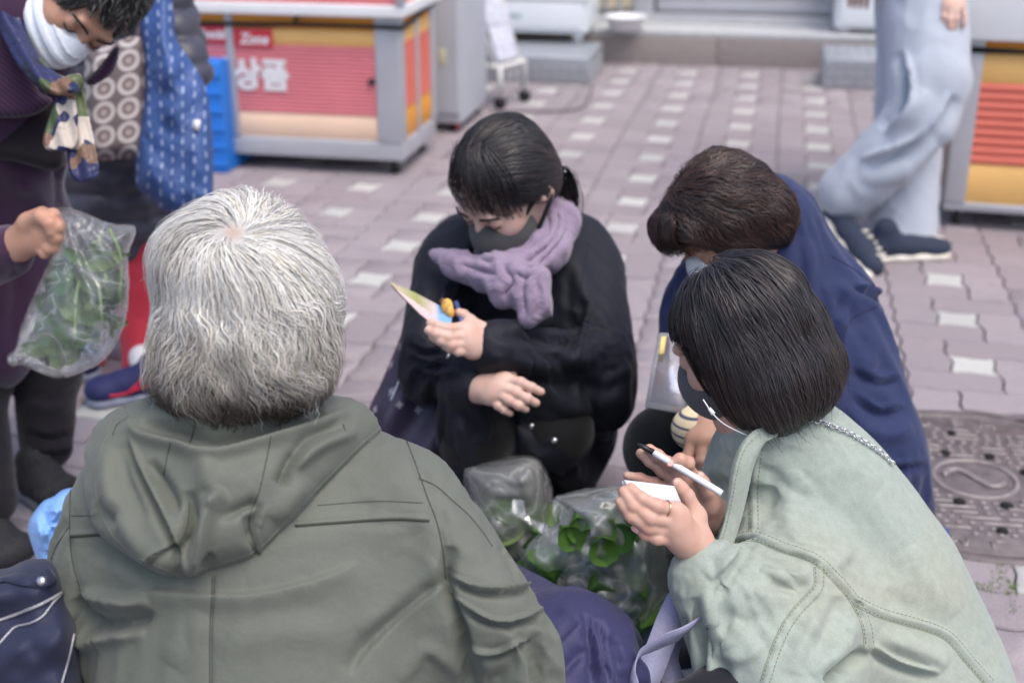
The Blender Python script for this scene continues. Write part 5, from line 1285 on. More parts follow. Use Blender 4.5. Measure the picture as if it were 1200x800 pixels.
for (x, y, r, c) in ((668, 556, .016, (.12, .75, .12)), (669, 557, .010, (.9, .32, .05))):
    f = Field(.004); f.ell(G(x, y, .065)+[0, -.02-.004*(r < .012), 0], (r, .008, r*.9)); V, Fc = f.mesh(.003); mesh_obj('bright_patch', V, Fc, plain('patch%d' % int(r*1000), c, .5, .05), su)
hcC = P(592, 218, 2.28); RC = frame((-.50, -.60, -.62), (-.12, -.2, 1)); sC = .97
hfC = head_field(neckto(RC, hcC, [P(605, 262, 2.38), P(610, 300, 2.44)])); Vb, Fb = hfC.mesh(.0032); Vb = place(smooth(Vb, Fb, 1, .4), RC, hcC, sC)
ft2 = Field(.05); ft2.ell(P(612, 370, 2.50), (.12, .08, .15)); ft2.cap(P(610, 270, 2.44), P(612, 330, 2.48), .05); ft2.chain([CS, CE, CW], [.035, .024, .02]); ft2.chain([DS, DE, DW], [.035, .022, .018]); ft2.ell(P(615, 470, 2.52), (.14, .1, .1))
ft2.chain([P(650, 505, 2.55), P(650, 500, 2.33), fR], [.06, .045, .03]); ft2.chain([P(590, 505, 2.55), P(556, 512, 2.30), fL], [.06, .045, .03])
up = hand_mesh(P(570, 402, 2.17), DW+(DE-DW)*.25, [P(546, 383, 2.145), P(545, 393, 2.14), P(547, 403, 2.14), P(552, 412, 2.145)],
  [[P(546, 383, 2.145), P(527, 385, 2.125), P(513, 382, 2.12), P(504, 378, 2.125)], [P(545, 393, 2.14), P(525, 395, 2.12), P(511, 391, 2.115), P(502, 387, 2.12)], [P(547, 403, 2.14), P(529, 404, 2.122), P(516, 399, 2.118), P(507, 395, 2.12)], [P(552, 412, 2.145), P(537, 412, 2.13), P(527, 408, 2.125), P(520, 405, 2.125)]],
  .002, thumb=[P(562, 386, 2.17), P(551, 375, 2.165), P(543, 369, 2.16), P(538, 366, 2.155)], rf=.0084)
lo = hand_mesh(P(562, 455, 2.19), CW+(CE-CW)*.3, [P(594, 444, 2.155), P(588, 453, 2.15), P(582, 460, 2.15), P(575, 466, 2.155)],
  [[P(594, 444, 2.155), P(610, 448, 2.145), P(623, 454, 2.145), P(634, 459, 2.15)], [P(588, 453, 2.15), P(605, 460, 2.14), P(618, 467, 2.14), P(628, 472, 2.148)], [P(582, 460, 2.15), P(597, 469, 2.14), P(608, 475, 2.14), P(616, 479, 2.148)], [P(575, 466, 2.155), P(584, 475, 2.148), P(591, 480, 2.148), P(598, 484, 2.152)]],
  .002, thumb=[P(575, 446, 2.18), P(590, 440, 2.18), P(600, 440, 2.18)], rf=.0084)
mesh_obj('body', *jt((Vb, Fb), ft2.mesh(.01), up, lo), SKIN3, pc)
mkC = mask('face_mask', pc, RC, hcC, sC, cloth('charcoal_mask', S((82, 82, 82)), .85, .05, 1200, .2, .05, 20)); loops(mkC, RC, hcC, sC, plain('black_elastic', (.015, .015, .015), .7), .0045)
for sd in (-1, 1):                                     # brows and lashes
    q = place(catmull(np.array([[sd*.014, .096, .022], [sd*.034, .094, .027], [sd*.05, .082, .022]]), 5), RC, hcC, sC); mesh_obj('eyebrow', *tube(q, .0022, 5), EYE, pc)
    q = place(catmull(np.array([[sd*.019, .090, .000], [sd*.032, .0925, -.004], [sd*.045, .086, .000]]), 5), RC, hcC, sC); mesh_obj('eyelashes', *tube(q, .0012, 5), EYE, pc)
# hair: combed back into a tail, loose fringe
eC = Field(.03); eC.ell((0, -.014, .034), (.082, .101, .090)); eC.ell((0, -.04, -.02), (.076, .066, .07), k=.04)
envC = lambda q: eC.at(q)+.0025*vnoise(q*30, 3)
tie = RC.T@(P(654, 203, 2.36)-hcC)
gC = RC.T@np.array([0, 0, -1.])
def dirC(p, t): return nrm(nrm(tie-p)+np.array([0, -.3, .25])*(1-t)*.4)
DKB = bob_col((.014, .012, .013))
cap_mesh('scalp', pc, RC, hcC, eC, -.008, lambda q: np.full(q.shape, .01), HAIR, cut=lambda g: np.maximum(np.minimum(g[..., 1]-.040, .092-g[..., 2]), np.maximum(np.minimum(g[..., 1]+.012, .012-g[..., 2]), -.065-g[..., 2])))
rgC = lambda q: ~((q[..., 1] > .055) & (q[..., 2] < .085)) & ~((q[..., 1] > -.02) & (q[..., 2] < .02)) & (q[..., 2] > -.06)
roots = surf_points(envC, 6500, (0, -.014, .02), .2, rgC, -.006)
dl = np.linalg.norm(roots-tie, axis=1)
hairC = strands('hair', pc, RC, hcC, envC, roots, RNG.uniform(-.008, .001, 6500), np.minimum(dl*1.1, .16)*RNG.uniform(.6, 1, 6500), dirC, DKB, HAIR, 9, .0009, .10, 24, lambda q: np.linalg.norm(q-tie, axis=1) < .012, .04)
crown = np.array([.012, -.01, .122])
n = 230; ang_ = np.where(RNG.uniform(0, 1, n) < .68, RNG.uniform(-1.25, .1, n), RNG.uniform(.1, 1.25, n)); rf_ = np.stack([crown[0]+RNG.normal(0, .012, n)+.03*np.sin(ang_), np.full(n, .012)+RNG.normal(0, .012, n), np.full(n, .118)], 1)
def dirF(p, t): return nrm(np.stack([np.sin(ang_)*.75, np.cos(ang_)*1.0, np.zeros(n)], 1)*(1-.7*t)+gC*.55*t+np.array([0, 0, -1.])*(.25+1.1*t))
fr_ = strands('fringe', hairC, RC, hcC, envC, rf_, RNG.uniform(-.004, .006, n), np.where(np.abs(ang_) < .8, RNG.uniform(.10, .175, n), RNG.uniform(.11, .20, n)), dirF, DKB, HAIR, 10, .00085, .35, 20, None, .02, cell=.008)
tl_ = 700; rt = tie+RNG.normal(0, .008, (tl_, 3)); tz = RC.T@(P(672, 232, 2.40)-P(654, 203, 2.36)); tz2 = RC.T@(P(662, 240, 2.39)-P(676, 222, 2.40))
strands('ponytail', hairC, RC, hcC, envC, rt, np.zeros(tl_), RNG.uniform(.06, .10, tl_), lambda p, t: nrm(nrm(RC.T@np.array([1., .3, .1]))*(1-t)*1.2+gC*(.25+1.2*t)+RC.T@np.array([-.7, 0, 0])*max(0, t-.6)+RNG.normal(0, .10, p.shape)), DKB, HAIR, 9, .0011, 0, 20, None, 0., keep=False)
a = np.linspace(0, 2*math.pi, 19); tn = nrm(RC.T@np.array([1., .3, .1])); tu = nrm(np.cross(tn, gC)); tv = np.cross(tn, tu)
o = mesh_obj('hair_tie', *tube(place(tie+tn*.006+.013*(np.cos(a)[:, None]*tu+np.sin(a)[:, None]*tv), RC, hcC), .005, 6), BLACK, hairC)
for k in range(9): mesh_obj('hair_tie_bead', *tube(place(np.array([tie+tn*.006+.0185*(math.cos(k*.7)*tu+math.sin(k*.7)*tv), tie+tn*.009+.0195*(math.cos(k*.7)*tu+math.sin(k*.7)*tv)]), RC, hcC), .002, 6), SILV, o)
# scarf
MAUVE = cloth('mauve_linen', S((146, 130, 152)), .95, .08, 700, .5, .5, 38, .3)
f = Field(.022)
f.chain([P(656, 225, 2.41), P(654, 260, 2.36), P(640, 292, 2.31), P(608, 314, 2.27), P(568, 320, 2.26), P(536, 309, 2.27), P(509, 297, 2.30)], [.026, .036, .036, .032, .026, .020, .008])
f.chain([P(560, 312, 2.38), P(600, 300, 2.40), P(640, 270, 2.42)], [.04, .045, .035]); f.chain([P(585, 318, 2.235), P(600, 335, 2.225), P(612, 345, 2.22)], [.034, .028, .024]); f.chain([P(605, 322, 2.215), P(622, 332, 2.20), P(628, 355, 2.195), P(620, 374, 2.19)], [.026, .028, .026, .016])
f.chain([P(582, 330, 2.22), P(586, 350, 2.215)], [.018, .012]); f.ell(P(606, 330, 2.205), (.026, .02, .022), k=.008)
V, Fc = f.mesh(.0045); V = smooth(V, Fc, 1); 
sc_f = [([(650, 240), (655, 265), (640, 290), (610, 312)], 4, -.009), ([(640, 245), (643, 268), (626, 285), (590, 300)], 4, -.009), ([(660, 240), (664, 268), (650, 292), (628, 315)], 4, -.008), ([(520, 292), (550, 298), (580, 308)], 4, -.007), ([(540, 310), (565, 318), (585, 322)], 4, -.007), ([(590, 312), (600, 330), (590, 348)], 4, -.010), ([(618, 318), (612, 340), (615, 370)], 4, -.010), ([(628, 325), (634, 350), (628, 372)], 4, -.007), ([(600, 318), (615, 325), (628, 320)], 4, -.007), ([(630, 300), (618, 312)], 4, -.006), ([(570, 296), (600, 292), (625, 280)], 4, -.006)]
V = sculpt(V, Fc, [(a, b*.8, c*1.3) for a, b, c in sc_f]); V = wrinkle(V, Fc, .005, 30, (1, 1, .6), 77)
mesh_obj('scarf', V, Fc, MAUVE, pc)
# leaflet, pens
lf = thing('leaflet', 'folded printed leaflet held up by the person with the mauve scarf', 'leaflet', P(500, 360, 2.15))
LT = NT('leaflet_print'); at = LT.n('ShaderNodeAttribute'); at.attribute_name = 'map'; sx_ = LT.n('ShaderNodeSeparateXYZ'); LT.l(at.outputs['Vector'], sx_.inputs[0])
c1 = LT.ramp(sx_.outputs[0], [(0, S((190, 176, 150))), (.35, S((150, 150, 90))), (.62, S((196, 180, 178))), (.72, S((120, 165, 205))), (1, S((110, 160, 205)))]); c2 = LT.ramp(sx_.outputs[0], [(0, S((214, 196, 190))), (.6, S((206, 176, 180))), (.72, S((120, 165, 205)))])
cc = LT.mix(LT.math('GREATER_THAN', sx_.outputs[1], .55), c1, c2); at2 = LT.noise(160, 3, .7); cc = LT.mix(LT.math('MULTIPLY', LT.ramp(at2, [(.6, (0, 0, 0)), (.66, (1, 1, 1))]), .5), cc, (.1, .07, .06)); LT.l(cc, LT.p.inputs['Base Color']); LT.p.inputs['Roughness'].default_value = .35
top = [P(456, 330, 2.19), P(486, 343, 2.17), P(512, 357, 2.155), P(530, 366, 2.15)]; bot = [P(470, 346, 2.15), P(492, 368, 2.135), P(512, 384, 2.128), P(528, 392, 2.125)]
V = []; uvv = []
for i in range(4):
    for j in range(3): q = top[i]*(1-j/2)+bot[i]*j/2; V.append(q); uvv.append((i/3, j/2))
V = np.array(V); n_ = nrm(np.cross(top[2]-top[0], bot[1]-top[1])); Fq = [[i*3+j, (i+1)*3+j, (i+1)*3+j+1, i*3+j+1] for i in range(3) for j in range(2)]; N_ = len(V)
Fq2 = Fq+[[x+N_ for x in q[::-1]] for q in Fq]; mesh_obj('page', np.vstack([V, V-n_*.0012]), np.array(Fq2), LT.m, lf, False, None, uvv+uvv)
mesh_obj('page', np.vstack([V+n_*.006*np.linspace(1.5, 0, 12)[:, None]+[0, 0, .003], V-n_*.0012+n_*.006*np.linspace(1.5, 0, 12)[:, None]+[0, 0, .003]]), np.array(Fq2), LT.m, lf, False, None, uvv+uvv)
pn = thing('pen', 'dark blue pen held with the leaflet', 'pen', P(536, 365, 2.16)); mesh_obj('barrel', *tube([P(534, 354, 2.17), P(541, 376, 2.15), P(527, 412, 2.13)], [.0045, .005, .004], 10), plain('pen_navy', S((70, 84, 130)), .3, .05), pn); mesh_obj('tip', *tube([P(527, 412, 2.13), P(524, 420, 2.125)], [.004, .001], 8), SILV, pn)
ke = thing('key_charm', 'small yellow and brown charm beside the leaflet', 'charm', P(525, 360, 2.15))
f = Field(.003); f.ell(P(524, 359, 2.145), (.010, .008, .014)); f.ell(P(528, 366, 2.142), (.007, .006, .010)); V, Fc = f.mesh(.002); mesh_obj('figure', V, Fc, plain('charm_yellow', S((226, 176, 90)), .4, .3, 180), ke)
f = Field(.003); f.ell(P(519, 353, 2.147), (.006, .005, .006)); V, Fc = f.mesh(.002); mesh_obj('cap', V, Fc, plain('charm_brown', S((110, 70, 60)), .4, .1), ke)
# patterned bag beside her
BAGM = NT('patterned_canvas'); BAGM.l(BAGM.ramp(BAGM.noise(30, 4), [(.3, S((52, 46, 66))), (.7, S((66, 60, 80)))]), BAGM.p.inputs['Base Color']); BAGM.p.inputs['Roughness'].default_value = .45; BAGM = BAGM.m
bg_o = [(474, 382), (462, 412), (448, 445), (434, 475), (432, 494), (440, 560), (455, 636), (530, 638), (545, 560), (546, 510), (530, 455), (500, 425), (488, 395)]
V, Fc, uv = inflate(bg_o, 2.40, .06, 28, 3, .006, zfun=lambda X, Y: .012*np.sin((X*.8+Y*.5)/9.))
bgt = thing('handbag', 'dark patterned handbag standing beside the person with the mauve scarf', 'handbag', (*P(480, 470, 2.42)[:2], 0)); bo_ = mesh_obj('bag_body', V, Fc, BAGM, bgt); bbv = bvh_of(V, Fc)
MARK = plain('bag_print', S((150, 142, 150)), .5, .1)
def starmark(x, y, s, par, b):
    h, n = cast(b, x, y)
    if h is None: return
    if n@(h-CAM) > 0: n = -n
    u = nrm(np.cross(n, [0, 0, 1])); v = np.cross(n, u); a = np.linspace(0, 2*math.pi, 17)[:-1]; r = s*(.45+.55*np.abs(np.cos(2*a))**1.5)
    q = h+n*.0012+(np.cos(a)*r)[:, None]*u+(np.sin(a)*r)[:, None]*v; V = np.vstack([q, h+n*.0016]); Fc = np.array([[i, (i+1) % 16, 16] for i in range(16)])
    mesh_obj('flower_mark', V, Fc, MARK, par, False)
for x, y, s in ((471, 405, .010), (459, 428, .011), (446, 452, .010), (459, 459, .010), (440, 480, .010), (480, 456, .012), (468, 474, .008), (497, 440, .010), (475, 430, .009), (490, 480, .009)): starmark(x, y, s, bo_, bbv)
mesh_obj('zip', *tube(on_surface(bbv, [(478, 412), (470, 430), (468, 446), (458, 470)], .001)[0], .002, 6), SILV, bo_)

# ================================================================ the person in the navy jacket
NAVY = cloth('navy_cotton', S((38, 47, 84)), .75, .07, 1300, .2, .10, 10, .15)
pd = thing('person', 'dark-haired person in navy jacket crouching behind the sage-jacketed person', 'person', (*P(900, 560, 2.3)[:2], 0), 'people gathered round the bags')
fb = Field(.05); fb.cap(P(850, 345, 2.16), P(965, 352, 2.20), .072, .075); fb.ell(P(915, 450, 2.26), (.165, .13, .20)); fb.ell(P(920, 580, 2.3), (.17, .14, .14)); fb.cap(P(896, 268, 2.15), P(908, 330, 2.17), .082, .10)
ES, EE, EW = P(976, 362, 2.17), P(1028, 520, 2.17), P(915, 575, 2.12)
fb.cap(ES, EE, .078, .078, k=.04); fb.cap(EE, EW, .066, .042, k=.03); FS, FE, FW = P(820, 340, 2.14), P(812, 440, 2.16), P(832, 500, 2.04)
fb.cap(FS, FE, .056, .050, k=.04); fb.cap(FE, FW, .045, .038, k=.03); fb.cap(EE, P(1068, 590, 2.2), .075, .045, k=.04)
V, Fc = drape(fb, .0125, .014, .012, 11, .15, .3, 14., seed=51, pin=[(P(893, 262, 2.15), .13), (EW, .07), (FW, .07)])
V = sculpt(V, Fc, [([(1000, 335), (1020, 340), (1040, 352)], 6, -.012, 'c'), ([(990, 350), (985, 400), (990, 450)], 9, -.010, 'c'), ([(1000, 430), (1030, 445), (1055, 440)], 8, -.008, 'c'), ([(1000, 460), (1030, 480), (1060, 475)], 8, -.009, 'c'), ([(1010, 500), (1040, 510), (1070, 500)], 9, .010), ([(1020, 530), (1050, 545), (1085, 540)], 8, -.009, 'c'), ([(985, 480), (1010, 530), (1040, 580)], 9, -.010), ([(960, 300), (965, 350), (975, 400)], 8, -.006), ([(940, 280), (950, 330), (955, 370)], 8, .008), ([(1005, 380), (1020, 410), (1015, 440)], 10, .008), ([(970, 330), (1000, 345), (1030, 360)], 9, .007)])
nj = mesh_obj('jacket', V, Fc, NAVY, pd); njb = bvh_of(V, Fc); NTH = plain('navy_seam', S((36, 38, 70)), .8)
seam('seam', njb, [(975, 300), (1000, 315), (1025, 335), (1038, 352)], .0012, NTH, nj); seam('seam', njb, [(1040, 352), (1020, 362), (1000, 372), (990, 390), (988, 420)], .0012, NTH, nj)
V, Fc, _ = inflate([(934, 250), (948, 262), (962, 285), (972, 330), (968, 380), (950, 370), (935, 340), (928, 300), (928, 268)], 2.10, .014, 9, 2.2, .004); mesh_obj('collar', V, Fc, NAVY, nj)
CREAMK = NT('cream_striped_knit'); wvn = CREAMK.n('ShaderNodeTexWave'); wvn.bands_direction = 'Z'; wvn.inputs['Scale'].default_value = 22; CREAMK.l(CREAMK.coord(), wvn.inputs['Vector']); CREAMK.l(CREAMK.ramp(wvn.outputs['Fac'], [(.80, S((226, 208, 172))), (.9, S((70, 78, 100)))]), CREAMK.p.inputs['Base Color']); CREAMK.p.inputs['Roughness'].default_value = .9
f = Field(.008); f.cap(P(826, 492, 2.03), P(812, 502, 2.0), .034, .034); V, Fc = f.mesh(.003); mesh_obj('knit_cuff', V, Fc, CREAMK.m, pd)
hd = hand_mesh(P(826, 494, 1.99), FW+(FE-FW)*.3, [P(811, 516, 1.965), P(823, 518, 1.96), P(835, 517, 1.965), P(847, 513, 1.975)],
  [[P(811, 516, 1.965), P(805, 536, 1.955), P(807, 552, 1.955), P(811, 562, 1.96)], [P(823, 518, 1.96), P(821, 541, 1.948), P(823, 558, 1.948), P(827, 570, 1.953)], [P(836, 517, 1.965), P(838, 541, 1.95), P(840, 558, 1.95), P(843, 570, 1.954)], [P(849, 513, 1.975), P(854, 534, 1.962), P(857, 549, 1.962), P(860, 559, 1.965)]], .0019, thumb=[P(846, 500, 1.985), P(860, 506, 1.98), P(870, 512, 1.98)], rf=.0082, rp=.011, rw=.023)
ft = Field(.04); fd1, fd2 = G(765, 600)+[0, 0, .09], G(900, 640)+[0, 0, .09]
ft.chain([P(900, 600, 2.32), P(782, 525, 2.16), fd1], [.10, .066, .048]); ft.chain([P(940, 620, 2.3), P(880, 570, 2.05), fd2], [.1, .066, .048]); V, Fc = ft.mesh(.007); mesh_obj('trousers', smooth(V, Fc, 2), Fc, BLKT, pd)
shoe('shoe', G(740, 612), G(800, 600), .09, .09, pd, BLKS); shoe('shoe', fd2*[1, 1, 0]+[-.12, -.03, 0], fd2*[1, 1, 0]+[.08, 0, 0], .09, .09, pd, BLKS)
hcD = P(850, 258, 2.06); RD = frame((-.72, -.18, -.66), (-.3, .1, 1)); hfD = head_field(neckto(RD, hcD, [P(882, 278, 2.14), P(900, 320, 2.18)], .85)); Vb, Fb = hfD.mesh(.0035); Vb = place(smooth(Vb, Fb, 1, .4), RD, hcD, .85)
ft2 = Field(.05); ft2.ell(P(915, 440, 2.27), (.12, .09, .17)); ft2.cap(P(900, 290, 2.14), P(905, 360, 2.2), .05); ft2.chain([ES, EE, EW], [.04, .035, .025]); ft2.chain([FS, FE, FW], [.036, .03, .024]); ft2.ell(P(920, 580, 2.3), (.12, .1, .1)); ft2.chain([P(900, 600, 2.32), P(782, 525, 2.16), fd1], [.06, .045, .03]); ft2.chain([P(940, 620, 2.3), P(880, 570, 2.05), fd2], [.06, .045, .03])
hd2 = rest_hand(EW, (-.8, -.2, -.4), (0, -.5, .8)); mesh_obj('body', *jt((Vb, Fb), ft2.mesh(.01), hd, hd2), SKIN2, pd)
mask('face_mask', pd, RD, hcD, .85, cloth('white_mask', (.72, .74, .78), .8, .03, 1000, .2))
eD = Field(.03); eD.ell((0, -.010, .028), (.100, .112, .104)); eD.ell((0, -.060, -.035), (.090, .062, .078), k=.04); eD.ell((0, .075, .055), (.065, .04, .04), k=.04)
envD = lambda q: eD.at(q)+.006*vnoise(q*24, 6)+.003*vnoise(q*50, 7)
poleD = np.array([-.004, .025, .122]); gD = RD.T@np.array([0, 0, -1.])
def dirD(p, t):
    n = nrm(p); d = p-poleD; d = nrm(d-n*(d*n).sum(1, keepdims=True)); sw = np.cross(n, d); return nrm(d+sw*.35+gD*.35*t)
def colD(path, t, rnd):
    c = np.array([.030, .016, .014])*(.5+1.1*rnd[:, None, None]); c = np.where((np.modf(rnd*9.1)[0] > .74)[:, None, None], np.array([.065, .028, .018])*(.6+.6*rnd[:, None, None]), c)
    wp = np.exp(-(np.linalg.norm(path-poleD, axis=-1)/.035)**2)[..., None]*.5; return c*(1-wp)+np.array([.12, .06, .035])*wp
cap_mesh('scalp', pd, RD, hcD, eD, -.012, lambda q: np.tile([.02, .012, .011], (len(q), 1)), HAIR, s=.85, cut=lambda g: np.maximum(np.minimum(g[..., 1]-.07, .055-g[..., 2]), -.10-g[..., 2]))
roots = surf_points(envD, 8500, (0, -.01, .01), .2, lambda q: ~((q[..., 1] > .07) & (q[..., 2] < .05)) & (q[..., 2] > -.09) & ~((q[..., 1] > .02) & (q[..., 2] < -.02)), -.012)
hairD = strands('hair', pd, RD, hcD, envD, roots, RNG.uniform(-.010, .002, 8500), RNG.uniform(.07, .13, 8500), dirD, colD, HAIR, 10, .0009, .95, 20, lambda q: (q[:, 2] < -.118) | ((q[:, 1] > .06) & (q[:, 2] < -.0)), .04, cell=.03, s=.85, taper=.8)
fk = 700; rt = np.stack([RNG.uniform(-.05, .05, fk), RNG.uniform(.06, .085, fk), RNG.uniform(.07, .095, fk)], 1)
strands('forelock', hairD, RD, hcD, envD, rt, RNG.uniform(.0, .012, fk), RNG.uniform(.05, .085, fk), lambda p, t: nrm(np.array([0, 1, -.2])*(1-t)+gD*.9*t+np.array([0, 0, -.5])), colD, HAIR, 8, .0009, .4, 30, None, .05, s=.85)
# clear folder
FOL = plastic_film('folder_film', (.93, .95, .97), .30, .1, 10, .2); FP = NT('folder_sheet'); FP.l(FP.ramp(FP.noise(9, 3, .5), [(.40, S((226, 206, 214))), (.5, S((220, 176, 184))), (.58, S((196, 186, 214))), (.66, S((214, 220, 226)))]), FP.p.inputs['Base Color'])
fo = thing('clear_folder', 'clear plastic folder with printed sheets before the navy jacket', 'folder', P(780, 440, 2.02))
A4 = [P(772, 390, 2.04), P(803, 392, 2.07), P(806, 486, 2.03), P(757, 477, 2.00)]; nn = nrm(np.cross(A4[1]-A4[0], A4[3]-A4[0]))
mesh_obj('sheet', *quad_slab([a*.94+sum(A4)/4*.06 for a in A4], .001), FP.m, fo, False); mesh_obj('yellow_strip', *quad_slab([P(775, 394, 2.036), P(781, 394, 2.04), P(777, 424, 2.03), P(771, 423, 2.026)], .001), plain('strip_yellow', S((222, 200, 130)), .6), fo, False)
for s in (-1, 1): mesh_obj('film', *quad_slab([a+nn*.003*s for a in A4], .0005), FOL, fo, False)

# ================================================================ the stooping woman in the plum cardigan with the bag of greens
PLUM = knit('plum_knit', S((62, 38, 64)), 300); PLUM2 = cloth('plum_wool', S((60, 36, 62)), .95, .1, 600, .4, .2, 12, .4)
pe_ = thing('person', 'masked person in plum cardigan stooping and holding out a bag of greens', 'person', (*G(40, 590)[:2], 0), 'people gathered round the bags')
fb = Field(.05); fb.ell(P(-15, 130, 2.38), (.155, .14, .20)); fb.ell(P(-10, 260, 2.50), (.15, .14, .17)); fb.cap(P(20, 20, 2.28), P(0, 90, 2.34), .10, .13); fb.ell(P(10, 330, 2.55), (.125, .12, .14)); fb.cap(P(0, 330, 2.52), P(-10, 410, 2.48), .10, .075)
HS, HE, HW = P(-70, 110, 2.25), P(-95, 330, 2.26), P(8, 294, 2.20)
fb.cap(HS, HE, .075, .06); fb.cap(HE, HW, .058, .042, k=.03); HS2, HE2, HW2 = P(-70, 110, 2.5), P(-120, 300, 2.55), P(-90, 380, 2.5); fb.cap(HS2, HE2, .07, .055); fb.cap(HE2, HW2, .05, .04)
V, Fc = fb.mesh(.008); V = smooth(V, Fc, 2); V = wrinkle(V, Fc, .006, 7, (1, 1, .6), 61)
V = sculpt(V, Fc, [([(70, 90), (62, 130), (70, 180), (72, 240)], 6, -.014, 'c'), ([(0, 170), (30, 190), (60, 195)], 8, -.01, 'c'), ([(20, 215), (40, 225), (60, 260)], 9, .01), ([(10, 300), (20, 340), (12, 400)], 9, -.01)])
cg = mesh_obj('cardigan', V, Fc, PLUM2, pe_)
V, Fc, _ = inflate([(-30, -40), (8, -30), (20, 10), (28, 60), (45, 105), (62, 118), (40, 135), (5, 138), (-30, 130)], 2.23, .02, 12, 2.5, .004); mesh_obj('ribbed_collar', V, Fc, PLUM, cg)
V, Fc, _ = inflate([(115, 80), (135, 55), (140, 60), (132, 85), (110, 100), (100, 96)], 2.30, .02, 8, 2.5, .004); mesh_obj('ribbed_collar', V, Fc, PLUM, cg)
V, Fc, _ = inflate([(8, 115), (62, 118), (74, 150), (76, 190), (60, 200), (20, 190), (-20, 180), (-20, 120)], 2.30, .03, 12, 3, .005); mesh_obj('black_vest', V, Fc, cloth('black_vest', (.012, .008, .012), .8, .1, 800, .3, .2), pe_)
ft = Field(.04); f1, f2 = G(62, 572)+[0, 0, .10], G(-5, 640)+[0, 0, .10]
ft.chain([P(52, 300, 2.62), P(54, 420, 2.62), f1], [.085, .066, .050]); ft.chain([P(-30, 320, 2.55), P(-40, 450, 2.5), f2], [.09, .07, .05])
V, Fc = ft.mesh(.007); V = smooth(V, Fc, 2); V = wrinkle(V, Fc, .004, 14, (1, 1, 1.5), 66); V = sculpt(V, Fc, [([(30, 500), (60, 510), (88, 500)], 6, -.01, 'c'), ([(28, 525), (60, 530), (88, 522)], 6, -.01, 'c'), ([(30, 470), (60, 480), (84, 470)], 7, .008)])
lg = mesh_obj('trousers', V, Fc, cloth('black_cord', S((26, 24, 30)), .9, .15, 700, .35, .3, 16), pe_)
SKC = plain('shoe_mesh_dark', (.018, .018, .022), .75, .4, 160, .8, 180, bdist=.003)
s1 = shoe('shoe', G(80, 598), G(34, 585)+[0, .02, 0], .10, .085, pe_, SKC, solemat=plain('dark_sole', (.16, .16, .18), .7, .2)); s2_ = shoe('shoe', G(30, 672), G(-30, 640), .10, .085, pe_, SKC, solemat=plain('dark_sole', (.16, .16, .18), .7, .2))
f = Field(.01); f.cap(G(60, 560)+[0, -.03, .10], G(64, 560)+[0, -.03, .13], .04, .038); V, Fc = f.mesh(.005); mesh_obj('sock', V, Fc, plain('beige_sock', S((176, 158, 140)), .9, .1, 60), pe_)
hcE = P(98, -8, 2.24); RE_ = frame((.10, -.66, -.75), (.62, .25, .74)); hfE = head_field(neckto(RE_, hcE, [P(50, 20, 2.27), P(20, 60, 2.32)])); Vb, Fb = hfE.mesh(.0033); Vb = place(smooth(Vb, Fb, 1, .4), RE_, hcE)
fist = hand_mesh(P(15, 290, 2.19), HW+(HE-HW)*.3, [P(50, 252, 2.155), P(56, 262, 2.14), P(58, 273, 2.14), P(55, 284, 2.145)],
  [[P(50, 252, 2.155), P(62, 252, 2.125), P(68, 262, 2.13), P(60, 267, 2.15)], [P(56, 262, 2.14), P(68, 266, 2.12), P(68, 278, 2.13), P(58, 280, 2.15)], [P(56, 273, 2.14), P(66, 278, 2.125), P(64, 290, 2.135), P(54, 288, 2.15)], [P(50, 284, 2.145), P(57, 291, 2.135), P(52, 297, 2.14), P(44, 292, 2.15)]],
  .0022, thumb=[P(33, 262, 2.15), P(48, 254, 2.12), P(58, 262, 2.112), P(60, 272, 2.115)], rf=.0105, rp=.016, rw=.03)
ft2 = Field(.05); ft2.ell(P(-10, 130, 2.38), (.11, .09, .17)); ft2.cap(P(40, 40, 2.28), P(0, 100, 2.34), .05); ft2.ell(P(-10, 280, 2.50), (.11, .09, .15)); ft2.chain([HS, HE, HW], [.045, .04, .028]); ft2.chain([HS2, HE2, HW2], [.045, .04, .028]); ft2.chain([P(52, 300, 2.62), P(54, 420, 2.62), f1], [.06, .05, .035]); ft2.chain([P(-30, 320, 2.55), P(-40, 450, 2.5), f2], [.06, .05, .035])
h2 = rest_hand(HW2, (.2, -.3, -.8), (0, -.9, .2)); mesh_obj('body', *jt((Vb, Fb), ft2.mesh(.01), fist, h2), SKIN2, pe_)
WMASK = NT('white_pleated_mask'); WMASK.l(WMASK.mix(WMASK.math('MULTIPLY', WMASK.ramp(WMASK.noise(60, 3, .7, dist=2), [(.57, (0, 0, 0)), (.62, (1, 1, 1)), (.64, (0, 0, 0))]), .4), (.72, .76, .82), S((130, 160, 205))), WMASK.p.inputs['Base Color']); WMASK.p.inputs['Roughness'].default_value = .8; WMASK = WMASK.m
mkE = mask('face_mask', pe_, RE_, hcE, 1.03, WMASK, True); loops(mkE, RE_, hcE, 1., WHITEP, .0022)
for sd in (-1, 1):
    q = place(catmull(np.array([[sd*.012, .097, .020], [sd*.034, .095, .027], [sd*.052, .080, .022]]), 5), RE_, hcE); mesh_obj('eyebrow', *tube(q, .0026, 5), EYE, pe_)
    q = place(catmull(np.array([[sd*.019, .090, -.001], [sd*.032, .0925, -.006], [sd*.045, .086, -.002]]), 5), RE_, hcE); mesh_obj('eyelashes', *tube(q, .0014, 5), EYE, pe_)
eE = Field(.03); eE.ell((0, -.012, .036), (.090, .104, .094)); eE.ell((0, -.05, -.02), (.082, .062, .07), k=.04); envE = lambda q: eE.at(q)+.007*vnoise(q*30, 26)
poleE = np.array([0, -.03, .13]); gE = RE_.T@np.array([0, 0, -1.])
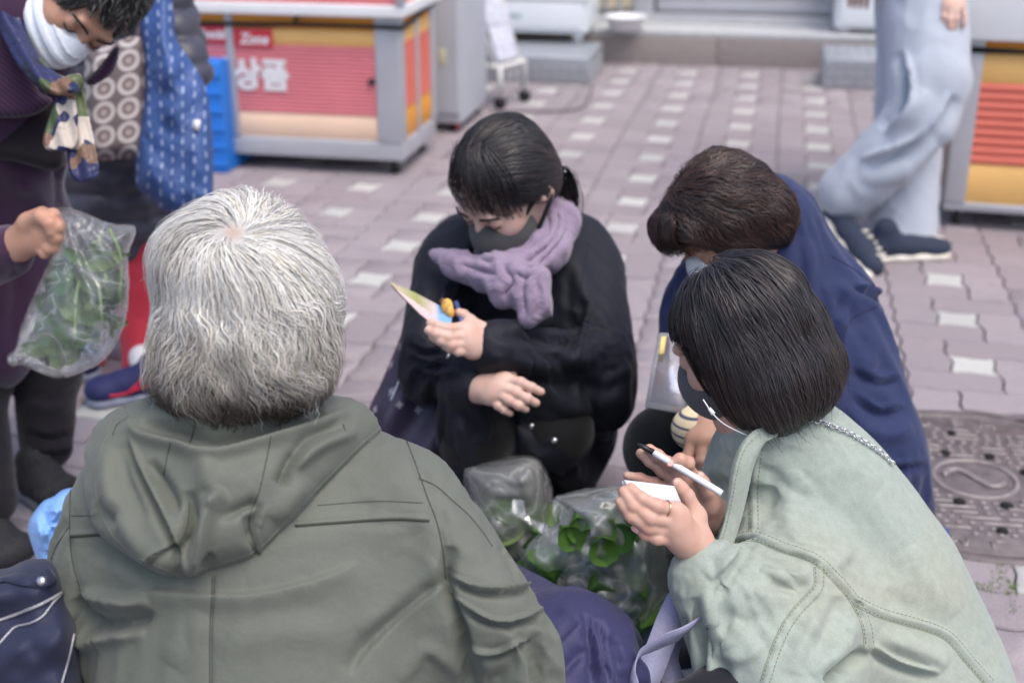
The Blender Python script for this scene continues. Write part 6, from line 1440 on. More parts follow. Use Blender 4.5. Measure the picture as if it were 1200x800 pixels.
def dirE(p, t):
    n = nrm(p); d = p-poleE; d = nrm(d-n*(d*n).sum(1, keepdims=True)); return nrm(d+np.cross(n, d)*.3)
def colE(path, t, rnd): return np.broadcast_to(np.where((np.modf(rnd*5.7)[0] > .78)[:, None, None], .16, .02)*np.array([1, .97, .93])*(.6+.8*rnd[:, None, None]), path.shape)
cap_mesh('scalp', pe_, RE_, hcE, eE, -.010, lambda q: np.full(q.shape, .015), HAIR, cut=lambda g: np.maximum(np.minimum(g[..., 1]-.062, .062-g[..., 2]), np.maximum(np.minimum(g[..., 1]+.015, .0-g[..., 2]), -.09-g[..., 2])))
roots = surf_points(envE, 4200, (0, -.012, .02), .2, lambda q: ~((q[..., 1] > .074) & (q[..., 2] < .06)) & ~((q[..., 1] > -.005) & (q[..., 2] < .01)) & (q[..., 2] > -.08), -.01)
strands('hair', pe_, RE_, hcE, envE, roots, RNG.uniform(-.008, .004, 4200), RNG.uniform(.03, .065, 4200), dirE, colE, HAIR, 8, .0009, .9, 50, lambda q: (q[:, 1] > .07) & (q[:, 2] < .045), .1, cell=.012)
# silk scarf
SILK = NT('patterned_scarf'); vo = SILK.n('ShaderNodeTexVoronoi'); vo.inputs['Scale'].default_value = 30; SILK.l(SILK.coord(), vo.inputs['Vector']); sp = SILK.n('ShaderNodeSeparateColor'); SILK.l(vo.outputs['Color'], sp.inputs[0])
cr = SILK.ramp(sp.outputs[0], [(0, S((40, 44, 84))), (.58, S((48, 58, 110))), (.59, S((76, 88, 56))), (.70, S((92, 104, 66))), (.71, S((196, 184, 172))), (.84, S((205, 192, 180))), (.85, S((120, 92, 74))), (.92, S((34, 34, 56)))]); cr.node.color_ramp.interpolation = 'CONSTANT'
SILK.l(cr, SILK.p.inputs['Base Color']); SILK.p.inputs['Roughness'].default_value = .45; SILK.l(SILK.bump(SILK.noise(26, 3, .5, dist=1), .5, .012), SILK.p.inputs['Normal']); SILK = SILK.m
V, Fc, _ = inflate([(-14, -40), (10, -40), (22, 0), (32, 40), (50, 72), (74, 90), (92, 94), (90, 110), (66, 112), (38, 98), (14, 66), (-6, 20)], lambda X, Y: 2.26-.0009*(Y+40), .022, 11, 2.0, .0035, zfun=lambda X, Y: .007*np.sin((X*.85-Y*.5)/3.6)); sc_ = mesh_obj('scarf', V, Fc, SILK, pe_)
for nm, o_, zz in (('scarf_tail', [(80, 102), (96, 102), (104, 135), (112, 172), (116, 205), (98, 214), (82, 204), (78, 165), (78, 130)], 2.16), ('scarf_tail', [(70, 104), (88, 106), (92, 140), (90, 170), (70, 178), (50, 170), (58, 136)], 2.145)):
    V, Fc, _ = inflate(o_, zz, .008, 5, 1.8, .003, zfun=lambda X, Y: .004*np.sin((X-.22*Y)/3.4)); mesh_obj(nm, V, Fc, SILK, sc_)
f = Field(.006); f.ell(P(85, 100, 2.14), (.017, .014, .017)); f.ell(P(91, 96, 2.145), (.010, .010, .014)); V, Fc = f.mesh(.003); mesh_obj('scarf_knot', V, Fc, SILK, sc_)

# ---------------------------------------------------------------- bags of greens
FILM = plastic_film('clear_bag_film', (.98, .99, .99), .13, .6, 14, .16, .26)
LEAF = leafmat('leaf_green', (.10, .24, .04), (.16, .32, .07)); LEAFD = leafmat('leaf_deep_green', (.045, .14, .03), (.08, .2, .045)); LEAFP = leafmat('leaf_pale', (.17, .27, .09), (.24, .33, .13)); STEM = plain('stem_green', (.22, .33, .12), .5, .15, 60)
def leaf_mesh(L, Wd, bend, cup, rnd_, nx=7, wav=.08):
    V, Fc = [], []
    for i in range(nx+1):
        t = i/nx; wdt = Wd*(math.sin(math.pi*min(1, t**.75*.98+.02))**.75 if not rnd_ else math.sqrt(max(0, 1-(2*t-1)**2))*(1.0 if t > .12 else .9))
        for j in range(-2, 3):
            u = j/2; V.append([u*wdt/2, L*t, -bend*L*t*t+cup*Wd*u*u+wav*Wd*math.sin(5*t+j*1.7)*abs(u)])
    for i in range(nx):
        for j in range(4): Fc.append([i*5+j, i*5+j+1, (i+1)*5+j+1, (i+1)*5+j])
    me = bpy.data.meshes.new('leaf'); me.from_pydata(V, [], Fc); me.polygons.foreach_set('use_smooth', [True]*len(Fc)); me.update(); return me
LM = [leaf_mesh(.13, .055, .25, .25, False), leaf_mesh(.11, .07, .4, .3, False), leaf_mesh(.10, .095, .3, .25, True), leaf_mesh(.085, .09, .5, .35, True), leaf_mesh(.15, .04, .15, .3, False)]
LMM = {}
def put_leaf(k, mat, loc, d, up, s, parent):
    key = (k, mat.name)
    if key not in LMM: me = LM[k].copy(); me.materials.append(mat); LMM[key] = me
    o = bpy.data.objects.new('leaf', LMM[key]); COL.objects.link(o); R = frame(d, up); M_ = Matrix.Identity(4)
    b = wpos(parent)
    for r in range(3):
        for c in range(3): M_[r][c] = R[r][c]*s
        M_[r][3] = loc[r]-b[r]
    o.parent = parent; o.matrix_local = M_; return o
def stem(a, b_, parent, r=.003):
    m = (np.asarray(a)+np.asarray(b_))/2+RNG.normal(0, .006, 3); mesh_obj('stem', *tube(catmull(np.array([a, m, b_]), 4), [r]*8+[r*.7], 5), STEM, parent)
hb_o = [(60, 248), (76, 243), (100, 250), (130, 262), (156, 264), (158, 275), (150, 300), (151, 335), (147, 375), (134, 405), (118, 425), (92, 437), (70, 443), (45, 436), (28, 428), (12, 428), (8, 418), (18, 408), (24, 385), (40, 345), (58, 305), (66, 275)]
zb_ = lambda X, Y: 2.155+.0*X+.02*(Y-250)/180.
def hzf(X, Y):
    dx = X-70; dy = Y-245; a = np.arctan2(dx, dy+12); r = np.hypot(dx, dy)
    return (.010*np.sin(a*17+.6*np.sin(r/22.))+.006*np.sin(a*31+2))*np.exp(-r/160.)+.006*vnoise(np.stack([X/18., Y/18., X*0], -1), 5)
V, Fc, uv = inflate(hb_o, zb_, .072, 48, 2.2, .004, zfun=hzf)
hbag = tag(mesh_obj('plastic_bag', V, Fc, FILM), 'clear plastic bag of leafy greens hanging from the plum-sleeved hand', 'plastic bag', 'plastic bags of greens')
grn = thing('leafy_greens', 'long green leaves inside the bag held in the plum-sleeved hand', 'greens', P(85, 380, 2.17), 'bunches of leafy greens')
rl = random.Random(11)
for i in range(80):
    x, y = rl.uniform(38, 138), rl.uniform(300, 415)
    if pdist(hb_o, np.array([x]), np.array([y]))[0] < 16: continue
    c0 = P(x, y, 2.165+rl.uniform(-.035, .035)); a = rl.gauss(.6, .9); d = np.array([math.sin(a), rl.uniform(-.3, .3), -math.cos(a)*rl.choice([1, 1, -1])])
    put_leaf(rl.choice([0, 1, 4, 0]), rl.choice([LEAF, LEAFD, LEAFP, LEAFP]), c0-nrm(d)*.04, d, (rl.uniform(-.5, .5), -1, rl.uniform(-.2, .7)), rl.uniform(.4, .62), grn)
for a, b in (((118, 272), (125, 330)), ((128, 268), (140, 350)), ((92, 330), (88, 400)), ((110, 290), (120, 380)), ((70, 380), (110, 372))): stem(P(*a, 2.14), P(*b, 2.13), grn, .0028)
for (x, y, a) in ((112, 285, .3), (122, 300, -.2), (130, 310, .2)): put_leaf(0, LEAFP, P(x, y, 2.15), (math.sin(a), -.1, -math.cos(a)), (0, -1, .2), .6, grn)

def ground_bag(o_, zc0, ybase, T, R, lab, glab, nleaf, kinds, mats, rect, seed, poke=()):
    zf_ = lambda X, Y: zc0-.11*(ybase-Y)/200.
    nz = lambda X, Y: .020*vnoise(np.stack([X/26., Y/26., X*0+seed], -1), seed)+.008*vnoise(np.stack([X/9., Y/11., X*0], -1), seed+2)
    V, Fc, uv = inflate(o_, zf_, T, R, 2.6, .006, zfun=nz); V[:, 2] = np.maximum(V[:, 2], .004)
    b = tag(mesh_obj('plastic_bag', V, Fc, FILM2), lab, 'plastic bag', 'plastic bags of greens')
    cx, cy = np.mean(np.array(o_), 0); g = thing('leafy_greens', glab, 'greens', P(cx, cy, zf_(cx, cy)), 'bunches of leafy greens'); r_ = random.Random(seed)
    for i in range(nleaf):
        x, y = r_.uniform(rect[0], rect[2]), r_.uniform(rect[1], rect[3])
        if pdist(o_, np.array([x]), np.array([y]))[0] < 12: continue
        c0 = P(x, y, zf_(x, y)+r_.uniform(-.7, .5)*T); 
        if c0[2] < .03: c0[2] = .03+r_.random()*.05
        d = np.array([r_.gauss(0, 1), r_.gauss(0, 1), r_.gauss(0, .5)]); put_leaf(r_.choice(kinds), r_.choice(mats), c0, d, (r_.gauss(0, .4), -.6+r_.gauss(0, .3), 1), r_.uniform(.5, .85), g)
    for (x, y, dz, dx_, dy_, s, k, m) in poke: put_leaf(k, m, P(x, y, zf_(x, y)-dz), (dx_, -.2, dy_), (0, -.75, .65), s, g)
    return b, g
FILM2 = plastic_film('clear_sack_film', (.97, .985, .985), .32, .7, 11, .14, .34)
b1o = [(650, 582), (690, 572), (735, 570), (752, 596), (780, 625), (792, 670), (788, 725), (770, 772), (720, 792), (660, 790), (630, 760), (615, 700), (610, 655), (632, 625), (655, 610)]
ground_bag(b1o, 2.22, 780, .125, 60, 'clear sack of round green leaves on the ground before the sage-jacketed person', 'round green leaves filling the larger clear sack', 170, [2, 3, 1], [LEAFD, LEAF, LEAF], (620, 632, 785, 785), 21,
   [(672, 640, .11, -.35, .8, .45, 2, LEAF), (690, 646, .12, .1, 1, .5, 2, LEAF), (700, 634, .11, .3, 1, .6, 3, LEAF), (718, 640, .115, .5, .7, .5, 2, LEAFD), (708, 655, .13, -.1, .8, .55, 3, LEAF), (728, 632, .10, .6, .8, .45, 2, LEAFD), (682, 630, .10, -.2, 1, .5, 3, LEAF)])
b2o = [(542, 548), (580, 538), (622, 534), (640, 552), (650, 590), (652, 640), (650, 690), (620, 705), (585, 690), (560, 640), (545, 590)]
ground_bag(b2o, 2.36, 700, .11, 50, 'clear sack with pale greens behind the white-haired person', 'pale green leaves low in the smaller clear sack', 70, [2, 1], [LEAF, LEAFP, LEAF], (560, 605, 645, 690), 33)
# crumpled film edges over the sack mouth
for pts in ([(655, 606), (668, 640), (690, 655), (715, 668), (738, 655), (760, 632), (778, 628)], [(600, 600), (625, 618), (648, 636), (668, 668)], [(648, 600), (655, 630), (672, 660)]):
    c = catmull(pts, 8); V = []
    L = [P(x, y, 2.09+.01*math.sin(i*.9)) for i, (x, y) in enumerate(c)]; L2 = [P(x+5*math.sin(i*.7), y-13-5*math.sin(i*.5), 2.10+.012*math.cos(i*1.1)) for i, (x, y) in enumerate(c)]
    V = np.array(L+L2); m = len(L); V2 = V+np.array([0, .004, .001]); Fc = [[i, i+1, m+i+1, m+i] for i in range(m-1)]; Fc = np.array(Fc+[[q+2*m for q in f[::-1]] for f in Fc])
    o = mesh_obj('film_fold', np.vstack([V, V2]), Fc, FILM2, bpy.data.objects['plastic_bag.001'])
# blue plastic bag, blue sheet, strap, navy bag
BLUEP = plain('blue_plastic', S((128, 172, 228)), .35, .1, 14, .4, 40, bdist=.01)
V, Fc, _ = inflate([(32, 622), (36, 606), (50, 588), (62, 582), (76, 573), (95, 572), (120, 576), (126, 660), (130, 760), (120, 815), (80, 815), (62, 760), (56, 690), (42, 652)], 1.98, .06, 24, 2., .004, zfun=lambda X, Y: .016*vnoise(np.stack([X/13., Y/13., X*0], -1), 3)+.010*np.abs(vnoise(np.stack([X/7., Y/9., X*0], -1), 6))); tag(mesh_obj('plastic_bag', V, Fc, BLUEP), 'light blue plastic bag beside the olive jacket sleeve', 'plastic bag')
gx = np.linspace(640, 900, 40); gy = np.linspace(735, 860, 24); V = []
for x in gx:
    for y in gy:
        q = G(x, y, 0.); V.append(q+[0, 0, .012+.010*float(vnoise(np.array([q[0]*22, q[1]*22, 0.]), 9))])
Fc = [[i*24+j, i*24+j+1, (i+1)*24+j+1, (i+1)*24+j] for i in range(39) for j in range(23)]
V = np.array(V); o = mesh_obj('plastic_sheet', np.vstack([V, V-[0, 0, .003]]), np.array(Fc+[[q+len(V) for q in f[::-1]] for f in Fc]), BLUEP); tag(o, 'creased light blue plastic sheet spread on the paving under the sack', 'plastic sheet')
LAV = cloth('lavender_webbing', S((150, 150, 176)), .8, .04, 500, .4, 0, 10, .1)
def strap(pts, zs, wd, side): 
    c = catmull([(x, y, z) for (x, y), z in zip(pts, zs)], 8); return ribbon(np.array([P(*q) for q in c]), np.asarray(side), wd, .0009)
sb = thing('webbing_strap', 'lavender webbing bag strap looping beside the sage sleeve', 'strap', P(780, 750, 1.66))
mesh_obj('band', *strap([(812, 676), (797, 702), (783, 732), (770, 765), (757, 800), (745, 840)], [1.66, 1.63, 1.61, 1.60, 1.59, 1.59], .034, (1, .35, .2)), LAV, sb)
mesh_obj('band', *strap([(790, 735), (784, 755), (782, 775), (790, 800), (800, 830)], [1.66, 1.65, 1.64, 1.63, 1.62], .030, (1, .3, .1)), LAV, sb)
mesh_obj('band', *strap([(834, 718), (822, 726), (800, 740), (775, 752), (752, 765), (742, 782), (742, 800), (750, 830)], [1.63, 1.58, 1.555, 1.56, 1.57, 1.57, 1.57, 1.57], np.interp(np.linspace(0, 1, 57), [0, .3, .5, .62, 1], [.030, .026, .016, .016, .022]), (.35, -.3, 1)), LAV, sb)
NAVB = cloth('navy_bag_nylon', S((40, 44, 66)), .6, .1, 1200, .2, .25, 14, .1)
V, Fc, _ = inflate([(-60, 668), (0, 668), (28, 657), (58, 655), (74, 668), (86, 700), (98, 745), (100, 800), (98, 960), (90, 1140), (-60, 1150), (-66, 900)], 1.47, .10, 40, 3, .006, zfun=lambda X, Y: .012*np.sin((X*.5+Y)/16.)*np.exp(-((Y-740)/60.)**2)+.006*vnoise(np.stack([X/20., Y/20., X*0], -1), 4))
nbg = thing('shoulder_bag', 'navy nylon shoulder bag with silver zips beside the olive jacket', 'bag', P(30, 1150, 1.47)); bbo = mesh_obj('bag_body', V, Fc, NAVB, nbg); nbv = bvh_of(V, Fc)
ZIP = plain('zip_silver', (.38, .38, .41), .4, .3, 600, .6, 700, .5, bdist=.002)
for pts, r in (([(-10, 730), (12, 722), (38, 712), (58, 702), (72, 694)], .0021), ([(-10, 765), (5, 748), (18, 735), (36, 730), (50, 722), (62, 706), (70, 697)], .0016), ([(86, 742), (80, 770), (72, 800)], .0016)):
    q, n = on_surface(nbv, pts, .001); 
    if len(q) > 2: mesh_obj('zip', *tube(q, r, 6), ZIP, bbo)
q, n = on_surface(nbv, [(-10, 683), (15, 678), (35, 681), (52, 680), (60, 672)], .002); mesh_obj('flap_strap', *ribbon(q, np.cross(n, np.gradient(q, axis=0)), .016, .0012), NAVB, bbo)
h, n = cast(nbv, 50, 681); n = n if n@(h-CAM) < 0 else -n; mesh_obj('snap', *tube([h, h+n*.006], [.006, .0045], 14), BTN, bbo)
# corner of a dark blue bag behind the sage jacket
V, Fc, _ = inflate([(1070, 610), (1098, 616), (1112, 622), (1112, 655), (1100, 676), (1070, 676), (1058, 645)], 2.30, .03, 12, 2.5, .004); tag(mesh_obj('blue_bag', V, Fc, plain('blue_nylon', S((48, 74, 140)), .6, .1)), 'corner of a blue bag on the ground between navy jacket and manhole', 'bag')

# ================================================================ the person in the black quilted coat, behind
PUFF = cloth('black_puffer_nylon', S((64, 64, 76)), .45, .1, 1500, .1, .25, 16, .05, spec=.5)
pf = thing('person', 'person in black quilted coat and red trousers carrying bags', 'person', (*G(160, 465)[:2], 0), 'people gathered round the bags')
fb = Field(.05); fb.ell(P(140, 60, 3.05), (.19, .13, .25)); fb.ell(P(135, 190, 3.10), (.19, .14, .22)); fb.cap(P(135, 190, 3.10), P(135, 245, 3.12), .17, .165); fb.cap(P(140, -130, 3.0), P(140, -60, 3.0), .07, .12)
JS, JE, JW = P(180, -50, 2.98), P(216, 82, 2.94), P(200, 140, 2.98); KS, KE, KW = P(60, -50, 2.98), P(50, 80, 2.98), P(70, 150, 3.0)
fb.cap(JS, JE, .048, .036); fb.cap(JE, JW, .04, .035); fb.cap(KS, KE, .065, .055); fb.cap(KE, KW, .05, .04)
V, Fc = fb.mesh(.008); V = smooth(V, Fc, 2); N = normals(V, Fc); V = V+N*(.015*np.abs(np.sin(V[:, 2]*math.pi/.058+.4*vnoise(V*6, 2)))**.6)[:, None]; V = wrinkle(V, Fc, .004, 20, (1, 1, 1.4), 5)
mesh_obj('quilted_coat', V, Fc, PUFF, pf)
REDT = cloth('red_trousers', S((196, 58, 74)), .8, .06, 900, .25, .25, 14)
a1, a2 = G(182, 462), G(100, 440); ft = Field(.03); ft.chain([P(168, 235, 3.10), P(168, 340, 3.08), P(170, 430, 3.09)], [.085, .062, .054]); ft.chain([P(105, 240, 3.15), P(100, 340, 3.2), P(98, 415, 3.22)], [.085, .062, .054]); V, Fc = ft.mesh(.007); V = smooth(V, Fc, 2); V = wrinkle(V, Fc, .004, 12, (1, 1, 1), 9); mesh_obj('trousers', V, Fc, REDT, pf)
SOCK = plain('white_sock', (.7, .7, .72), .9, .05, 40); f = Field(.01); f.chain([P(168, 405, 3.09), G(176, 462)+[0, 0, .07]], [.04, .038]); V, Fc = f.mesh(.005); mesh_obj('sock', V, Fc, SOCK, pf); f = Field(.01); f.chain([P(98, 395, 3.22), G(96, 440)+[0, 0, .07]], [.04, .038]); V, Fc = f.mesh(.005); mesh_obj('sock', V, Fc, SOCK, pf)
NSH = plain('navy_running_shoe', S((42, 46, 92)), .7, .2, 60, .5, 200); SOL = plain('grey_foam_sole', S((140, 146, 165)), .6, .06)
sh_ = shoe('running_shoe', G(100, 474), G(206, 462), .095, .08, pf, NSH, solemat=SOL); shoe('running_shoe', G(40, 452), G(120, 440), .095, .08, pf, NSH, solemat=SOL)
sv = [o for o in pf.children if o.name.startswith('running_shoe')][0]; me = sv.data; VV = np.array([v.co[:] for v in me.vertices]); FF = [list(p.vertices) for p in me.polygons]; sbv = BVHTree.FromPolygons([Vector(v) for v in VV], FF)
for pts in ([(128, 464), (150, 460), (170, 452), (195, 450)], [(150, 460), (165, 446), (172, 440)]):
    q, n = on_surface(sbv, pts, .0012)
    if len(q) > 2: mesh_obj('red_stripe', *tube(q, .004, 5), plain('red_stripe', S((190, 40, 70)), .6, .05), sv)
hcF = P(145, -200, 2.98); RF = frame((-.1, -.85, -.5), (0, 0, 1)); Vb, Fb = head_field([(0, -.03, -.13), (0, -.05, -.2)]).mesh(.005); Vb = place(Vb, RF, hcF)
ft2 = Field(.05); ft2.ell(P(140, 60, 3.06), (.13, .08, .2)); ft2.ell(P(135, 190, 3.1), (.13, .09, .17)); ft2.cap(P(142, -160, 3.0), P(140, -40, 3.03), .05); ft2.chain([JS, JE, JW], [.04, .035, .028]); ft2.chain([KS, KE, KW], [.04, .035, .028]); ft2.chain([P(168, 235, 3.10), P(168, 340, 3.08), P(170, 425, 3.10)], [.05, .03, .025]); ft2.chain([P(105, 240, 3.15), P(100, 340, 3.2), P(98, 410, 3.22)], [.05, .03, .025])
mesh_obj('body', *jt((Vb, Fb), ft2.mesh(.01), rest_hand(JW, (-.6, .4, -.4), (0, -.7, .7)), rest_hand(KW, (.6, .4, -.4), (0, -.7, .7))), SKIN, pf)
eF = Field(.03); eF.ell((0, -.012, .036), (.088, .102, .094)); eF.ell((0, -.05, -.03), (.08, .06, .07), k=.04)
cap_mesh('scalp', pf, RF, hcF, eF, -.004, lambda q: np.full(q.shape, .02), HAIR, cut=lambda g: np.minimum(g[..., 1]-.05, .06-g[..., 2]))
roots = surf_points(eF.at, 2000, (0, -.012, .02), .2, lambda q: ~((q[..., 1] > .06) & (q[..., 2] < .06)), -.004)
strands('hair', pf, RF, hcF, eF.at, roots, RNG.uniform(-.004, .003, 2000), RNG.uniform(.04, .07, 2000), lambda p, t: nrm(nrm(p-np.array([0, -.02, .14]))+RF.T@np.array([0, 0, -.6])), DKB, HAIR, 6, .0012, .3)
# blue bag with white dashes
BD = NT('blue_dashed_nylon'); at = BD.n('ShaderNodeAttribute'); at.attribute_name = 'map'; sx_ = BD.n('ShaderNodeSeparateXYZ'); BD.l(at.outputs['Vector'], sx_.inputs[0])
u = BD.math('DIVIDE', BD.math('ADD', sx_.outputs[0], BD.math('MULTIPLY', BD.noise(8, 2), 16)), 13.5); v = BD.math('DIVIDE', BD.math('ADD', sx_.outputs[1], BD.math('MULTIPLY', BD.noise(9, 2), 14)), 15.)
v2 = BD.math('ADD', v, BD.math('MULTIPLY', BD.math('MODULO', BD.math('FLOOR', u), 2), .5)); fu = BD.math('ABSOLUTE', BD.math('SUBTRACT', BD.math('FRACT', u), .5)); fv = BD.math('ABSOLUTE', BD.math('SUBTRACT', BD.math('FRACT', v2), .5))
mk_ = BD.math('MULTIPLY', BD.math('LESS_THAN', fu, .10), BD.math('LESS_THAN', fv, .24)); BD.l(BD.mix(BD.math('MULTIPLY', mk_, .62), S((54, 82, 138)), S((170, 186, 214))), BD.p.inputs['Base Color']); BD.p.inputs['Roughness'].default_value = .5; BD.l(BD.bump(BD.noise(16, 4, .55, dist=1.4), .6, .015), BD.p.inputs['Normal'])
bd_o = [(164, 24), (176, 2), (186, -40), (196, -40), (203, 8), (207, 45), (224, 72), (240, 100), (248, 150), (250, 205), (247, 236), (225, 246), (198, 250), (176, 232), (160, 218), (159, 190), (163, 150), (170, 105), (168, 60)]
V, Fc, uv = inflate(bd_o, 2.80, .060, 26, 2.5, .005, zfun=lambda X, Y: .016*np.sin((X-165)/8.+.8*np.sin(Y/30.))*np.exp(-((Y-60)/90.)**2)+.010*vnoise(np.stack([X/18., Y/22., X*0], -1), 8))
bb = thing('shopping_bag', 'blue cloth shopping bag with white dashes hanging from the black-coated arm', 'bag', P(205, 250, 2.8)); bbd = mesh_obj('bag_body', V, Fc, BD.m, bb, True, None, uv); bdv = bvh_of(V, Fc)
h, n = cast(bdv, 231, 146); 
if h is not None: mesh_obj('white_tag', *quad_slab([P(228, 140, 2.735), P(235, 141, 2.735), P(233, 153, 2.735), P(226, 152, 2.735)], .002), LETTER, bbd, False)
# patterned handbag with rings
RB_ = NT('ring_pattern'); at = RB_.n('ShaderNodeAttribute'); at.attribute_name = 'map'; sx_ = RB_.n('ShaderNodeSeparateXYZ'); RB_.l(at.outputs['Vector'], sx_.inputs[0])
yy = RB_.math('DIVIDE', RB_.math('ADD', sx_.outputs[1], RB_.math('MULTIPLY', sx_.outputs[0], .18)), 28.); xx = RB_.math('ADD', RB_.math('DIVIDE', sx_.outputs[0], 29.), 0.3)
fx = RB_.math('SUBTRACT', RB_.math('FRACT', xx), .5); fy = RB_.math('SUBTRACT', RB_.math('FRACT', yy), .5); rr_ = RB_.math('SQRT', RB_.math('ADD', RB_.math('MULTIPLY', fx, fx), RB_.math('MULTIPLY', fy, fy)))
cr = RB_.ramp(rr_, [(0, S((170, 160, 156))), (.14, S((150, 138, 136))), (.15, S((110, 92, 92))), (.27, S((120, 104, 104))), (.28, S((186, 178, 176))), (.46, S((186, 178, 176))), (.47, S((100, 88, 90)))]); RB_.l(RB_.mix(RB_.math('MULTIPLY', RB_.noise(40, 4), .3), cr, (.12, .1, .1)), RB_.p.inputs['Base Color']); RB_.p.inputs['Roughness'].default_value = .7; RB_.l(RB_.bump(rr_, .3, .01), RB_.p.inputs['Normal'])
V, Fc, uv = inflate([(100, 62), (130, 52), (168, 44), (172, 100), (168, 178), (140, 186), (108, 184), (98, 140)], 2.82, .055, 20, 2.5, .005); rbag = thing('handbag', 'grey handbag with printed rings carried by the black-coated person', 'handbag', P(135, 186, 2.82)); rbd = mesh_obj('bag_body', V, Fc, RB_.m, rbag, True, None, uv)
for x0, x1 in ((112, 118), (158, 160)): mesh_obj('handle', *tube(catmull(np.array([P(x0, 60, 2.80), P(x0+8, 20, 2.82), P(x1+6, -20, 2.86), P(x1+4, -60, 2.9)]), 6), .008, 6), plain('taupe_strap', S((86, 76, 84)), .7), rbag)
# blue crate behind the bag, leaning on the cart
CRB = plain('blue_crate', S((40, 120, 210)), .5, .06); gcx = G(250, 203); crt = thing('plastic_crate', 'blue ribbed plastic crate standing before the orange cart with lettering', 'crate', (gcx[0], gcx[1], 0)); CW_ = loc2w((gcx[0], gcx[1], 0), ER, EC)
hcx = hgt(gcx, 72)
V, Fc = box((-.26, 0, 0), (.06, .3, hcx), .01); mesh_obj('shell', CW_(V), Fc, CRB, crt, False)
for i in range(6): V, Fc = box((-.265, -.008, .03+i*hcx/6.3), (.065, .0, .03+i*hcx/6.3+.018), .002); mesh_obj('rib', CW_(V), Fc, CRB, crt, False)

# ================================================================ the walker in pale jeans
PALE = cloth('pale_denim', S((172, 179, 190)), .85, .05, 700, .25, .2, 9, .2)
pg = thing('person', 'person in wide pale jeans and dark canvas shoes walking past the orange carts', 'person', (*G(1050, 302)[:2], 0))
fb = Field(.05); fb.chain([P(1072, -150, 4.08), P(1074, -40, 4.08)], [.15, .16])
fb.chain([P(1068, -40, 4.2), P(1068, 90, 4.2), P(1062, 190, 4.18), P(1054, 286, 4.16)], [.12, .105, .10, .108], k=.015); fb.chain([P(1082, -40, 4.0), P(1090, 95, 3.92), P(1080, 140, 3.93), P(1040, 185, 3.98), P(996, 224, 4.05)], [.125, .115, .105, .095, .088], k=.015)
V, Fc = fb.mesh(.009); V = smooth(V, Fc, 1); V = wrinkle(V, Fc, .008, 5, (1, 1, .5), 71); V = wrinkle(V, Fc, .004, 16, (1, 1, .6), 72)
V = sculpt(V, Fc, [([(1058, 60), (1068, 100), (1062, 130), (1035, 155)], 9, -.03, 'c'), ([(1010, 190), (1050, 175), (1090, 150), (1115, 110)], 10, -.035, 'c'), ([(1000, 225), (1050, 205), (1095, 165)], 12, .02), ([(1040, 145), (1065, 135), (1085, 105)], 10, .02), ([(1000, 215), (1030, 220), (1060, 215)], 8, -.012)])
mesh_obj('jeans', V, Fc, PALE, pg)
CANV = plain('navy_canvas', S((44, 52, 70)), .85, .15, 80, .4, 400); CRM = plain('cream_rubber', S((226, 220, 205)), .5, .06)
w1 = shoe('canvas_shoe', G(1112, 300), G(1012, 306), .10, .10, pg, CANV, solemat=CRM); f = Field(.012); f.ell(G(1096, 300)+[0, 0, .035], (.035, .04, .03)); V, Fc = f.mesh(.004); mesh_obj('toe_cap', V, Fc, CRM, w1)
tq, hq = G(1022, 320)+[0, 0, .02], P(978, 250, 4.08); d = nrm(hq-tq); f = Field(.02); n2 = nrm(np.cross(d, [0, 1, 0]))
f.chain([tq, tq+d*.07, tq+d*.17, hq], [.034, .042, .038, .036]); f.cap(hq, P(992, 232, 4.06), .04, .04); V, Fc = f.mesh(.005); w2_ = mesh_obj('canvas_shoe', V, Fc, CANV, pg); f = Field(.01); f.chain([tq+n2*.028-d*.015, tq+d*.07+n2*.032, tq+d*.17+n2*.03, hq+n2*.03+d*.02], [.024, .028, .024, .026]) if n2[0] < 0 else f.chain([tq-n2*.028-d*.015, tq+d*.07-n2*.032, tq+d*.17-n2*.03, hq-n2*.03+d*.02], [.024, .028, .024, .026]); V, Fc = f.mesh(.005); mesh_obj('sole', V, Fc, CRM, w2_)
for k in range(5):
    c = tq+d*(.05+.03*k); mesh_obj('lace', *tube([c-n2*(.03 if n2[0] < 0 else -.03)+[-.02, -.035, 0], c-n2*(.035 if n2[0] < 0 else -.035)+[.02, -.035, 0]], .005, 5), CRM, w2_)
DKJ = cloth('dark_top', S((40, 40, 48)), .85, .1, 800, .3, .3, 10); fb = Field(.05); fb.ell(P(1070, -260, 4.0), (.2, .13, .3)); fb.cap(P(1070, -420, 3.95), P(1070, -350, 3.97), .06, .1); LS_, LE_, LW_ = P(1135, -370, 3.9), P(1135, -180, 3.92), P(1114, -22, 3.86)
fb.cap(LS_, LE_, .065, .055); fb.cap(LE_, LW_, .05, .04); MS_, ME_, MW_ = P(1005, -370, 4.05), P(990, -180, 4.1), P(1010, -50, 4.2); fb.cap(MS_, ME_, .065, .055); fb.cap(ME_, MW_, .05, .04); V, Fc = fb.mesh(.011); mesh_obj('top', smooth(V, Fc, 2), Fc, DKJ, pg)
hcG = P(1075, -490, 3.9); RG = frame((.97, .1, -.2), (0, 0, 1)); Vb, Fb = head_field([(0, -.03, -.13), (0, -.05, -.2)]).mesh(.005); Vb = place(Vb, RG, hcG)
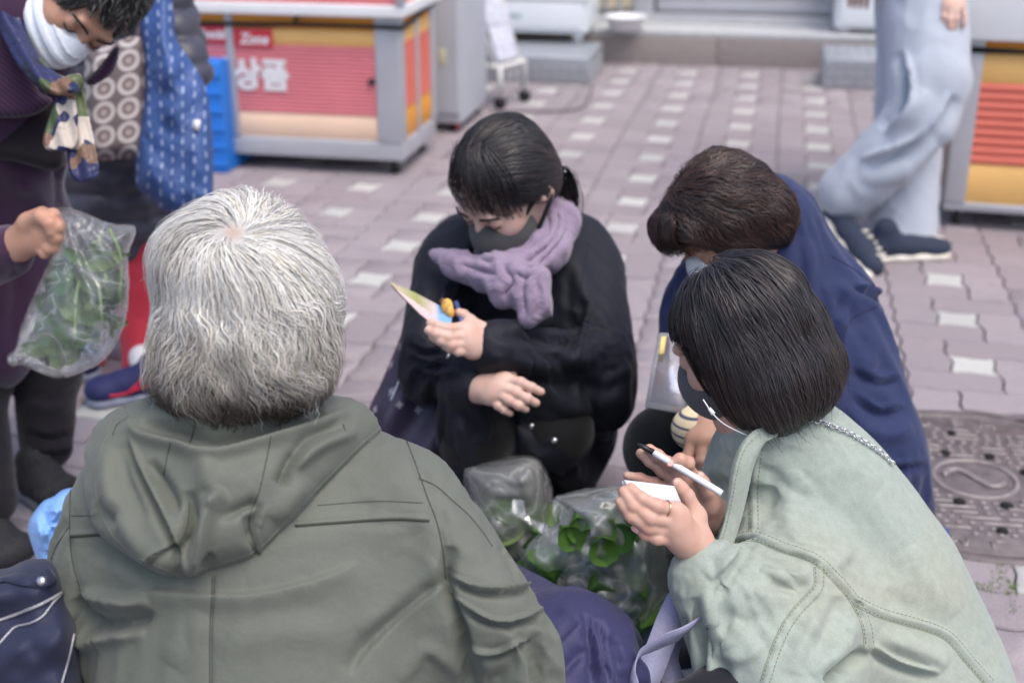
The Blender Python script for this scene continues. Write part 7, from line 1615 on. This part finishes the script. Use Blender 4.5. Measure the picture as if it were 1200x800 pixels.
hw = hand_mesh(LW_, LW_+(LE_-LW_)*.2, [P(1107, 10, 3.83), P(1114, 13, 3.82), P(1121, 12, 3.82), P(1128, 8, 3.83)], [[P(1107, 10, 3.83), P(1106, 20, 3.825), P(1107, 28, 3.83), P(1109, 33, 3.835)], [P(1114, 13, 3.82), P(1113, 24, 3.815), P(1113, 31, 3.82), P(1114, 36, 3.825)], [P(1121, 12, 3.82), P(1121, 22, 3.815), P(1120, 28, 3.82), P(1119, 33, 3.825)], [P(1128, 8, 3.83), P(1130, 18, 3.825), P(1130, 26, 3.825), P(1129, 32, 3.83)]], .003, thumb=[P(1104, -4, 3.86), P(1102, 8, 3.86), P(1103, 16, 3.86)], rf=.0085)
ft2 = Field(.05); ft2.ell(P(1070, -250, 4.0), (.14, .08, .25)); ft2.cap(P(1074, -440, 3.93), P(1070, -330, 3.97), .05); ft2.ell(P(1074, -60, 4.05), (.12, .1, .16)); ft2.chain([LS_, LE_, LW_], [.04, .035, .026]); ft2.chain([MS_, ME_, MW_], [.04, .035, .026]); ft2.chain([P(1068, -40, 4.2), P(1068, 90, 4.2), P(1062, 190, 4.18), P(1052, 285, 4.16), G(1040, 306)+[0, .03, .05]], [.05, .035, .03, .025, .02]); ft2.chain([P(1082, -40, 4.0), P(1090, 95, 3.92), P(1080, 140, 3.93), P(990, 232, 4.06)], [.05, .035, .03, .03])
mesh_obj('body', *jt((Vb, Fb), ft2.mesh(.012), hw, rest_hand(MW_, (0, 0, -1), (-.3, -.9, 0))), SKIN3, pg)
cap_mesh('scalp', pg, RG, hcG, eF, -.004, lambda q: np.full(q.shape, .02), HAIR, cut=lambda g: np.minimum(g[..., 1]-.05, .06-g[..., 2]))
roots = surf_points(eF.at, 2000, (0, -.012, .02), .2, lambda q: ~((q[..., 1] > .06) & (q[..., 2] < .06)), -.004)
strands('hair', pg, RG, hcG, eF.at, roots, RNG.uniform(-.004, .003, 2000), RNG.uniform(.05, .12, 2000), lambda p, t: nrm(nrm(p-np.array([0, -.02, .14]))+RG.T@np.array([0, 0, -.8])), DKB, HAIR, 6, .0012, .3)
